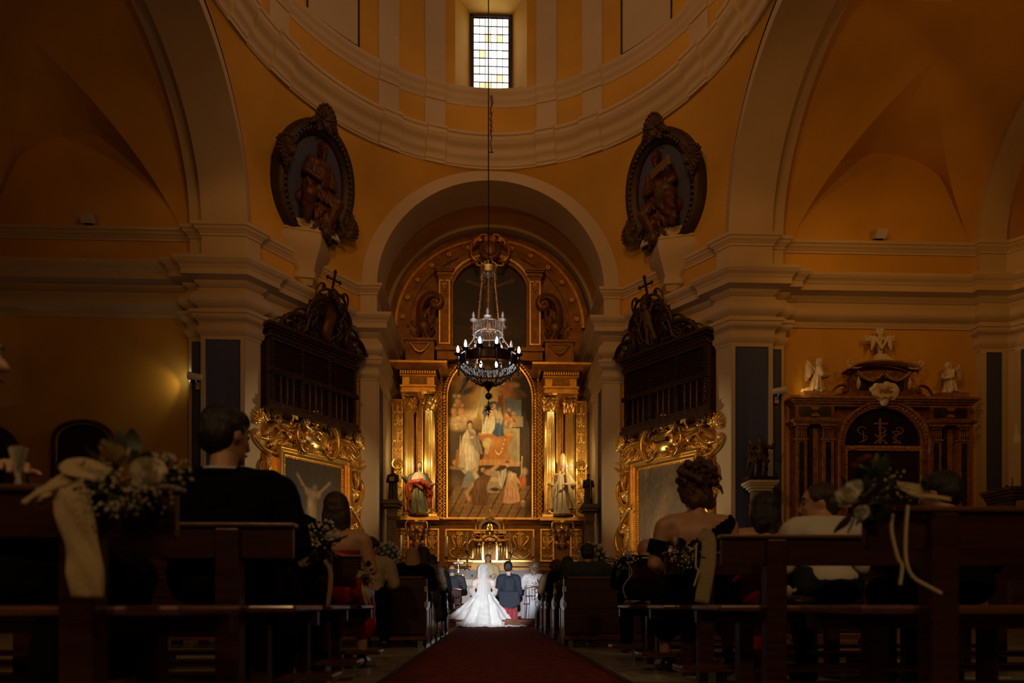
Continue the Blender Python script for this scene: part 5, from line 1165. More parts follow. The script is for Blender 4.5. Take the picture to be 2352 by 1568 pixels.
mb = MB(); mb.prism(arch_line(dw, tz(1289), zs_, dw), -.05, .02); d_ = tb(mb, 'door', GOLDD, False); orn(T, 'leaf', 0, -.06, tz(1268), .42, 0, 1, GOLDB); orn(T, 'rosette', 0, -.06, tz(1252), .22, 0, 1, GOLDB)
mb = MB(); mb.frame(arch_line(dw+.06, tz(1290), zs_, dw+.06), arch_line(dw, tz(1290), zs_, dw), -.10, .02, False); tb(mb, 'door_frame', GOLDB)
mb = MB(); mb.frame(arch_line(dw+.18, zs_, zs_+.02, dw+.16), arch_line(dw+.09, zs_, zs_+.02, dw+.07), -.18, .02, False); tb(mb, 'door_hood', GOLD)
for s_ in (-1, 1):
    for d in (21, 27, 34):
        mb = MB(); mb.lathe([(.05,0),(.05,.04),(.035,.06),(.04,.3),(.034,.52),(.05,.55),(.06,.62)], 12, (s_*tx(d), -.14, tz(1288))); tb(mb, 'small_column', GOLDB)
    orn(T, 'c', s_*tx(38), -.1, tz(1262), .5, 85*s_, s_, GOLDB); orn(T, 's', s_*tx(24), -.12, tz(1232), .3, 40*s_, s_, GOLDB); orn(T, 'leaf', s_*tx(38), -.1, tz(1240), .35, 20*s_, 1, GOLDB)
    mb = MB(); mb.lathe([(.05,0),(.045,.05),(.04,.25),(.055,.3),(.07,.34)], 12, (s_*tx(32), -.1, tz(1218))); tb(mb, 'small_column', GOLDB)
mb = MB(); mb.frame(arch_line(tx(26), tz(1221), tz(1214), .30), arch_line(tx(26)-.09, tz(1221), tz(1214), .21), -.16, .35, False); tb(mb, 'pediment_arch', mat('grey_gilding', (.36,.30,.20), .4, .6))
mb = MB(); mb.prism(arch_line(tx(26)-.09, tz(1221), tz(1214), .21), .05, .1); tb(mb, 'pediment_back', GOLDD, False)
mb = MB(); mb.lathe([(.17,0),(.18,.03),(.15,.06),(.14,.16),(.10,.25),(.04,.31),(.0,.33)], 18, (0, -.1, tz(1223))); tb(mb, 'cupola', GOLDB)
mb = MB(); mb.lathe([(.15,0),(.15,.1)], 16, (0,-.1,tz(1230))); tb(mb, 'cupola_drum', GOLDB)
orn(T, 'shell', 0, -.16, tz(1195), .34, 0, 1, GOLDB); orn(T, 'rosette', 0, -.16, tz(1187), .3, 0, 1, GOLDB); orn(T, 'leaf', 0, -.16, tz(1181), .26, 0, 1, GOLDB)
for s_ in (-1, 1): orn(T, 'c', s_*.16, -.14, tz(1233), .3, 60*s_, s_, GOLDB)
# gradine shelf, candlesticks
T = thing('gradine', 'dark wooden stepped shelf below the gilded predella carrying candlesticks', 'shelf', (CX, 19.95, 0)); GW = mat('dark_altar_wood', (.075,.028,.013), .4, bump=.1, var=.3)
mb = MB(); mb.box(-1.85,1.85,0,.32,.155,hz(1312,19.9)); mb.build('body', GW, T, False); mb = MB(); mb.box(-1.9,1.9,-.05,.32,hz(1312,19.9),hz(1309,19.9)); mb.build('top', GW, T, False)
WAX = mat('ivory_wax', (.72,.60,.38), .45); BRASS = mat('aged_brass', (.42,.26,.10), .35, .8)
def candlestick(px, ytop, ymid, ybot, Y, label, zb=None):
    b = P(px, ybot, Y); zt, zm = P(px, ytop, Y).z, P(px, ymid, Y).z; zb = b.z if zb is None else zb
    T = thing('candlestick', label, 'candlestick', (b.x, Y, zb), 0, 'tall altar candlesticks'); h = zm-zb
    mb = MB(); mb.lathe([(0,0),(.10,0),(.10,.02),(.05,.06),(.025,.10),(.04,.14),(.02,.18),(.018,h*.45),(.04,h*.5),(.02,h*.55),(.016,h*.85),(.045,h*.93),(.06,h*.96),(.06,h),(0,h)], 12); mb.build('stick', BRASS, T)
    mb = MB(); mb.lathe([(0,h),(.034,h),(.034,h+zt-zm),(.02,h+zt-zm+.01),(0,h+zt-zm+.01)], 12); mb.build('candle', WAX, T)
    mb = MB(); mb.tube([(0,0,h+zt-zm),(.004,0,h+zt-zm+.03)], .004, 5); mb.build('wick', IRON, T)
zg = hz(1309, 19.9)
candlestick(1073, 1221, 1264, 1308, 20.02, 'tall candle on brass stick, on the gradine close by the saint side of the tabernacle', zg)
candlestick(1171, 1221, 1266, 1308, 20.02, 'tall candle on brass stick, on the gradine close by the bishop side of the tabernacle', zg)
candlestick(1224, 1235, 1278, 1308, 20.02, 'tall candle on brass stick above the lady in pale lace', zg)
candlestick(1026, 1232, 1278, 1316, 16.75, 'tall candle on brass stick beside the silver altar cross', 1.11)
candlestick(921, 1229, 1275, 1310, 17.6, 'tall floor candle near the white flower ball and blonde hair', .155)
# altar table
T = thing('altar_table', 'wooden altar table under a white cloth before the priest', 'altar', (.0, 16.6, .155)); CLOTH = mat('white_altar_cloth', (.62,.55,.42), .8, bump=.2, bscale=30)
mb = MB(); mb.box(-1.25,1.25,-.1,.5,0,.88); mb.build('body', GW, T, False); mb = MB(); mb.box(-1.4,1.4,-.2,.6,.88,.95); mb.build('top', GW, T, False)
mb = MB(); rows = [[(-1.42+2.84*i/60, y, z) for i in range(61)] for y, z in ((.6,.955),(-.21,.955))]+[[(-1.42+2.84*i/60, -.225-.012*math.sin(i*1.1), .955-.16*(k+1)/3-.015*abs(math.sin(i*.52))*(k == 2)) for i in range(61)] for k in range(3)]; mb.grid(rows); mb.build('cloth', CLOTH, T)
SC = mat('silver_cross', (.62,.56,.48), .3, .85)
q = P(1053, 1322, 16.5); T = thing('altar_cross', 'silver standing cross with trefoil ends on the altar table', 'cross', (q.x, 16.5, 1.11)); h = P(1053, 1280, 16.5).z-1.11
mb = MB(); mb.lathe([(0,0),(.10,0),(.09,.03),(.04,.07),(.03,.12),(.045,.15),(.02,.18)], 12); mb.build('foot', SC, T)
mb = MB(); mb.bar((0,0,.16), (0,0,h-.03), .03, .02, (0,1,0)); zc_ = h-.14; mb.bar((-.13,0,zc_), (.13,0,zc_), .03, .02, (0,1,0))
for x, z in ((-.14,zc_),(.14,zc_),(0,h-.02)):
    for dx, dz in ((.02,0),(-.02,0),(0,.02),(0,-.02)): mb.ell((x+dx,0,z+dz), .018, 8, 6)
mb.build('cross', SC, T)
mb = MB(); mb.cap((0,-.02,zc_-.02), .02, (0,-.02,zc_-.14), .015); mb.cap((-.1,-.02,zc_+.02), .008, (0,-.02,zc_-.02), .012); mb.cap((.1,-.02,zc_+.02), .008, (0,-.02,zc_-.02), .012); mb.cap((0,-.02,zc_-.14), .015, (0,-.02,zc_-.28), .01); mb.ell((0,-.02,zc_+.02), .018); mb.build('corpus', SC, T)
q = P(1063, 1333, 16.45); T = thing('votive_candle', 'small red glass votive candle on the altar cloth', 'candle', (q.x, 16.45, 1.11))
mb = MB(); mb.lathe([(0,0),(.035,0),(.04,.08),(.04,.1)], 12); mb.build('glass', mat('red_glass', (.5,.04,.02), .15, emit=(1,.12,.03), estr=.6), T); mb = MB(); mb.lathe([(.012,.06),(.014,.1),(.0,.14)], 8); mb.build('flame', mat('small_flame', (1,.6,.2), .5, emit=(1,.5,.12), estr=4), T)
# ------------------------------------------------------------------ side altar in the right transept
YS = 15.75; XS = P(2026, 900, YS).x
lx = lambda px: P(px, 900, YS).x-XS
lz = lambda py: P(2026, py, YS).z
SA = thing('side_altar', 'brown marble side altar with arched recess, angels and a draped stone cross', 'altar', (XS, 16.04, 0))
BM = mat('brown_veined_marble', (.20,.085,.038), .35, var=.4, vscale=7, bump=.05); DM = mat('dark_green_marble', (.022,.024,.018), .3, var=.6, vscale=6); BL = mat('light_brown_marble', (.30,.15,.07), .4, var=.35, vscale=8); BLK = mat('black_marble', (.008,.006,.006), .3, var=.5, vscale=4)
def sa(mb, nm, m=BM, smooth=False, par=None): return mb.build(nm, m, par or SA, smooth, 35)
YW = -.30     # local front plane
mb = MB(); mb.box(lx(1826), lx(2230), -.14, .0, 0, lz(932)); sa(mb, 'back_slab', BM)
mb = MB(); mb.box(lx(1826), lx(2230), -.5, .0, 0, lz(1232)); sa(mb, 'base', BM)
def slabs(x0, x1, lst, m=BM, nm='moulding'):
    for z0, z1, g in lst: mb = MB(); mb.box(lx(x0)-g, lx(x1)+g, YW-g, 0, z0, z1); sa(mb, nm, m)
Zc = lz(914); slabs(1826, 2230, [(Zc-.06,Zc,.15),(Zc-.11,Zc-.06,.10),(Zc-.16,Zc-.11,.05),(Zc-.22,Zc-.16,.0)], BL, 'cornice')
for a, c in ((1827, 1916), (2136, 2228)):
    slabs(a, c, [(lz(966), Zc-.22, 0)], BM, 'frieze_block'); slabs(a, c, [(lz(972),lz(969),.10),(lz(976),lz(972),.05),(lz(969),lz(966),.12)], BL, 'lower_cornice')
    mb = MB(); mb.box(lx(a+8), lx(c-8), YW-.012, YW+.02, lz(958), lz(936)); sa(mb, 'dark_panel', DM)
    for z_, k in ((lz(958), 1), (lz(936), -1)):
        mb = MB(); cxm = lx((a+c)/2); mb.prism([(cxm+.11*math.cos(PI*i/10), z_+k*.09*math.sin(PI*i/10)) for i in range(11)][::k], YW-.03, YW); sa(mb, 'boss', BL)
    for p0, p1 in ((a+1, a+26), (c-27, c-1)):
        mb = MB(); mb.box(lx(p0), lx(p1), YW, 0, lz(1195), lz(1010)); sa(mb, 'pilaster', BL)
        mb = MB(); mb.box(lx(p0+7), lx(p1-7), YW-.01, YW+.02, lz(1190), lz(1016)); sa(mb, 'dark_inlay', DM)
        for z0, z1, g in ((lz(1012), lz(1008), .03), (lz(980), lz(976), .05)): mb = MB(); mb.box(lx(p0)-g, lx(p1)+g, YW-g, 0, z0, z1); sa(mb, 'capital_moulding', BL)
        mb = MB(); mb.box(lx(p0), lx(p1), YW-.0, 0, lz(1008), lz(980))
        for i in range(5): xx = lx(p0)+(lx(p1)-lx(p0))*(i+.5)/5; mb.ell((xx, YW-.01, lz(996)), (.022,.03,.13), 7, 6); mb.ell((xx, YW-.03, lz(985)), (.028,.03,.03), 7, 5)
        sa(mb, 'capital', BM, True)
        for z0, z1, g in ((lz(1203), lz(1195), .02), (lz(1212), lz(1203), .06), (lz(1222), lz(1212), .03), (lz(1236), lz(1222), .10)): mb = MB(); mb.box(lx(p0)-g, lx(p1)+g, YW-g, 0, z0, z1); sa(mb, 'pilaster_base', BL)
    mb = MB(); m_ = (a+c)/2; mb.box(lx(m_-9), lx(m_-1), -.2, 0, lz(1190), lz(980)); sa(mb, 'dark_panel', DM); mb = MB(); mb.box(lx(m_), lx(m_+12), -.2, 0, lz(1190), lz(982)); sa(mb, 'ribbed_panel', BL)
# arched recess
ac = lx(2031); zsp = lz(1018); ro, ri = lx(2137)-lx(2031), lx(2120)-lx(2031)
AO = lambda r, zb_: [(ac+r, zb_)]+[(ac+r*math.cos(PI*i/36), zsp+r*.9*math.sin(PI*i/36)) for i in range(37)]+[(ac-r, zb_)]
mb = MB(); mb.frame(AO(ro, lz(1220)), AO(ro-.05, lz(1220)), YW-.04, 0, False); sa(mb, 'arch_moulding', BL, True)
mb = MB(); mb.frame(AO(ro-.05, lz(1220)), AO(ri, lz(1220)), YW+.02, 0, False); sa(mb, 'arch_band', BM, True)
fb = MB()
for i in range(33): a_ = PI*(i+.5)/33; fb.ell((ac+(ro+ri)/2*math.cos(a_)-.0, YW+.015, zsp+(ro+ri)/2*.9*math.sin(a_)), (.035,.02,.035), 7, 5)
sa(fb, 'arch_carving', BL, True)['kind'] = 'stuff'
mb = MB(); mb.prism(AO(ri, lz(1220)), -.16, -.1); sa(mb, 'tympanum', BLK)
# inlaid emblems: staff with serpent, cross over chi-rho, chalice with serpent
EM = mat('ochre_inlay', (.26,.13,.05), .45)
ez = lambda y: lz(730+y/4.752+4); ex = lambda x: lx(1800+x/4.752)
def emb(paths, nm):
    mb = MB()
    for p, r in paths: mb.tube([(ex(x), -.17, ez(y)) for x, y in p], r, 8)
    sa(mb, nm, EM, True)
emb([([(1083,1065),(1083,1345)],.03),([(1012,1122),(1163,1122)],.03),([(1060,1165),(1105,1163),(1135,1175),(1143,1195),(1130,1218),(1100,1228),(1070,1230)],.022),([(1022,1238),(1160,1340)],.028),([(1143,1240),(1022,1340)],.028)], 'cross_and_monogram_emblem')
def sm(pts, n=6):
    out = []
    for i in range(len(pts)-1):
        a, b_, c, d = pts[max(0,i-1)], pts[i], pts[i+1], pts[min(len(pts)-1,i+2)]
        for k in range(n): t = k/n; out.append(tuple(.5*((2*b_[j])+(-a[j]+c[j])*t+(2*a[j]-5*b_[j]+4*c[j]-d[j])*t*t+(-a[j]+3*b_[j]-3*c[j]+d[j])*t**3) for j in range(len(b_))))
    out.append(pts[-1]); return out
emb([(sm([(925,1175),(895,1157),(855,1165),(838,1195),(860,1228),(905,1248),(938,1270),(930,1298),(885,1312),(865,1330)]),.015),([(901,1200),(905,1325)],.016)], 'staff_and_serpent_emblem')
emb([(sm([(1262,1182),(1290,1160),(1325,1170),(1335,1205),(1300,1235),(1250,1255),(1225,1275),(1245,1297),(1290,1310),(1308,1330),(1300,1345)]),.015),([(1215,1208),(1300,1208)],.02),(sm([(1225,1215),(1240,1235),(1262,1243),(1285,1232),(1295,1214)]),.016),([(1258,1243),(1258,1310)],.014),([(1222,1328),(1290,1328)],.02),([(1235,1318),(1278,1318)],.018)], 'chalice_and_serpent_emblem')
# glittering frame with dark picture
f0, f1, fz1 = lx(1938), lx(2128), lz(1022)
GL = mat('hammered_silver_gilt', (.62,.40,.17), .22, .95, bump=1., bscale=55, var=.3, vscale=30)
mb = MB(); mb.frame([(f0,2.2),(f1,2.2),(f1,fz1),(f0,fz1)], [(f0+.13,2.3),(f1-.13,2.3),(f1-.13,fz1-.13),(f0+.13,fz1-.13)], -.24, -.1); sa(mb, 'silver_gilt_frame', GL, True)
fb = MB(); rr = random.Random(2)
for i in range(90):
    z_ = fz1-.06-.04*i
    for x in (f0+.065, f1-.065):
        if z_ > 2.3: fb.ell((x+rr.uniform(-.035,.035), -.25, z_), (rr.uniform(.015,.035),.02,rr.uniform(.012,.03)), 6, 4)
for i in range(46): fb.ell((f0+(f1-f0)*(i+.5)/46, -.25, fz1-.065+rr.uniform(-.03,.03)), (rr.uniform(.015,.035),.02,rr.uniform(.015,.03)), 6, 4)
sa(fb, 'frame_carving', GL, True)['kind'] = 'stuff'
cv = Canvas(50, 70, 1.5, (.018,.010,.006)); cv.blob(.22,1.36,.10,.06,(.14,.055,.02),20,.6).blob(.3,1.42,.08,.05,(.20,.09,.035),-10,.6).blob(.12,1.25,.08,.07,(.16,.018,.008),0,.5).blob(.18,1.2,.04,.05,(.20,.09,.035),0,.5).blob(.36,1.32,.04,.04,(.12,.06,.025)).blob(.6,1.2,.3,.2,(.028,.014,.007),0,1.).blob(.45,.8,.2,.3,(.04,.018,.008),0,1.).noise(.3,20,3)
picture('side_altar_picture', cv, f0+.13, f1-.13, 2.3, fz1-.13, -.2, SA)
# pediment
zp = Zc; cx0 = lx(2026)
mb = MB(); prof = [(lx(1922),zp),(lx(2130),zp),(lx(2128),zp+.10),(lx(2112),zp+.16),(lx(2098),zp+.26),(lx(2090),zp+.40),(lx(2092),zp+.58)]+[(cx0+(lx(2092)-cx0)*math.cos(PI*i/12), zp+.58+.14*math.sin(PI*i/12)) for i in range(1,12)]+[(lx(1960),zp+.58),(lx(1962),zp+.40),(lx(1954),zp+.26),(lx(1940),zp+.16),(lx(1924),zp+.10)]
mb.prism(prof, YW+.03, 0); sa(mb, 'pediment_body', BM)
mb = MB(); mb.prism([(lx(1976),zp+.2),(lx(2076),zp+.2),(lx(2076),zp+.5),(lx(1976),zp+.5)], YW, YW+.05); sa(mb, 'dark_panel', DM)
def ped_arc(r, z0): return [(cx0+r*math.cos(math.radians(180-a)), z0+(.22)*math.sin(math.radians(a))) for a in range(0, 181, 10)]
mb = MB(); rows = []
for o_, y, zz in ((.0,YW-.02,0),(.0,YW-.10,.02),(.05,YW-.16,.05),(.05,YW-.16,.09),(.0,0,.12)): rows.append([(x*(1+o_*.5) if False else cx0+(x-cx0)*(1+o_*.4), y, z+zz) for x, z in ped_arc(lx(2105)-cx0, zp+.60)])
mb.grid(rows); sa(mb, 'pediment_hood', BL, True)
for s_ in (-1, 1):
    orn(SA, 'v', cx0+s_*.80, YW-.1, zp+.80, .3, 20*s_, s_, STONEW); orn(SA, 'v', cx0+s_*1.12, YW+.05, zp+.14, .42, 150*s_, s_, BM)
    orn(SA, 'leaf', cx0+s_*.66, YW-.05, zp+.36, .3, 180, 1, STONEW)
    ga = MB()
    for i in range(15): t = i/14; ga.ell((cx0+s_*(.66-.66*t), YW-.08, zp+.62-.2*math.sin(PI*t)-.0*t), (.04,.035,.04), 7, 5)
    sa(ga, 'garland', BL, True); orn(SA, 'rosette', cx0+s_*.3, YW-.1, zp+.44, .16, 0, 1, BL)
cl = MB(); rr = random.Random(5)
for i in range(22): a_ = 2*PI*i/22; rr_ = rr.uniform(.55, 1); cl.ell((cx0+.34*rr_*math.cos(a_), YW-.1, zp+.12+.2*rr_*math.sin(a_)), (.1,.06,.085), 9, 6)
cl.ell((cx0,YW-.04,zp+.12), (.28,.06,.18)); cl.ell((cx0,YW-.08,zp-.12), (.12,.06,.12), 9, 7); o = sa(cl, 'cloud', STONEW, True); remesh(o, .022, 2)
ey = MB()
for i in range(7): ey.ell((cx0-.14+.047*i, YW-.17, zp+.12+.02*math.sin(i*2)), (.03,.02,.028), 7, 5)
sa(ey, 'cloud_relief', BM, True)
# stepped pedestal and draped cross
zq = lz(832); mb = MB(); zz = zp+.93
for i, (w_, h_) in enumerate(((.26,.05),(.22,.05),(.17,.05),(.13,.05))): mb.box(cx0-w_, cx0+w_, YW-.05+i*.02, YW+.25-i*.02, zz, zz+h_); zz += h_
sa(mb, 'stepped_pedestal', STONEW); zcb = zz
CR = thing('stone_cross', 'small stone cross with trefoil ends and a draped shroud on the side altar', 'cross', (XS+cx0, 16.04+YW+.1, zcb))
zk = lz(752)-zcb; mb = MB(); mb.box(-.045,.045,-.04,.04,0,zk-.08); za = zk*.62; mb.box(-.28,.28,-.04,.04,za-.045,za+.045)
for x, z in ((-.30,za),(.30,za),(0,zk-.06)):
    for dx, dz in ((.055,.04),(-.055,.04),(0,-.03),(.05,-.04),(-.05,-.04)): mb.ell((x+dx,0,z+dz), (.055,.05,.055), 9, 7)
o = mb.build('cross', STONEW, CR, True); remesh(o, .014, 1)
mb = MB()
for k in range(4): mb.tube(sm([(-.19,-.05,za+.05),(-.14+.01*k,-.07,za-.05),(0,-.08,za-.22-.02*k),(.14-.01*k,-.07,za-.05),(.19,-.05,za+.05)]), .028, 7)
for s_ in (-1, 1): 
    for k in range(3): mb.tube([(s_*(.17+.035*k),-.05,za+.05),(s_*(.18+.035*k),-.07,za-.1),(s_*(.2+.03*k),-.06,za-.24-.04*k)], [.03,.028,.018], 7)
o = mb.build('shroud', mat('pale_stone_cloth', (.68,.61,.50), .55), CR); remesh(o, .014, 2)
# kneeling stone angels
def kneeling_angel(px, s_, ztop, lb):
    zb = Zc; T = thing('stone_angel', lb, 'statue', (XS+lx(px), 15.78, zb), 0); h = lz(ztop)-zb-.12; k = h/1.0
    mb = MB(); mb.box(-.40,.40,-.16,.14,0,.12); mb.build('plinth', BL, T, False)
    E = bpy.data.objects.new('angel', None); COL.objects.link(E); E.parent = T; E.location = (0,-.02,.12); E.scale = (k, k, k); E.rotation_euler = (0,0,s_*(PI/2+.3))   # faces local +Y -> towards the cross
    mb = MB(); mb.cap((0,-.02,.16), .15, (0,.03,.5), .12); mb.cap((0,.03,.5), .12, (0,.05,.68), .13); mb.cap((0,.05,.74), .05, (0,.08,.80), .045); head_prims(mb, (0,.1,.88), .95, 0, -.1)
    for q_ in (-1, 1): mb.cap((q_*.08,.05,.12), .12, (q_*.09,.12,.05), .09); mb.cap((q_*.08,-.02,.1), .1, (q_*.09,-.38,.06), .06); mb.cap((q_*.15,.04,.68), .065, (q_*.17,.12,.48), .055); mb.cap((q_*.17,.12,.48), .055, (q_*.03,.30,.46), .035); mb.cap((q_*.03,.30,.46), .03, (q_*.015,.36,.5), .02)
    for i in range(10): a_ = 2*PI*i/10; mb.cap((.12*math.cos(a_),.02+.1*math.sin(a_),.46), .025, (.2*math.cos(a_),-.02+.18*math.sin(a_),.06), .035)
    mb.ell((0,.06,.93), (.095,.105,.075), 10, 8); mb.ell((0,.02,.86), (.09,.07,.1), 10, 8)
    o = mb.build('figure', STONEW, E); remesh(o, .014, 1); crease(o, .010, (16,16,6), 2)
    for q_ in (-1, 1):
        mb = MB(); feather_wing(mb, (q_*.08,-.06,.62), (0,-.2,1), (q_*.35,-1,0), .62, 9, (0,0,0)); o = mb.build('wing', STONEW, E); 
    return T
kneeling_angel(1876, -1, 824, 'kneeling stone angel leaning towards the draped cross, by the spotlight pilaster side'); kneeling_angel(2182, 1, 830, 'kneeling stone angel leaning towards the draped cross, by the outer pilaster side')
# ------------------------------------------------------------------ dark winged statue on pedestal by the right pier
q = P(1745, 1097, 15.3); T = thing('angel_statue', 'dark painted winged angel statue with raised arm on pedestal by the blue pilaster', 'statue', (q.x, 15.3, q.z), 0); h = P(1745, 1003, 15.3).z-q.z; k = h/1.25
E = bpy.data.objects.new('angel', None); COL.objects.link(E); E.parent = T; E.scale = (k, k, k)
DB = mat('dark_polychrome_wood', (.055,.028,.014), .45, bump=.2, var=.4, vscale=6); mb = MB()
mb.cap((-.08,0,.62), .11, (-.1,-.02,.35), .08); mb.cap((-.1,-.02,.35), .07, (-.12,.02,.04), .05); mb.cap((.08,0,.62), .11, (.12,-.08,.35), .08); mb.cap((.12,-.08,.35), .07, (.1,-.02,.04), .05); mb.cap((0,0,.65), .14, (0,0,.95), .13); mb.ell((0,0,.98), (.2,.11,.08)); mb.cap((0,0,1.03), .05, (0,-.01,1.1), .05); head_prims(mb, (0,-.02,1.17), .9, PI, 0)
mb.cap((.18,0,.98), .06, (.36,-.08,.9), .05); mb.cap((.36,-.08,.9), .05, (.42,-.1,1.12), .035); mb.cap((-.18,0,.98), .06, (-.32,-.1,.84), .05); mb.cap((-.32,-.1,.84), .05, (-.26,-.25,.7), .035)
for i in range(14): a_ = 2*PI*i/14; mb.cap((.12*math.cos(a_),.1*math.sin(a_),.74), .03, (.26*math.cos(a_),.2*math.sin(a_),.48+.03*math.sin(i*2)), .035)
for i in range(5): mb.cap((-.25+.02*i,.05,.9), .05, (-.35+.16*i,.1,.25), .03)
o = mb.build('figure', DB, E); remesh(o, .02, 2); crease(o, .01, (14,14,6))
for q_ in (-1, 1): mb = MB(); feather_wing(mb, (q_*.1,.1,.9), (0,.1,1), (q_*1,.3,0), .62, 8, (0,.005,0)); mb.build('wing', DB, E)
mb = MB(); mb.box(-.36,.36,-.22,.22,-.06,0); mb.box(-.3,.3,-.18,.2,-.1,-.06); mb.build('wood_base', WOODB, T, False)
PD = thing('pedestal', 'moulded pale stone pedestal carrying the dark winged angel statue', 'pedestal', (q.x, 15.3, 0)); zt = q.z-.1
mb = MB()
for g, z0, z1 in ((.36,zt-.07,zt),(.32,zt-.12,zt-.07),(.27,zt-.18,zt-.12),(.22,zt-.24,zt-.18)): mb.box(-g,g,-g*.75,g*.7,z0,z1)
mb.build('capital', STONEW, PD, False); mb = MB(); mb.box(-.18,.18,-.15,.15,.3,zt-.24); mb.build('shaft', mat('grey_stone', (.26,.22,.17), .6, bump=.1), PD, False); mb = MB(); mb.box(-.28,.28,-.22,.2,.15,.42); mb.build('foot', STONEW, PD, False)
# ------------------------------------------------------------------ arched wooden niche in the left transept
nx0, nx1 = P(120,1000,16).x, P(266,1000,16).x; cx_ = (nx0+nx1)/2; w_ = (nx1-nx0)/2; zt = P(190,964,16).z
T = thing('niche_cabinet', 'arched dark glazed niche in a red-brown wooden frame on the ochre wall', 'niche', (cx_, 16.03, 0)); AW = mat('red_brown_frame_wood', (.13,.045,.02), .35, bump=.1, coat=.3)
al_ = lambda g: [(w_-g, .6)]+[((w_-g)*math.cos(PI*i/30), zt-.62+(.62-g)*abs(math.sin(PI*i/30))**.75) for i in range(31)]+[(-w_+g, .6)]
for g0, g1, y in ((0,.05,-.10),(.05,.10,-.06),(.10,.14,-.12)): mb = MB(); mb.frame(al_(g0), al_(g1), y, 0, False); mb.build('arched_frame', AW, T)
mb = MB(); mb.prism(al_(.13), -.04, 0); mb.build('glazing', mat('dark_niche_glass', (.010,.009,.009), .12), T, False)
mb = MB(); loft(mb, [(-.35,-.1,2.6,.16,.08,.02),(-.33,-.1,3.2,.13,.07,.02),(-.3,-.1,3.7,.1,.06,.01),(-.3,-.1,3.95,.07,.05,0)], 7, 30, 3, 4, .1, 1., True); mb.build('pale_figure', mat('dim_white_cloth', (.16,.16,.17), .7), T)
# ------------------------------------------------------------------ carved altar end by the outer right pier
q = P(2300, 1122, 14.3); T = thing('marble_altar', 'dark marble altar with moulded cornice and scroll, against the outer blue pilaster', 'altar', (q.x, 14.3, 0)); MG = mat('grey_brown_marble', (.13,.095,.07), .35, var=.4, vscale=6)
for g, z0, z1 in ((.0,2.2,q.z-.3),(.05,q.z-.3,q.z-.24),(.10,q.z-.24,q.z-.16),(.16,q.z-.16,q.z-.1),(.2,q.z-.1,q.z-.03)): mb = MB(); mb.box(-g,1.0,-.3-g,.4,z0,z1); mb.build('cornice_moulding', MG, T, False)
mb = MB(); mb.box(.0,1.0,-.3,.4,.0,2.2); mb.build('body', MG, T, False)
mb = MB(); mb.box(.1,.3,-.33,-.28,q.z-.75,q.z-.32); mb.build('pale_panel', STONEW, T, False)
orn(T, 'v', .42, -.25, q.z+.12, .5, 30, 1, MG); orn(T, 'v', -.08, -.3, q.z+.06, .22, 60, -1, MG)
# ================================================================== chandelier
q = P(1122, 900, 12.5); CHX = q.x; cz_ = lambda y: .46+(1388-y)*12.5/F_PX
CH = thing('chandelier', 'tiered silver and iron chandelier with lit candle bulbs hanging below the dome', 'chandelier', (CHX, 12.5, 0))
def ch(mb, nm, m=SILVER, smooth=True, par=None): return mb.build(nm, m, par or CH, smooth, 45)
IRN = mat('dark_chandelier_iron', (.03,.024,.018), .4, .7)
mb = MB(); mb.tube([(0,0,cz_(612)),(0,0,25.2)], .012, 6); ch(mb, 'cable', IRON)
# crown
zc_ = cz_(622); mb = MB(); mb.lathe([(.15,-.07),(.16,-.05),(.15,0),(.165,.05),(.15,.06),(.14,0),(.15,-.07)], 24, (0,0,zc_))
for i in range(12): a = 2*PI*i/12; mb.ell((.155*math.cos(a),.155*math.sin(a),zc_+.10), (.02,.02,.035), 7, 5); mb.ell((.155*math.cos(a),.155*math.sin(a),zc_-.12), .016, 7, 5); mb.ell((.155*math.cos(a),.155*math.sin(a),zc_-.17), .011, 6, 5)
ch(mb, 'crown')
mb = MB(); mb.lathe([(0,-.10),(.05,-.08),(.08,-.02),(.06,.04),(.02,.1),(.012,.14)], 14, (0,0,zc_)); ch(mb, 'crown_boss')
zu, ru, zm, rm = cz_(757), .275, cz_(835), .565
for i in range(6):
    a = 2*PI*(i+.5)/6; c, s_ = math.cos(a), math.sin(a); p0 = Vector((.13*c,.13*s_,zc_-.06)); p1 = Vector((.24*c,.24*s_,zu+.1)); mb = MB(); mb.tube([p0, p1], .011, 6)
    for t, r in ((.08,.02),(.16,.024),(.40,.018),(.46,.026),(.52,.018),(.6,.026),(.66,.018),(.8,.018)): mb.ell(p0.lerp(p1, t), r, 8, 6)
    ch(mb, 'hanger_rod')
def band(r, z, h, n=48):
    mb = MB()
    for zz in (-h/2, h/2): mb.lathe([(r+.012,zz-.012),(r+.014,zz),(r+.012,zz+.012),(r-.014,zz+.012),(r-.014,zz-.012),(r+.012,zz-.012)], n, (0,0,z))
    return mb
ch(band(ru, zu, .19), 'upper_ring')
def filigree(r, z, h, n, m, nm):
    mb = MB()
    for i in range(n):
        a = 2*PI*i/n
        for k, zz in ((0,-.25),(1,.25)):
            pts = []
            for j in range(9):
                t = j/8*2*PI; aa = a+(.5*PI/n)*(1.1*math.cos(t)+k); pts.append((r*math.cos(aa), r*math.sin(aa), z+h*(zz+.2*math.sin(t))))
            mb.tube(pts, .006, 5)
        mb.ell((r*math.cos(a), r*math.sin(a), z), .011, 6, 5)
    ch(mb, nm, m)['kind'] = 'stuff'
filigree(ru+.006, zu, .18, 30, SILVER, 'upper_filigree'); filigree(ru-.014, zu, .18, 30, SILVER, 'upper_filigree')
mb = MB(); mb.lathe([(rm,-.09),(rm,.09)], 64, (0,0,zm)); ch(mb, 'main_ring', IRN)
mb = MB(); mb.lathe([(rm-.008,-.085),(rm-.008,.085)], 64, (0,0,zm)); ch(mb, 'ring_lining', IRN)
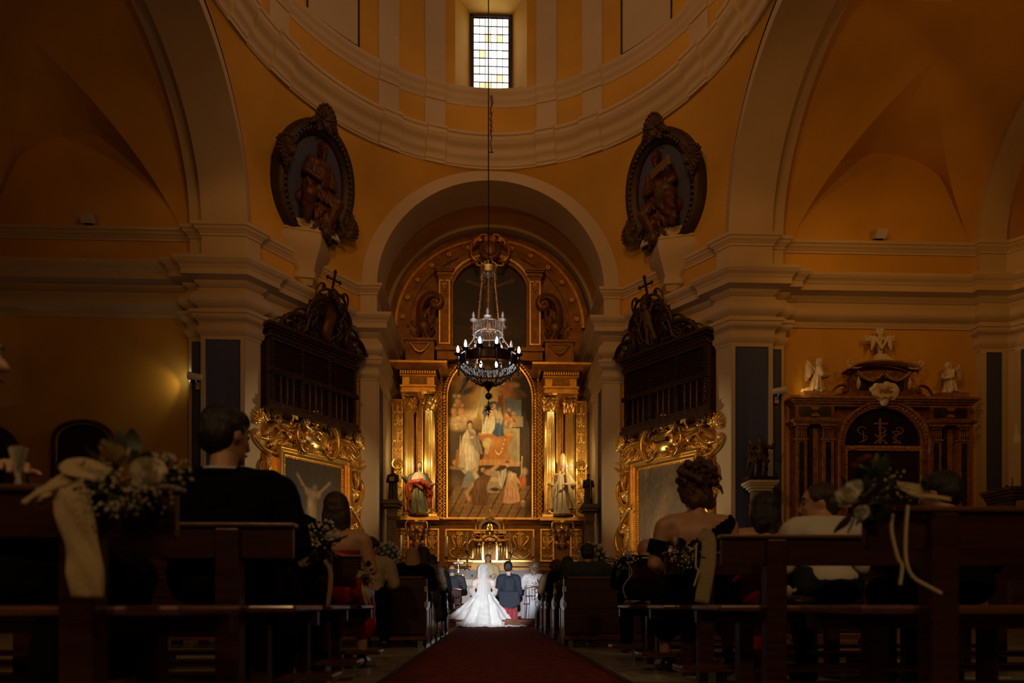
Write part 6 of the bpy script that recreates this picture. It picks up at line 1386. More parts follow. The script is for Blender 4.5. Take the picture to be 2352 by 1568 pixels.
for zz in (-.09, .09): mb = MB(); mb.tube([(rm*math.cos(2*PI*i/64), rm*math.sin(2*PI*i/64), zm+zz) for i in range(64)], .014, 6, closed=True); ch(mb, 'ring_rim', IRN)
filigree(rm-.016, zm, .16, 56, SILVER, 'main_filigree')
zl = zm-.18
mb = MB(); mb.lathe([(rm-.03,-.06),(rm-.01,.06)], 64, (0,0,zl+.0)); 
for i in range(6):
    a = 2*PI*i/6; c, s_ = math.cos(a), math.sin(a); mb = MB(); mb.tube(sm([(ru*c,ru*s_,zu-.1),((ru+.04)*c,(ru+.04)*s_,zu-.22),((rm-.12)*c,(rm-.12)*s_,zm+.28),((rm-.02)*c,(rm-.02)*s_,zm+.08)]), .013, 6); mb.ell((ru*c,ru*s_,zu-.14), .028, 8, 6); mb.ell(((rm-.07)*c,(rm-.07)*s_,zm+.18), .024, 8, 6); ch(mb, 'arm')
BULB_ON = mat('lit_bulb', (1,1,1), .3, emit=(.88,.90,1), estr=55); BULB_OFF = mat('clear_bulb', (.75,.75,.78), .08, spec=.8, emit=(.9,.9,1), estr=.12)  # the unlit bulbs are given a faint glow of their own
def candle_set():
    s_ = MB(); s_.tube([(0,0,-.14),(0,0,.10)], .015, 8); s_.ell((0,0,-.15), .022, 8, 6)
    p = MB(); p.lathe([(0,.10),(.03,.10),(.062,.118),(.078,.135),(.080,.14),(.062,.13),(.025,.125),(.02,.15),(.02,.165),(0,.165)], 16)
    b = MB(); b.lathe([(.012,.165),(.022,.19),(.027,.215),(.020,.255),(.007,.295),(0,.30)], 10)
    return s_, p, b
st, pn, bl = candle_set(); protos = {}
for key, mb, nm, m in (('stI', st, 'candle_stem', IRN), ('pnI', pn, 'drip_pan', IRN), ('stS', st, 'candle_stem', SILVER), ('pnS', pn, 'drip_pan', SILVER), ('on', bl, 'bulb', BULB_ON), ('off', bl, 'bulb', BULB_OFF)):
    o = mb.build(nm, m, None, True, 60); protos[key] = o.data; bpy.data.objects.remove(o)
def put(nm, key, loc):
    o = bpy.data.objects.new(nm, protos[key]); COL.objects.link(o); o.parent = CH; o.location = loc
for i in range(6):
    a = PI/6+2*PI*i/6-.05; c, s_ = math.cos(a), math.sin(a); L = ((ru+.055)*c, (ru+.055)*s_, zu-.02)
    put('candle_stem', 'stS', L); put('drip_pan', 'pnS', L); put('bulb', 'off', L)
lit = {0,1,2,3,5,6,7,9,10,4}
N = 12
for i in range(N):
    a = 2*PI*(i+.5)/N; c, s_ = math.cos(a), math.sin(a); L = ((rm+.05)*c, (rm+.05)*s_, zm-.02)
    on = not (s_ < 0 and .35 < c < .8) and not (s_ > 0 and abs(c) > .5)
    put('candle_stem', 'stI', L); put('drip_pan', 'pnI', L); put('bulb', 'on' if on else 'off', L)
# net of beads closing the bottom
zbm = cz_(886); nb = MB(); nt_ = MB()
for i in range(16):
    a = 2*PI*i/16; pts = []
    for j in range(9): t = j/8; r = rm*(1-t)**.62+.06*t; aa = a+.35*t; pts.append((r*math.cos(aa), r*math.sin(aa), zm-.09-(zm-.09-zbm)*t))
    nt_.tube(pts, .006, 5)
    for j in range(1, 9): nb.ell(pts[j], .022 if j % 2 == 0 else .014, 7, 5)
    pts = [(p[0]*math.cos(-.7*k/8)-p[1]*math.sin(-.7*k/8), p[0]*math.sin(-.7*k/8)+p[1]*math.cos(-.7*k/8), p[2]) for k, p in enumerate(pts)]; nt_.tube(pts, .005, 5)
ch(nt_, 'net_chains', IRN)['kind'] = 'stuff'; ch(nb, 'net_beads', IRN)['kind'] = 'stuff'
mb = MB(); mb.lathe([(0,.06),(.12,.05),(.10,.0),(.05,-.06),(.015,-.12),(.012,-.16)], 16, (0,0,zbm)); ch(mb, 'bottom_cup', IRN)
mb = MB(); mb.ell((0,0,cz_(910)), .065, 14, 10); mb.tube([(0,0,cz_(900)),(0,0,cz_(958))], .008, 6); ch(mb, 'bottom_ball', IRN)
mb = MB(); zst = cz_(938)
for i in range(14):
    d = Vector((math.cos(i*2.4)*math.sqrt(1-(1-2*(i+.5)/14)**2), math.sin(i*2.4)*math.sqrt(1-(1-2*(i+.5)/14)**2), 1-2*(i+.5)/14)); mb.tube([d*.01+Vector((0,0,zst)), d*.11+Vector((0,0,zst))], [.016,.003], 5)
mb.ell((0,0,zst), .04, 8, 6); mb.ell((0,0,cz_(925)), .02, 8, 6); mb.ell((0,0,cz_(952)), .02, 8, 6); ch(mb, 'spiked_star', IRN)
# twisted iron hook hanging beside the cable
T = thing('iron_hook', 'twisted rusty iron rod with leaf spikes hanging beside the chandelier cable', 'hook', (CHX+.05, 12.5, cz_(350))); h = cz_(220)-cz_(350)
mb = MB(); mb.tube([(.012*math.sin(i*1.3), .012*math.cos(i*1.3), h*i/24) for i in range(25)], .012, 6); mb.tube([(-.05,0,0),(.05,0,0)], .012, 6); mb.build('rod', mat('rusty_iron', (.10,.045,.02), .7), T)
mb = MB()
for i in range(16): a = i*2.4; z = h*(.35+.4*i/16); mb.tube([(0,0,z),(.05*math.cos(a),.05*math.sin(a),z+.05)], [.012,.003], 5)
mb.tube([(0,0,h*.8),(.03,0,h*.86),(.03,0,h*.95),(0,0,h)], .016, 6); mb.build('leaf_spikes', mat('rusty_iron', (.1,.045,.02), .7), T)
# ================================================================== pews
def open_pew(s, xe, Yb, L, label, worn=True):
    T = thing('pew', label, 'pew', (xe, Yb, 0), 0, 'open-backed pews of the nave')
    X = lambda u: s*u
    def bx(mb, u0, u1, y0, y1, z0, z1): a, c = sorted((X(u0), X(u1))); return mb.box(a, c, y0, y1, z0, z1)
    def bev(o, w_=.006): md = o.modifiers.new('bevel', 'BEVEL'); md.width = w_; md.segments = 2; md.limit_method = 'ANGLE'; return o
    mb = MB(); bx(mb, 0, L, -.015, .02, .635, .755); bev(mb.build('back_rail', PEW, T, False))
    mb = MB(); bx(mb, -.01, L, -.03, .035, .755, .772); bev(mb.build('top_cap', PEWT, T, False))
    u = .24
    while u < L:
        mb = MB(); bx(mb, u-.045, u+.045, -.035, .035, 0, .75); bev(mb.build('back_post', PEW, T, False))
        mb = MB(); bx(mb, u-.035, u+.035, .30, .37, 0, .43); bev(mb.build('front_leg', PEW, T, False)); mb = MB(); bx(mb, u-.03, u+.03, .02, .32, .38, .43); mb.build('side_stretcher', PEW, T, False)
        u += 1.25
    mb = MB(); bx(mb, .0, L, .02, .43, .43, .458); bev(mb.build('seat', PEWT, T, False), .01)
    mb = MB(); bx(mb, .0, L, .34, .37, .37, .43); mb.build('seat_apron', PEW, T, False)
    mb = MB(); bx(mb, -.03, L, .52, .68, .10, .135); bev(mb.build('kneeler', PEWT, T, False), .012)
    u = .2
    while u < L: mb = MB(); bx(mb, u-.03, u+.03, .54, .66, 0, .10); mb.build('kneeler_foot', PEW, T, False); u += 1.3
    return T
def box_pew(s, xe, Yb, L, label):
    T = thing('pew', label, 'pew', (xe, Yb, 0), 0, 'solid-backed pews before the altar'); X = lambda u: s*u
    def bx(mb, u0, u1, y0, y1, z0, z1): a, c = sorted((X(u0), X(u1))); return mb.box(a, c, y0, y1, z0, z1)
    mb = MB(); bx(mb, .03, L, -.012, .012, .14, .75); mb.build('back_panel', PEW, T, False)
    mb = MB(); bx(mb, .0, L, -.03, .03, .745, .772); mb.build('top_cap', PEWT, T, False)
    for z0, z1 in ((.62,.66),(.14,.20),(.42,.46)): mb = MB(); bx(mb, .03, L, -.022, -.01, z0, z1); mb.build('back_moulding', PEW, T, False)
    mb = MB(); bx(mb, .03, L, .0, .40, .43, .457); mb.build('seat', PEW, T, False)
    mb = MB()          # shaped bench end facing the aisle
    pl = [(-.03,0),(.40,0),(.40,.05),(.36,.09),(.36,.42),(.41,.46),(.41,.50),(.33,.52),(.12,.56),(.06,.62),(.05,.77),(-.03,.77)]
    mb._add([(X(0), y, z) for y, z in pl]+[(X(.035), y, z) for y, z in pl], [list(range(len(pl))), list(range(2*len(pl)-1, len(pl)-1, -1))]+[(i, (i+1) % len(pl), (i+1) % len(pl)+len(pl), i+len(pl)) for i in range(len(pl))]); mb.build('bench_end', PEW, T, False)
    GP = mat('flash_lit_end_strip', (.34,.32,.31), .14, coat=.6)  # pale colour stands in for flash highlights on the varnished edges
    for y, z0, z1 in ((-.022, .03, .40), (-.022, .50, .74), (.10, .03, .40), (.36, .08, .42)): mb = MB(); bx(mb, -.012, .0, y-.008, y+.008, z0, z1); mb.build('end_strip', GP, T, False)
    for z in (.43, .60): mb = MB(); bx(mb, -.016, .02, -.04, .02, z, z+.06); mb.build('end_cap', mat('flash_lit_end_cap', (.42,.40,.39), .3), T, False)  # caps coloured pale to imitate the flash glinting on varnish
    mb = MB(); bx(mb, -.03, L, -.27, -.09, .085, .12); o = mb.build('kneeler', PEWT, T, False)
    for u_ in (.02, L-.1): mb = MB(); bx(mb, u_, u_+.05, -.25, -.035, 0, .085); mb.build('kneeler_foot', mat('pale_kneeler_foot', (.16,.15,.15), .3), T, False)
    return T
open_pew(-1, -.83, 1.70, 2.4, 'dark open-backed pew with a cream bow and white rose on its end')
open_pew(-1, -.76, 2.46, 3.0, 'open-backed pew right behind the man in the black suit')
open_pew(-1, -.80, 3.20, 3.2, 'open-backed pew with a rose posy on its end, before the woman in red')
open_pew(-1, -.82, 4.02, 3.2, 'open-backed pew that the dark-bobbed woman in red sits just beyond')
open_pew(1, 1.19, 1.98, 2.4, 'dark open-backed pew with cream cords hanging from its posy')
open_pew(1, 1.03, 2.80, 3.0, 'open-backed pew with the glittering clutch on its seat')
open_pew(1, 1.03, 3.72, 3.2, 'open-backed pew with burlap ribbon posy behind the woman in a one-shoulder top')
open_pew(1, 1.00, 4.55, 3.2, 'open-backed pew with a white leaflet on its top rail')
for i, y in enumerate((7.0, 7.72, 8.42, 9.2, 10.1)):
    box_pew(-1, -.71-.012*(i % 2), y, 3.4, ['solid-backed pew behind the blonde woman', 'solid-backed pew behind the woman with dark wavy hair', 'solid-backed pew one row nearer the altar than the blonde woman and dark wavy hair', 'solid-backed pew, last but one before the balding man on the chair', 'solid-backed pew nearest the balding man on the chair'][i])
for i, y in enumerate((7.0, 8.2, 9.3, 10.2, 11.2)):
    box_pew(1, .81+.012*(i % 2), y, 3.4, ['solid-backed pew behind the man in the green shirt', 'solid-backed pew behind the person with short black hair', 'solid-backed pew behind the person with brown curls', 'solid-backed pew, last but one before the lady in pale lace', 'solid-backed pew nearest the lady in pale lace'][i])
# ================================================================== people
SKIN = mat('warm_skin', (.46,.24,.14), .5, bump=.03); SKINP = mat('fair_skin', (.62,.38,.27), .5, bump=.03)
HDARK = mat('near_black_hair', (.010,.006,.005), .45, bump=.5, bscale=60, stretch=(3,3,.4)); HBROWN = mat('dark_brown_hair', (.035,.014,.008), .42, bump=.5, bscale=60, stretch=(3,3,.4)); HBLOND = mat('dark_blonde_hair', (.36,.20,.085), .45, bump=.5, bscale=60, stretch=(3,3,.4)); HGREY = mat('greying_hair', (.09,.075,.065), .5, bump=.5, bscale=60, stretch=(3,3,.4)); HRED = mat('auburn_hair', (.085,.030,.013), .45, bump=.5, bscale=60, stretch=(3,3,.4))
SUIT = mat('black_suit_wool', (.003,.003,.004), .9, spec=.1, bump=.1, bscale=200); NAVY = mat('navy_wool', (.014,.019,.034), .8, bump=.15, bscale=150)
def hair_prims(mb, style, c, R, k):
    c = Vector(c); q = lambda x, y, z: c + R @ (Vector((x, y, z))*k); r = random.Random(11)
    def E(x, y, z, a, b, d): mb.ell(q(x,y,z), (a*k,b*k,d*k), 14, 10, R)
    if style == 'bald':
        for i in range(11): a = -PI*.05-PI*.9*i/10; E(.072*math.cos(a), -.01+.088*math.sin(a), -.01, .018, .018, .045)
        return
    E(0,-.018,.035,.086,.094,.092); E(0,-.05,-.01,.080,.062,.080)
    if style == 'short': E(0,.03,.07,.075,.065,.05); E(0,-.065,-.05,.062,.035,.035)
    if style == 'bob':
        for s_ in (-1, 1): E(s_*.068,-.01,-.06,.03,.06,.10); E(s_*.062,-.03,-.12,.032,.05,.07)
        E(0,-.06,-.07,.088,.05,.12); E(0,-.06,-.14,.086,.045,.06)
    if style in ('long', 'wavy'):
        for s_ in (-1, 1): E(s_*.07,-.02,-.08,.032,.055,.12); E(s_*.072,-.06,-.2,.045,.045,.14)
        E(0,-.075,-.12,.09,.05,.16); E(0,-.09,-.27,.10,.045,.14)
        if style == 'wavy':
            for i in range(16): a = r.uniform(-1, 1); E(.1*a, -.09-.02*r.random(), -.1-.25*r.random(), .03, .03, .045)
    if style in ('updo', 'curly', 'bun'):
        if style == 'updo':
            E(0,-.055,-.08,.078,.05,.075)
            for s_ in (-1, 1): E(s_*.075,-.01,-.05,.035,.05,.07); E(s_*.06,-.05,-.12,.03,.035,.04)
        if style == 'bun': E(0,-.13,.02,.05,.045,.05); E(0,-.09,.0,.06,.05,.06)
        else:
            n = 46 if style == 'updo' else 40
            for i in range(n):
                u = 1-1.55*(i+.5)/n; a = i*2.4; w_ = math.sqrt(max(0, 1-u*u)); y = w_*math.sin(a)
                if y > .55: continue
                big = 1.28 if style == 'updo' else 1.12
                mb.ell(q(.088*big*w_*math.cos(a), -.03+.092*big*y, .035+.088*big*u), r.uniform(.018,.030)*k, 8, 6)
def curls(T, c, R, k, m, n=26, seed=3):            # loose ringlets over the hair
    c = Vector(c); r = random.Random(seed); mb = MB()
    for i in range(n):
        u = 1-1.7*(i+.5)/n; a = i*2.4+r.random(); w_ = math.sqrt(max(0,1-u*u)); y = min(.4, w_*math.sin(a)); b = Vector((.115*w_*math.cos(a), -.03+.12*y, .035+.112*u)); t = Vector((-w_*math.sin(a), w_*math.cos(a)*.5, -.5)).normalized()
        pts = []
        for j in range(10): th = j*.75+r.random()*.2; pts.append(c + R @ ((b*(1+.03*j/10) + t*.008*j + Vector((math.cos(th)*.014, math.sin(th)*.014, math.sin(th*.7)*.014)))*k))
        mb.tube(pts, [.007*k]*8+[.005*k,.002*k], 5)
    mb.build('curls', m, T)
def person(label, px, ptop, Y, skin=SKIN, hair='short', hm=HDARK, top=SUIT, bottom=SUIT, sleeve='long', neck='collar', build=1., hyaw=0., pitch=0., lean=8., byaw=0., zf=0., dress=False, vox=.014, group=None, dx=0., name='person', extra=None, handpos=None, ztop=None, slope=0., bodyshift=0.):
    hp = P(px, ptop, Y); zt = (ztop if ztop else hp.z)-zf; T = thing(name, label, 'person', (hp.x+dx, Y, zf), byaw, group)
    la = math.radians(lean); th = (zt-.55)/(.85*math.cos(la)); th = max(.62, min(1.14, th))
    Rl = Matrix.Rotation(-la, 3, 'X')
    def U(x, y, z): v = Vector((x*build, y, (z-.55)*th)); return Rl @ v + Vector((0,0,.55)) + Vector((slope*(z-.55), 0, 0))
    hc = U(0, .02, 1.27); hk = 1.08*(.5+.5*th); dxh = Vector((-bodyshift, 0, 0)); hc = Vector((hc.x, hc.y, zt-.118*hk))
    # --- skin: one continuous body
    mb = MB(); nk = U(0,-.01,1.04); mb.cap(nk, .058, hc+Vector((0,-.01,-.05)), .052, 12); R = head_prims(mb, hc, hk, hyaw, pitch)
    torso = [((0,0,.60),(.175,.13,.14)),((0,0,.78),(.155,.112,.16)),((0,0,.93),(.185,.115,.14))]
    def do_torso(m_, g):
        for c, r in torso: m_.ell(U(*c), ((r[0]+g)*build, r[1]+g, r[2]*th+g), 16, 10, Rl)
    def shoulders(m_, g): m_.cap(U(-.155,0,1.0), .072+g, U(.155,0,1.0), .072+g, 10); m_.cap(U(-.09,-.005,1.035), .05+g, U(.09,-.005,1.035), .05+g, 10)
    SHl = {s_: U(s_*.20,0,.985) for s_ in (-1, 1)}; EL = {s_: U(s_*.25,.05,.74) for s_ in (-1, 1)}; WR = {s_: Vector((s_*.09*build,.30,.64)) for s_ in (-1, 1)}
    if handpos:
        for s_, (e, w_) in handpos.items(): EL[s_] = Vector(e); WR[s_] = Vector(w_)
    KN = {s_: Vector((s_*.10*build,.44,.545)) for s_ in (-1, 1)}; AN = {s_: Vector((s_*.10,.40,.09)) for s_ in (-1, 1)}
    def uarm(m_, g): [m_.cap(SHl[s_], .058+g, EL[s_], .046+g, 10) for s_ in (-1, 1)]
    def farm(m_, g): [m_.cap(EL[s_], .045+g, WR[s_], .030+g, 10) for s_ in (-1, 1)]
    def thigh(m_, g): [m_.cap(Vector((s_*.09*build,0,.56)), .098+g, KN[s_], .066+g, 10) for s_ in (-1, 1)]
    def calf(m_, g): [m_.cap(KN[s_], .062+g, AN[s_], .040+g, 10) for s_ in (-1, 1)]
    do_torso(mb, -.004); shoulders(mb, -.004); uarm(mb, -.003); farm(mb, 0); thigh(mb, -.006); calf(mb, -.003)
    for s_ in (-1, 1): mb.cap(AN[s_]+Vector((0,-.03,-.04)), .04, AN[s_]+Vector((0,.15,-.055)), .032, 8)
    o = mb.build('body', skin, T); remesh(o, vox, 3)
    for s_ in (-1, 1): hb = MB(); hand_prims(hb, WR[s_], WR[s_]-EL[s_]+Vector((-s_*.1,.05,-.05)), (0,0,-1), 1., .6, s_); hb.build('hand', skin, T)
    # --- clothes
    mb = MB(); do_torso(mb, .012)
    if neck != 'strapless': shoulders(mb, .010)
    else: pass
    if sleeve in ('long',): uarm(mb, .012); farm(mb, .012)
    elif sleeve == 'short': uarm(mb, .012)
    if dress:
        thigh(mb, .03); mb.cap((0,.2,.55), .12, (0,.45,.50), .11); [mb.cap(KN[s_], .085, AN[s_]+Vector((0,0,.22)), .10) for s_ in (-1, 1)]
    o = mb.build('dress' if dress else 'jacket', top, T); remesh(o, vox, 3); crease(o, .006, (7,7,10), px % 17)
    if neck == 'strapless':
        me = o.data; cut = U(0,0,.90).z; bm = bmesh.new(); bm.from_mesh(me); bmesh.ops.delete(bm, geom=[v for v in bm.verts if v.co.z > cut], context='VERTS'); bm.to_mesh(me); bm.free()
    if neck == 'oneshoulder':
        me = o.data; z0 = U(0,0,.86).z; bm = bmesh.new(); bm.from_mesh(me); bmesh.ops.delete(bm, geom=[v for v in bm.verts if v.co.z > z0+(v.co.x+.10)*.62 and v.co.x < .2*build], context='VERTS'); bm.to_mesh(me); bm.free()
        mb = MB(); mb.tube([SHl[-1].lerp(EL[-1], .38), SHl[-1].lerp(EL[-1], .75)], [.068,.064], 14, cap=False); mb.build('arm_band', top, T)
    if not dress:
        mb = MB(); thigh(mb, .014); calf(mb, .02); mb.ell((0,0,.56), (.19*build,.15,.10)); o = mb.build('trousers', bottom, T); remesh(o, vox, 2)
    for s_ in (-1, 1):
        mb = MB(); a = AN[s_]; mb.cap(a+Vector((0,-.03,-.035)), .046, a+Vector((0,.16,-.05)), .038, 8); o = mb.build('shoe', mat('black_shoe', (.01,.01,.01), .3), T)
    if neck == 'collar':
        mb = MB(); n0 = nk+Vector((0,-.008,.045*th)); mb.tube([n0+Vector((.066*math.cos(a), .066*math.sin(a)+.008, .006*math.sin(a))) for a in [2*PI*i/24 for i in range(24)]], .013, 6, closed=True); mb.build('shirt_collar', mat('white_shirt', (.45,.44,.42), .7), T)
        mb = MB(); mb.tube([n0+Vector((.078*math.cos(a), .074*math.sin(a)+.006, -.016+.01*math.sin(a))) for a in [2*PI*i/24 for i in range(24)]], .022, 7, closed=True); mb.build('jacket_collar', top, T)
    # --- hair
    if hair:
        mb = MB(); hair_prims(mb, hair, hc, R, hk); o = mb.build('hair', hm, T); remesh(o, .009 if vox < .015 else .014, 2 if hair in ('updo','curly','bald') else 4); crease(o, .0035*hk, (45,45,10), 5)
        if hair == 'updo': curls(T, hc, R, hk, hm)
    # --- eyes and brows
    for s_ in (-1, 1): ey = MB(); ey.ell(hc + R @ (Vector((s_*.031,.082,.012))*hk), .0115*hk, 8, 6); ey.build('eye', mat('eye_white_dark', (.08,.06,.05), .2), T)
    for s_ in (-1, 1): bw = MB(); bw.tube([hc + R @ (Vector((s_*x,y,z))*hk) for x, y, z in ((.014,.094,.034),(.032,.09,.042),(.052,.076,.036))], [.004*hk,.005*hk,.002*hk], 5); bw.build('eyebrow', hm if hair else HBROWN, T)
    mo = MB(); mo.tube([hc + R @ (Vector((x,.098-.25*abs(x)**1.2,-.062))*hk) for x in (-.022,-.011,0,.011,.022)], [.002*hk,.005*hk,.006*hk,.005*hk,.002*hk], 6); mo.build('lips', mat('lip_red', (.30,.09,.07), .4), T)
    return T, hc, R, hk
V1 = .012
person('broad man in a black suit with white shirt collar and cropped dark hair', 512, 925, 2.66, hair='short', hm=HDARK, build=1.18, hyaw=-.5, pitch=-.06, lean=4, vox=V1, slope=-.02)
person('young man in dark suit half hidden behind the broad man in black', 622, 1090, 3.40, hyaw=-.6, pitch=-.15, lean=6, vox=V1)
REDS = mat('bright_red_satin', (.36,.012,.008), .4, bump=.1, bscale=20)
person('woman with a dark chin-length bob in a strapless red dress', 768, 1128, 4.22, SKIN, 'bob', HBROWN, REDS, None, 'none', 'strapless', .92, .0, .0, 5, dress=True, vox=V1)
BEIGE = mat('beige_jacket', (.34,.26,.15), .8, bump=.15)
person('man in beige jacket looking down, beside the white flower ball', 845, 1230, 6.35, hair='short', hm=HDARK, top=BEIGE, neck='none', hyaw=-.5, pitch=-.35, lean=14)
person('woman with long dark-blonde hair and black top', 945, 1256, 7.2, SKINP, 'long', HBLOND, BLACK, None, 'short', 'none', .95, .1, 0, 8, dress=True)
person('woman with dark wavy hair next to the blonde woman', 972, 1254, 7.92, SKIN, 'wavy', HDARK, mat('brown_print_cloth', (.09,.06,.03), .8, var=.5, vscale=30), None, 'short', 'none', .95, -.2, 0, 8, dress=True)
person('person with dark hair tucked behind the woman with wavy hair', 990, 1272, 8.62, SKIN, 'wavy', HDARK, BLACK, None, 'short', 'none', .9, -.4, -.1, 10, dress=True)
E_ = person('woman in black dress holding a fan, face turned to the aisle', -124, 722, 1.90, SKINP, 'bun', HBROWN, BLACK, None, 'short', 'none', .95, .05, 0, 2, -1.5, dress=True, vox=V1, handpos={-1: ((-.24,.02,.76),(-.07,.14,.86)), 1: ((.25,.05,.74),(.09,.30,.62))})
person('woman with big auburn curls and a black one-shoulder top', 1605, 1066, 3.92, SKIN, 'updo', HRED, BLACK, None, 'none', 'oneshoulder', 1.06, .35, -.2, 6, dress=True, vox=V1)
person('woman with long dark wavy hair, red dress and bare shoulder', 1762, 1126, 3.95, SKIN, 'wavy', HDARK, REDS, None, 'none', 'strapless', .92, .35, 0, 6, dress=True, vox=V1)
WT = mat('white_jersey', (.55,.50,.42), .8, bump=.1); SEQ = mat('navy_sequins', (.012,.02,.035), .25, .5, bump=.8, bscale=120)
person('woman with smooth brown hair in a bun and white top, in profile', 1900, 1104, 3.2, SKIN, 'bun', HBROWN, WT, SEQ, 'short', 'none', .80, 1.25, -.1, 8, vox=V1)
person('man with short black hair beyond the posy with cream cords', 2188, 1076, 3.2, SKIN, 'short', HDARK, BLACK, SUIT, 'long', 'none', 1.05, .45, -.1, 8, vox=V1)
person('bald man in dark suit before the smoky brown picture', 1488, 1234, 5.6, SKIN, None, HGREY, SUIT, SUIT, 'long', 'collar', 1.1, .15, -.15, 12)
GRN = mat('dark_green_shirt', (.020,.034,.028), .85, bump=.1)
person('man with thick black hair and a dark green shirt', 1351, 1246, 7.2, SKIN, 'short', HDARK, GRN, SUIT, 'short', 'none', 1.12, 0, 0, 8)
person('person with short black hair in front of the green-shirted man', 1305, 1276, 8.4, SKIN, 'bob', HDARK, BLACK, SUIT, 'long', 'none', 1., .3, -.1, 10)
person('person with brown curls seated closest to the lace lady', 1278, 1288, 9.5, SKIN, 'curly', HRED, mat('tan_blouse', (.16,.09,.045), .8), SUIT, 'long', 'none', .9, .3, -.1, 10)
# ------------------------------------------------------------------ chairs by the sanctuary
CHW = mat('chestnut_chair_wood', (.13,.035,.016), .3, bump=.05, coat=.3)
def spindle_chair(loc, rz, label, tall=False):
    T = thing('chair', label, 'chair', loc, rz, None, .74)
    mb = MB(); mb.box(-.22,.22,-.2,.22,.42,.455); o = mb.build('seat', CHW, T, False); md = o.modifiers.new('b', 'BEVEL'); md.width = .015; md.segments = 2
    for x in (-1, 1):
        for y, yb in ((-.17,-.22),(.18,.2)): mb = MB(); mb.tube([(x*.17,y,.43),(x*.19,(y+yb)/2,.25),(x*.21,yb,0)], [.018,.022,.014], 8); mb.build('leg', CHW, T)
        mb = MB(); mb.tube([(x*.19,-.2,.2),(x*.19,.19,.2)], .01, 6); mb.build('stretcher', CHW, T)
    mb = MB(); mb.tube([(-.19,0,.2),(.19,0,.2)], .01, 6); mb.build('stretcher', CHW, T)
    h = .86 if not tall else .92
    mb = MB(); mb.tube([(-.23,-.26,h-.02),(-.12,-.285,h),(0,-.295,h+.005),(.12,-.285,h),(.23,-.26,h-.02)], .022, 8, flat=.6); mb.build('top_rail', CHW, T)
    for i in range(6): x = -.2+.4*i/5; mb = MB(); mb.tube([(x*.85,-.18,.45),(x,-.24,.65),(x*1.05,-.285+.02*abs(x)*4*.5,h)], [.009,.011,.008], 6); mb.build('spindle', CHW, T)
    if tall: mb = MB(); mb.tube([(-.2,-.235,.66),(.2,-.235,.66)], .016, 8); mb.build('cross_rail', CHW, T)
    return T
q = P(1045, 1370, 13.35); spindle_chair((q.x, 13.42, .15), -.15, 'chestnut spindle-back chair under the balding man in dark grey')
q = P(1219, 1370, 13.2); spindle_chair((q.x+.03, 13.28, .15), .1, 'chestnut spindle-back chair under the lady in pale lace', True)
DG = mat('charcoal_suit', (.020,.021,.027), .8, bump=.1, bscale=200)
person('balding man in charcoal suit seated on a spindle-back chair', 1038, 1298, 13.44, SKINP, 'bald', HGREY, DG, DG, 'long', 'collar', 1.05, -.3, 0, 2, 0, .15)
LACE = mat('pale_lace', (.55,.52,.52), .7, bump=.8, bscale=70, var=.5, vscale=60); PALEB = mat('pale_grey_blue_skirt', (.42,.46,.54), .6, bump=.1)
T, hc, R, hk = person('lady in pale lace with braided updo seated on a spindle-back chair', 1226, 1294, 13.32, SKINP, 'updo', mat('light_brown_hair', (.16,.085,.045), .4, bump=.4, bscale=60), LACE, PALEB, 'long', 'none', .98, .45, 0, 2, 0, .15)
mb = MB(); loft(mb, [(-.02,.05,.02,.22,.36,.03),(-.02,.08,.2,.2,.32,.03),(0,.1,.42,.2,.30,.02),(0,.02,.6,.19,.2,.01)], 10, 48, 4, 3, .1, .8, True); mb.build('long_skirt', PALEB, T)
orn(T, 'rosette', hc.x+.03, hc.y-.10, hc.z+.06, .12, 20, 1, mat('pink_hair_flower', (.55,.32,.36), .6), name='hair_flower')
# ------------------------------------------------------------------ groom on a red velvet stool
RV = mat('crimson_velvet', (.28,.012,.022), .75, bump=.3, bscale=15, sheen=.4)
q = P(1171, 1400, 13.1); T = thing('velvet_stool', 'kneeling stool draped to the floor in crimson velvet under the groom', 'stool', (q.x-.02, 13.22, .15))
mb = MB(); loft(mb, [(0,0,0,.185,.16,.012),(0,0,.12,.18,.155,.012),(0,0,.26,.172,.15,.006),(0,0,.30,.165,.145,.002)], 14, 90, 4, 3, 0, .8, True); mb.build('velvet_drape', RV, T)
mb = MB(); mb.box(-.16,.16,-.13,.13,.295,.33); mb.build('cushion', RV, T, False)
hp = P(1167, 1288, 13.2); T = thing('person', 'groom in navy tailcoat seen from behind, on the crimson velvet stool', 'person', (q.x-.02, 13.22, .15))
mb = MB(); hc = Vector((hp.x-(q.x-.02), .05, hp.z-.15-.128)); mb.cap((0,.0,.88), .06, hc+Vector((0,-.01,-.05)), .055); R = head_prims(mb, hc, 1.1, 0, 0)
for s_ in (-1, 1): mb.cap((s_*.18,0,.84), .05, (s_*.23,.06,.6), .042); mb.cap((s_*.23,.06,.6), .04, (s_*.12,.32,.58), .03); mb.cap((s_*.09,.02,.42), .10, (s_*.1,.36,.36), .07); mb.cap((s_*.1,.36,.36), .06, (s_*.1,.1,.08), .045)
mb.ell((0,0,.5), (.15,.11,.14)); mb.ell((0,0,.72), (.145,.09,.18)); o = mb.build('body', SKINP, T); remesh(o, .014, 3)
for s_ in (-1, 1): hb = MB(); hand_prims(hb, (s_*.12,.32,.58), (-s_*.6,.4,0), (0,0,-1), 1., .5, s_); hb.build('hand', SKINP, T)
NX = 1.
mb = MB(); mb.ell((0,0,.5), (.18,.14,.15)); mb.ell((0,0,.68), (.175,.13,.17)); mb.ell((0,0,.80), (.19,.125,.12)); mb.cap((-.16,0,.86), .08, (.16,0,.86), .08); mb.cap((-.1,0,.89), .06, (.1,0,.89), .06)
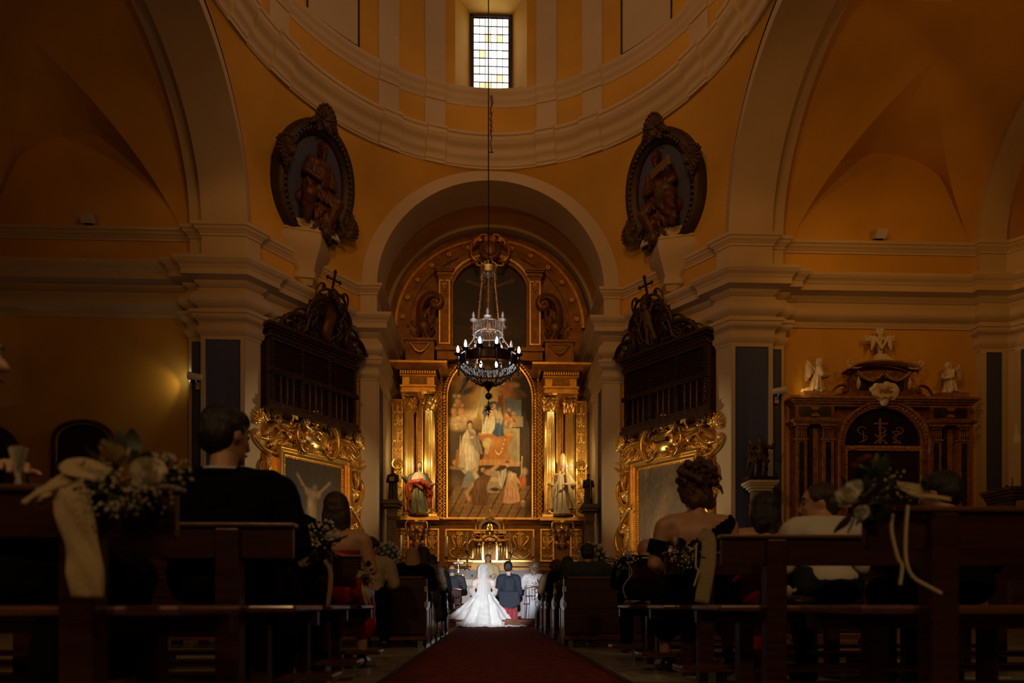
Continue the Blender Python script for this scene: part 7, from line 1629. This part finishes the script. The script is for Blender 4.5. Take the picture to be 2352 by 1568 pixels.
for s_ in (-1, 1): mb.cap((s_*.185,0,.83), .068, (s_*.23,.05,.55), .056); mb.cap((s_*.23,.05,.58), .055, (s_*.13,.30,.56), .045)
for i in range(9): x = -.17+.34*i/8; mb.cap((x,-.09,.55), .05, (x*1.05+.02,-.12,.23+.10*(abs(x)/.17)), .035)
o = mb.build('tailcoat', NAVY, T); remesh(o, .014, 3); crease(o, .010, (16,16,5), 4)
mb = MB()
for s_ in (-1, 1): mb.cap((s_*.09,.02,.42), .11, (s_*.1,.36,.36), .08); mb.cap((s_*.1,.36,.36), .075, (s_*.1,.12,.08), .06)
o = mb.build('trousers', DG, T); remesh(o, .014, 2)
mb = MB(); hair_prims(mb, 'short', hc, R, 1.1); o = mb.build('hair', HDARK, T); remesh(o, .012, 3)
mb = MB(); mb.tube([(hc.x*.6+.066*math.cos(2*PI*i/20), .01+.066*math.sin(2*PI*i/20), .925) for i in range(20)], .012, 6, closed=True); mb.build('shirt_collar', mat('white_shirt', (.45,.44,.42), .7), T)
# ------------------------------------------------------------------ bride kneeling with spread train
SAT = mat('ivory_satin', (.72,.72,.72), .38, bump=.03, sheen=.3); TUL = mat('white_tulle', (.86,.86,.88), .8, bump=.3, bscale=120); BL_ = mat('white_lace', (.72,.70,.70), .75, bump=.9, bscale=90, var=.25, vscale=60)
hp = P(1111, 1297, 13.1); BX = hp.x; T = thing('person', 'bride in white satin gown with long veil and train spread on the step', 'person', (BX, 13.12, .15))
zh = hp.z-.15; hc = Vector((0, .03, zh-.125)); mb = MB(); mb.cap((0,0,.84), .05, hc+Vector((0,-.01,-.05)), .046); R = head_prims(mb, hc, 1.02, .05, -.05)
mb.ell((0,0,.7), (.15,.10,.17)); mb.cap((-.13,0,.81), .062, (.13,0,.81), .062)
for s_ in (-1, 1): mb.cap((s_*.165,0,.80), .05, (s_*.23,.02,.57), .042); mb.cap((s_*.23,.02,.57), .04, (s_*.17,.26,.48), .026)
mb.ell((0,0,.4), (.17,.14,.2)); o = mb.build('body', SKINP, T); remesh(o, .012, 3)
for s_ in (-1, 1): hb = MB(); hand_prims(hb, (s_*.17,.26,.48), (-s_*.5,.6,-.1), (0,0,-1), .9, .5, s_); hb.build('hand', SKINP, T)
mb = MB(); mb.ell((0,0,.66), (.158,.112,.16)); mb.ell((0,0,.56), (.145,.11,.1)); mb.cap((-.1,-.02,.79), .055, (.1,-.02,.79), .055); o = mb.build('bodice', BL_, T); remesh(o, .012, 3)
for s_ in (-1, 1):
    mb = MB(); a = Vector((s_*.17,0,.81)); b = Vector((s_*.232,.02,.57)); c = Vector((s_*.19,.19,.505))
    mb.tube([a, a.lerp(b,.25), a.lerp(b,.45)], [.066,.062,.056], 14); mb.tube([b+(b-c)*.25+Vector((0,0,.03)), b, b.lerp(c,.55), c], [.05,.058,.062,.066], 14); o = mb.build('lace_sleeve', BL_, T); crease(o, .006, (40,40,40), 1)
mb = MB(); mb.ell((0,.02,zh-.09), (.088,.095,.082)); mb.ell((0,-.05,zh-.12), (.07,.05,.06)); o = mb.build('hair', HDARK, T); remesh(o, .012, 2)
# skirt: fluted satin bell pulled out into a train to the viewer's left, over the step
mb = MB(); rows = []; nseg = 140
for j in range(25):
    t = j/24; row = []
    for i in range(nseg):
        a = 2*PI*i/nseg; c, s_ = math.cos(a), math.sin(a)
        back = max(0, -s_)                        # towards the camera
        rx = .14+.40*t**1.15+(.16*t*t if c < 0 else .02*t*t)*abs(c); ry = .11+.24*t+.16*t*t*back
        fold = .046*t**.8*(math.sin(9*a+.8+2*t)+.6*math.sin(15*a+2.2)+.4*math.sin(5*a-1))
        x = (rx+fold)*c-.03*t; y = (ry+fold)*s_; e_ = min(1, max(0, (-.20-y)/.05)); zb = .012-.145*e_; z = zb+(.57-zb)*(1-t)**.9
        row.append((x, y, z))
    rows.append(row)
mb.grid(rows, cu=True); o = mb.build('skirt', SAT, T); crease(o, .016, (6,6,7), 3); crease(o, .007, (15,15,9), 5)
mb = MB(); rows = []; NU, NV = 70, 22                 # train: sheet falling over the step edge to the aisle floor
for j in range(NV):
    v = j/(NV-1); row = []
    for i in range(NU):
        u = i/(NU-1); y = -.34-.20*v
        xl = -.50-.06*v; xr = .36+.50*max(0, (v-.78)/.22)**1.3
        x = xl+(xr-xl)*u
        yw = 13.12+y; base = .0 if yw < 12.86 else 0.0
        floor = -.138
        hump = .11*(1-v)**1.2*math.sin(PI*min(1, max(0, u*1.25)))**.7*(1 if u < .8 else 0)
        fo = .018*math.sin(u*26+v*3)+.014*math.sin(u*47-v*5)+.010*math.sin(u*11+v*9)
        z = floor+.012+hump+abs(fo)*(1.0-.45*v)
        row.append((x, y+.015*math.sin(u*21)*v, z))
    rows.append(row)
mb.grid(rows); o = mb.build('train', SAT, T)
mb = MB(); pts = [(p[0], p[1]-.004, p[2]+.004) for p in rows[-1]]; mb.tube(pts, [.012+.008*abs(math.sin(i*1.9)) for i in range(len(pts))], 6); o = mb.build('lace_hem', BL_, T)
# veil: thin tulle hanging from the crown of the head to the floor
mb = MB(); rows = []
for j in range(30):
    t = j/29; row = []
    for i in range(41):
        a = PI+PI*i/40
        w_ = .103+.02*t+.10*t*t+.06*max(0, t-.6); d = .135+.11*t**1.5+.12*max(0, t-.55); z = zh+.025-(zh-.05)*t
        if j == 0: w_, d, z = .05, .06, zh+.022
        if j == 1: w_, d = .085, .11
        f = .013*(.3+t)*math.sin(i*1.35+1.5*t)+.008*t*math.sin(i*2.9)
        row.append((w_*math.cos(a)+f, .02+d*math.sin(a)+f, z))
    rows.append(row)
mb.grid(rows); o = mb.build('veil', TUL, T); mt = TUL.node_tree
MATS['white_tulle'].node_tree.nodes['Principled BSDF'].inputs['Alpha'].default_value = .55
mb = MB(); e0 = [rows[j][0] for j in range(2, 20)]; e1 = [rows[j][-1] for j in range(2, 20)]
for e in (e0, e1): mb.tube(e, [.010+.006*abs(math.sin(i*2.1)) for i in range(len(e))], 6)
mb.build('veil_lace_edge', BL_, T)
# ------------------------------------------------------------------ priest behind the altar
CH_ = mat('cream_gold_chasuble', (.60,.47,.24), .5, bump=.15, bscale=25); hp = P(1121, 1273, 17.4)
T = thing('person', 'priest in cream chasuble standing behind the altar with head bowed', 'person', (hp.x, 17.45, .155)); zt = hp.z-.155; k = zt/1.72
mb = MB(); hc = Vector((0,-.05,zt-.125)); mb.cap((0,0,1.38*k), .06, hc+Vector((0,.02,-.05)), .055); R = head_prims(mb, hc, 1.08, PI, .3)
for s_ in (-1, 1): mb.cap((s_*.19,0,1.38*k), .06, (s_*.26,-.05,1.1*k), .05); mb.cap((s_*.26,-.05,1.1*k), .05, (s_*.08,-.28,1.1*k), .035); mb.cap((s_*.09,0,.85*k), .09, (s_*.1,0,.06), .06)
mb.ell((0,0,1.2*k), (.19,.12,.25)); mb.ell((0,0,.92*k), (.18,.13,.16)); o = mb.build('body', SKIN, T); remesh(o, .015, 3)
for s_ in (-1, 1): hb = MB(); hand_prims(hb, (s_*.08,-.28,1.1*k), (-s_*.4,-.7,0), (0,0,-1), 1., .4, s_); hb.build('hand', SKIN, T)
mb = MB(); loft(mb, [(0,0,.35,.34,.22,.02),(0,0,.7*k,.35,.23,.025),(0,0,1.05*k,.35,.22,.02),(0,0,1.28*k,.32,.19,.012),(0,0,1.40*k,.28,.14,.006),(0,0,1.46*k,.13,.10,.002),(0,0,1.49*k,.08,.08,0)], 9, 60, 4, 2, .1, .8); mb.build('chasuble', CH_, T)
mb = MB(); loft(mb, [(0,0,.02,.24,.18,.02),(0,0,.5,.22,.17,.02)], 9, 40, 4, 2); mb.build('alb', WT, T)
mb = MB(); hair_prims(mb, 'short', hc, R, 1.08); o = mb.build('hair', HBROWN, T); remesh(o, .013, 2)
for s_ in (-1, 1): ey = MB(); ey.ell(hc + R @ (Vector((s_*.031,.082,.012))*1.08), .012, 8, 6); ey.build('eye', mat('eye_white_dark', (.08,.06,.05), .2), T)
mo = MB(); mo.tube([hc + R @ (Vector((x,.098-.25*abs(x)**1.2,-.062))*1.08) for x in (-.022,0,.022)], [.002,.006,.002], 6); mo.build('lips', mat('lip_red', (.30,.09,.07), .4), T)
for s_ in (-1, 1): bw = MB(); bw.tube([hc + R @ (Vector((s_*x,y,z))*1.08) for x, y, z in ((.014,.094,.034),(.032,.09,.042),(.052,.076,.036))], .004, 5); bw.build('eyebrow', HBROWN, T); sv = MB(); sv.cap((s_*.24,-.04,1.14*k), .075, (s_*.12,-.24,1.1*k), .06); o = sv.build('alb_sleeve', WT, T); remesh(o, .016, 2)
# ================================================================== flowers and small things
PET = mat('cream_petal', (.72,.66,.52), .6, sheen=.2); PETW = mat('white_petal', (.70,.70,.64), .6, sheen=.2); LEAF = mat('dark_leaf', (.025,.045,.02), .5, bump=.1); LEAFG = mat('grey_green_leaf', (.06,.085,.055), .55); GYP = mat('baby_breath', (.55,.50,.38), .7); CRM = mat('cream_fabric', (.44,.33,.17), .85, bump=.3, bscale=120); BUR = mat('burlap_ribbon', (.33,.245,.13), .9, bump=.5, bscale=160); CORD = mat('cream_cord', (.52,.42,.25), .7)
def rose_mesh():
    mb = MB(); r = random.Random(1)
    for k in range(17):
        ring = k/16; a0 = k*2.4; R_ = .12+.36*ring; tilt = .25+.75*ring; rows = []
        for j in range(5):
            v = j/4; row = []
            for i in range(6):
                u = (i/5-.5)*(1.5-.3*ring); rr = R_*(.35+.65*math.sin(v*1.9*tilt+.25)); h = .75*v*(1.05-.55*ring)+.05*math.cos(u*2)-(.18*ring*v*v)
                row.append((rr*math.cos(a0+u)*(1+.06*v), rr*math.sin(a0+u)*(1+.06*v), h-.25))
            rows.append(row)
        mb.grid(rows)
    mb.ell((0,0,-.1), (.22,.22,.25), 8, 6)
    return mb
def leaf_mesh():
    mb = MB(); mb.grid([[(x*(.28*math.sin(PI*min(.98, .06+.94*t))**.8), .06*abs(x)-.12*math.sin(PI*t)*.6, t) for x in (-1,-.5,0,.5,1)] for t in [i/7 for i in range(8)]]); return mb
_fl = {}
def fl(kind, m, parent, loc, size, dirv=(0,-1,.4), name=None):
    key = (kind, m.name)
    if key not in _fl:
        o = (rose_mesh() if kind == 'rose' else leaf_mesh()).build(kind, m, None, True, 70); _fl[key] = o.data; bpy.data.objects.remove(o)
    o = bpy.data.objects.new(name or kind, _fl[key]); COL.objects.link(o); o.parent = parent; o.location = loc; o.scale = (size,)*3
    o.rotation_euler = Vector(dirv).to_track_quat('Z', 'Y').to_euler(); return o
def sprigs(parent, c, r, n, seed, m=None, name='baby_breath', sz=.006):
    rd = random.Random(seed); mb = MB(); st = MB()
    for i in range(n):
        d = Vector((rd.gauss(0,1), rd.gauss(0,.7)-.3, rd.gauss(0,1))).normalized()*r*rd.uniform(.6,1.1); p = Vector(c)+Vector((d.x*1.3, d.y*.7, d.z)); mb.ell(p, sz*rd.uniform(.6,1.3), 6, 4)
        if i % 3 == 0: st.tube([Vector(c), Vector(c).lerp(p,.6)+Vector((0,0,.004)), p], .0012, 4)
    o = mb.build(name, m or GYP, parent); o['kind'] = 'stuff'; o = st.build('sprig_stems', LEAF, parent); o['kind'] = 'stuff'
def greens(parent, c, r, n, seed, size, m=LEAF):
    rd = random.Random(seed)
    for i in range(n): d = Vector((rd.gauss(0,1), rd.gauss(-.3,.6), rd.gauss(0,.8))).normalized(); fl('leaf', m if i % 3 else LEAFG, parent, Vector(c)+d*r*.35, size*rd.uniform(.7,1.2), d)
def ribbon(parent, pts, wd, m, nm, nrm=(0,-1,0), ripple=.0):
    pts = [Vector(p) for p in pts]; n = Vector(nrm); rows = []
    for i, p in enumerate(pts):
        t = (pts[min(i+1,len(pts)-1)]-pts[max(i-1,0)]).normalized(); x = t.cross(n).normalized(); w_ = wd if not isinstance(wd, list) else wd[i]
        rows.append([p+x*w_*(j/6-.5)+n*ripple*math.sin(j*1.6+i*.7) for j in range(7)])
    mb = MB(); mb.grid(rows); o = mb.build(nm, m, parent); md = o.modifiers.new('thick', 'SOLIDIFY'); md.thickness = .0025; return o
def at(T, px, py, Y): return P(px, py, Y)-T.location
# posy with cream bow on the nearest left pew
Yq = 1.62; b0 = P(320, 1120, Yq); T = thing('pew_posy', 'posy with white rose, baby breath and big cream bow on the pew end', 'flowers', b0)
fl('rose', PET, T, at(T,338,1085,Yq-.12), .085, (.4,-1,.3)); fl('rose', PET, T, at(T,356,1080,Yq-.06), .06, (.8,-.6,.5)); fl('rose', CRM, T, at(T,262,1046,Yq-.08), .075, (-.3,-.8,.8))
greens(T, at(T,300,1095,Yq), .14, 16, 3, .07); sprigs(T, at(T,375,1085,Yq-.05), .05, 90, 4, sz=.0036); sprigs(T, at(T,255,1130,Yq-.07), .06, 120, 5, sz=.0036); sprigs(T, at(T,330,1140,Yq-.05), .05, 60, 6, sz=.0036)
ribbon(T, sm([at(T,250,1085,Yq), at(T,200,1068,Yq), at(T,165,1062,Yq-.02), at(T,185,1082,Yq-.04), at(T,245,1092,Yq-.03)], 5), .06, CRM, 'bow_loop', (0,-.6,.8), .004)
ribbon(T, sm([at(T,245,1095,Yq), at(T,180,1090,Yq-.03), at(T,110,1118,Yq-.05), at(T,70,1140,Yq-.04), at(T,95,1150,Yq-.02), at(T,140,1130,Yq-.02)], 5), .05, CRM, 'bow_loop', (0,-.7,.7), .005)
ribbon(T, sm([at(T,150,1105,Yq-.05), at(T,165,1160,Yq-.06), at(T,185,1240,Yq-.05), at(T,195,1310,Yq-.05), at(T,200,1372,Yq-.04)], 5), .085, CRM, 'ribbon_tail', (0,-1,0), .006)
mb = MB(); mb.box(-.012,.012,-.01,.05,-.10,.0); mb.build('clip', IRON, T, False)
# posy on the third left pew
Yq = 3.12; T = thing('pew_posy', 'posy with a white rose in kraft paper on pew end before the woman in red', 'flowers', P(738, 1275, Yq))
fl('rose', PETW, T, at(T,766,1228,Yq-.05), .055, (.5,-1,.4)); fl('rose', PETW, T, at(T,775,1238,Yq), .045, (.9,-.6,.2)); fl('rose', PET, T, at(T,750,1232,Yq), .04, (.0,-.8,.7)); greens(T, at(T,740,1250,Yq), .12, 12, 8, .075); sprigs(T, at(T,735,1225,Yq), .07, 90, 9); 
ribbon(T, sm([at(T,720,1235,Yq), at(T,695,1218,Yq), at(T,690,1250,Yq), at(T,700,1300,Yq-.02)], 5), [.03]*5+[.05]*5+[.06]*5+[.03], BUR, 'paper_wrap', (0,-1,0), .004)
ribbon(T, sm([at(T,745,1285,Yq-.04), at(T,760,1320,Yq-.05), at(T,752,1395,Yq-.05)], 5), .02, CRM, 'ribbon_tail', (0,-1,0), .002)
# kraft-wrapped posy on the fourth left pew
Yq = 3.96; T = thing('pew_posy', 'kraft paper cone with trailing ribbon on pew end beyond the red dress', 'flowers', P(845, 1330, Yq))
ribbon(T, sm([at(T,820,1318,Yq), at(T,845,1325,Yq-.02), at(T,862,1335,Yq-.02)], 5), .05, BUR, 'paper_wrap', (0,-1,.2), .006); ribbon(T, sm([at(T,845,1325,Yq), at(T,838,1350,Yq), at(T,845,1388,Yq)], 5), .04, CRM, 'ribbon_tail', (0,-1,0), .004); greens(T, at(T,845,1310,Yq), .09, 8, 4, .06); fl('rose', PETW, T, at(T,850,1310,Yq-.03), .03, (.3,-1,.5))
# burlap posy on the third right pew
Yq = 3.62; T = thing('pew_posy', 'posy with white rose, thin cord and long burlap ribbon on pew end', 'flowers', P(1575, 1270, Yq))
fl('rose', PETW, T, at(T,1556,1240,Yq-.05), .06, (-.4,-1,.5)); fl('rose', PET, T, at(T,1572,1250,Yq), .045, (.2,-1,.3)); greens(T, at(T,1578,1265,Yq), .14, 16, 12, .08); sprigs(T, at(T,1570,1275,Yq-.02), .07, 80, 13)
ribbon(T, sm([at(T,1608,1226,Yq-.02), at(T,1628,1240,Yq-.03), at(T,1625,1300,Yq-.05), at(T,1612,1384,Yq-.05)], 6), .088, BUR, 'burlap_ribbon', (0,-1,0), .004)
mb = MB(); mb.tube(sm([at(T,1600,1245,Yq-.06), at(T,1598,1300,Yq-.08), at(T,1604,1310,Yq-.08), at(T,1594,1345,Yq-.08)]), .005, 6); mb.build('cord', CORD, T)
# posy on the nearest right pew
Yq = 1.90; T = thing('pew_posy', 'loose posy of cream rose and dark leaves with two long cream cords', 'flowers', P(2010, 1160, Yq))
fl('rose', PET, T, at(T,1943,1140,Yq-.14), .068, (-.5,-1,.3)); fl('rose', PETW, T, at(T,1962,1120,Yq-.10), .055, (0,-1,.6)); fl('rose', PETW, T, at(T,1978,1178,Yq-.16), .045, (-.2,-1,-.2)); greens(T, at(T,2010,1135,Yq), .13, 22, 21, .07); greens(T, at(T,1975,1160,Yq-.02), .10, 12, 22, .07); sprigs(T, at(T,2040,1120,Yq), .06, 40, 23, sz=.0036)
ribbon(T, [at(T,2062,1112,Yq), at(T,2090,1122,Yq), at(T,2118,1128,Yq)], [.025,.05,.06], CRM, 'paper_wrap', (0,-.8,.5)); ribbon(T, sm([at(T,2080,1140,Yq), at(T,2130,1138,Yq), at(T,2185,1146,Yq)], 5), .012, CRM, 'ribbon_loop', (0,-1,.3))
for pts in (((2050,1180),(2048,1220),(2062,1280),(2072,1300),(2067,1342)), ((2085,1160),(2080,1230),(2082,1290),(2098,1325),(2130,1345),(2162,1362))): mb = MB(); mb.tube(sm([at(T,x,y,Yq-.06) for x, y in pts]), .005, 6); mb.build('cord', CORD, T)
# posies further up
for px, py, Y, lb in ((1425,1290,4.45,'small posy with pale buds and loose cord on the pew end near the bald man'),(1012,1335,9.1,'dark leafy posy on the solid pew ends near the charcoal suit'),(1238,1348,10.1,'dark leafy posy on the solid pew ends near the lace lady'),(865,1300,6.9,'leafy posy with one large white rose below the white flower ball')):
    T = thing('pew_posy', lb, 'flowers', P(px, py, Y)); greens(T, Vector((0,-.04,0)), .14, 14, px, .09)
    if Y < 7: fl('rose', PETW, T, Vector((.03,-.10,.05)) if px > 1000 else at(T,884,1286,6.8), .05 if px > 1000 else .075, (.2,-1,.4)); sprigs(T, Vector((0,-.06,.03)), .08, 40, px)
    if px == 1425: mb = MB(); mb.tube(sm([(.02,-.08,0),(.06,-.1,-.08),(.0,-.1,-.18),(.02,-.1,-.26)]), .004, 6); mb.build('cord', CORD, T)
# two balls of white roses on stands
def flower_ball(px, py, r_px, Y, lb, seed):
    c = P(px, py, Y); r = r_px*Y/F_PX; T = thing('flower_ball', lb, 'flowers', (c.x, Y, 0), 0, 'balls of white roses'); n = 46; rd = random.Random(seed)
    mb = MB(); mb.ell((0,0,c.z), r*.82, 14, 10); mb.build('moss_core', LEAF, T)
    for i in range(n):
        u = 1-1.7*(i+.5)/n; a = i*2.4; w_ = math.sqrt(max(0,1-u*u)); d = Vector((w_*math.cos(a), w_*math.sin(a), u))
        fl('rose', PETW if i % 4 else PET, T, Vector((0,0,c.z))+d*r*.88, r*.36*rd.uniform(.8,1.15), d)
    mb = MB(); mb.tube([(0,0,.02),(0,0,c.z-r*.6)], .015, 8); mb.lathe([(0,.0),(.14,0),(.13,.02),(.02,.05)], 14); mb.build('stand', IRON, T)
flower_ball(890, 1273, 30, 8.75, 'ball of white roses on a stand, at the pilaster beside the blonde woman', 1); flower_ball(1362, 1278, 34, 10.9, 'ball of white roses on a stand, behind the green-shirted man', 2)
T = thing('altar_flowers', 'low garland of cream flowers lying along the altar cloth', 'flowers', (P(1085,1330,16.45).x, 16.45, 1.115))
for i in range(14): fl('rose', PET, T, (-.22+.034*i, -.02+.02*math.sin(i*2), .02+.03*math.sin(i*.5)), .035, (math.sin(i),-1,.8))
greens(T, Vector((0,0,.02)), .12, 10, 5, .07, LEAFG)
# fan in the hand of the woman in black
c = P(40, 1088, 1.78); T = thing('hand_fan', 'pale folding fan held upright by the woman in black', 'fan', c); FN = mat('pale_fan_cloth', (.42,.38,.28), .8, bump=.3)
for i in range(9):
    a = math.radians(-14+28*i/8); mb = MB(); mb.xf(Matrix.Rotation(a, 4, 'Y')); mb.box(-.006,.006,-.002+.001*i,.002+.001*i,-.06,.075); mb.build('fan_stick', FN, T, False)
mb = MB(); mb.grid([[(r*math.sin(math.radians(-14+28*i/16)), (.003 if i % 2 else -.003), r*math.cos(math.radians(-14+28*i/16))) for i in range(17)] for r in (.0,.04,.078)]); mb.build('fan_leaf', FN, T)
# glittering clutch, folded shawl, leaflets, red bag
c = P(1830, 1388, 3.02); T = thing('clutch_bag', 'flat beaded clutch bag glittering on the pew seat', 'bag', (c.x, 3.02, .458)); GLT = mat('glitter_beads', (.45,.36,.22), .15, .9)
mb = MB(); mb.ell((0,0,.022), (.10,.06,.022), 20, 10); mb.build('body', mat('bronze_satin', (.12,.085,.05), .3, .5), T); mb = MB(); rd = random.Random(9)
for i in range(150): a, r_ = rd.random()*6.28, math.sqrt(rd.random()); mb.ell((.098*r_*math.cos(a), .058*r_*math.sin(a), .022+.021*math.sqrt(1-r_*r_*.98)), rd.uniform(.003,.006), 5, 4)
o = mb.build('beads', GLT, T); o['kind'] = 'stuff'
c = P(1825, 1345, 3.22); T = thing('shawl', 'fringed cream shawl folded on the lap above the clutch bag', 'shawl', c)
mb = MB(); mb.grid([[(-.10+.2*i/14, -.05+.1*j/8, .02*math.sin(i*.9+j)+.015*math.cos(j*1.3)-.05*(1-i/14)**2) for i in range(15)] for j in range(9)]); o = mb.build('cloth', mat('cream_wool', (.40,.34,.24), .9, bump=.4, bscale=90), T); md = o.modifiers.new('t', 'SOLIDIFY'); md.thickness = .008
mb = MB(); [mb.tube([(-.10,-.05+.1*j/16,-.05),(-.115,-.05+.1*j/16,-.075)], .002, 4) for j in range(17)]; mb.build('fringe', mat('cream_wool', (.4,.34,.24), .9), T)
PAP = mat('leaflet_paper', (.55,.48,.34), .8)
for px, py, Y, lb in ((1480,1287,4.55,'cream leaflet lying on the pew top near the bald man'),(1465,1375,4.7,'cream leaflets stacked on the pew seat near the bald man')):
    c = P(px, py, Y); T = thing('leaflet', lb, 'paper', (c.x, Y, .773 if py < 1300 else .459)); n_ = 1 if py < 1300 else 5
    for k in range(n_): mb = MB(); mb.xf(Matrix.Rotation(.2*k, 4, 'Z')); mb.grid([[(-.09+.18*i/8, -.06+.12*j/4, .002+.006*k+.006*math.sin(i*.8)) for i in range(9)] for j in range(5)]); mb.build('sheet', PAP, T)
c = P(1745, 1495, 3.55); T = thing('red_bag', 'small red bag standing on the floor under the pews', 'bag', (c.x, 3.55, 0))
mb = MB(); mb.box(-.105,.105,-.04,.04,.135,.28); o = mb.build('body', REDS, T, False); md = o.modifiers.new('b', 'BEVEL'); md.width = .02; md.segments = 2
mb = MB(); mb.box(-.10,.10,-.05,.05,.0,.135); mb.build('lower_body', REDS, T, False); mb = MB(); mb.tube(sm([(-.06,0,.27),(-.05,0,.36),(.05,0,.36),(.06,0,.27)]), .006, 6); mb.build('handle', REDS, T)
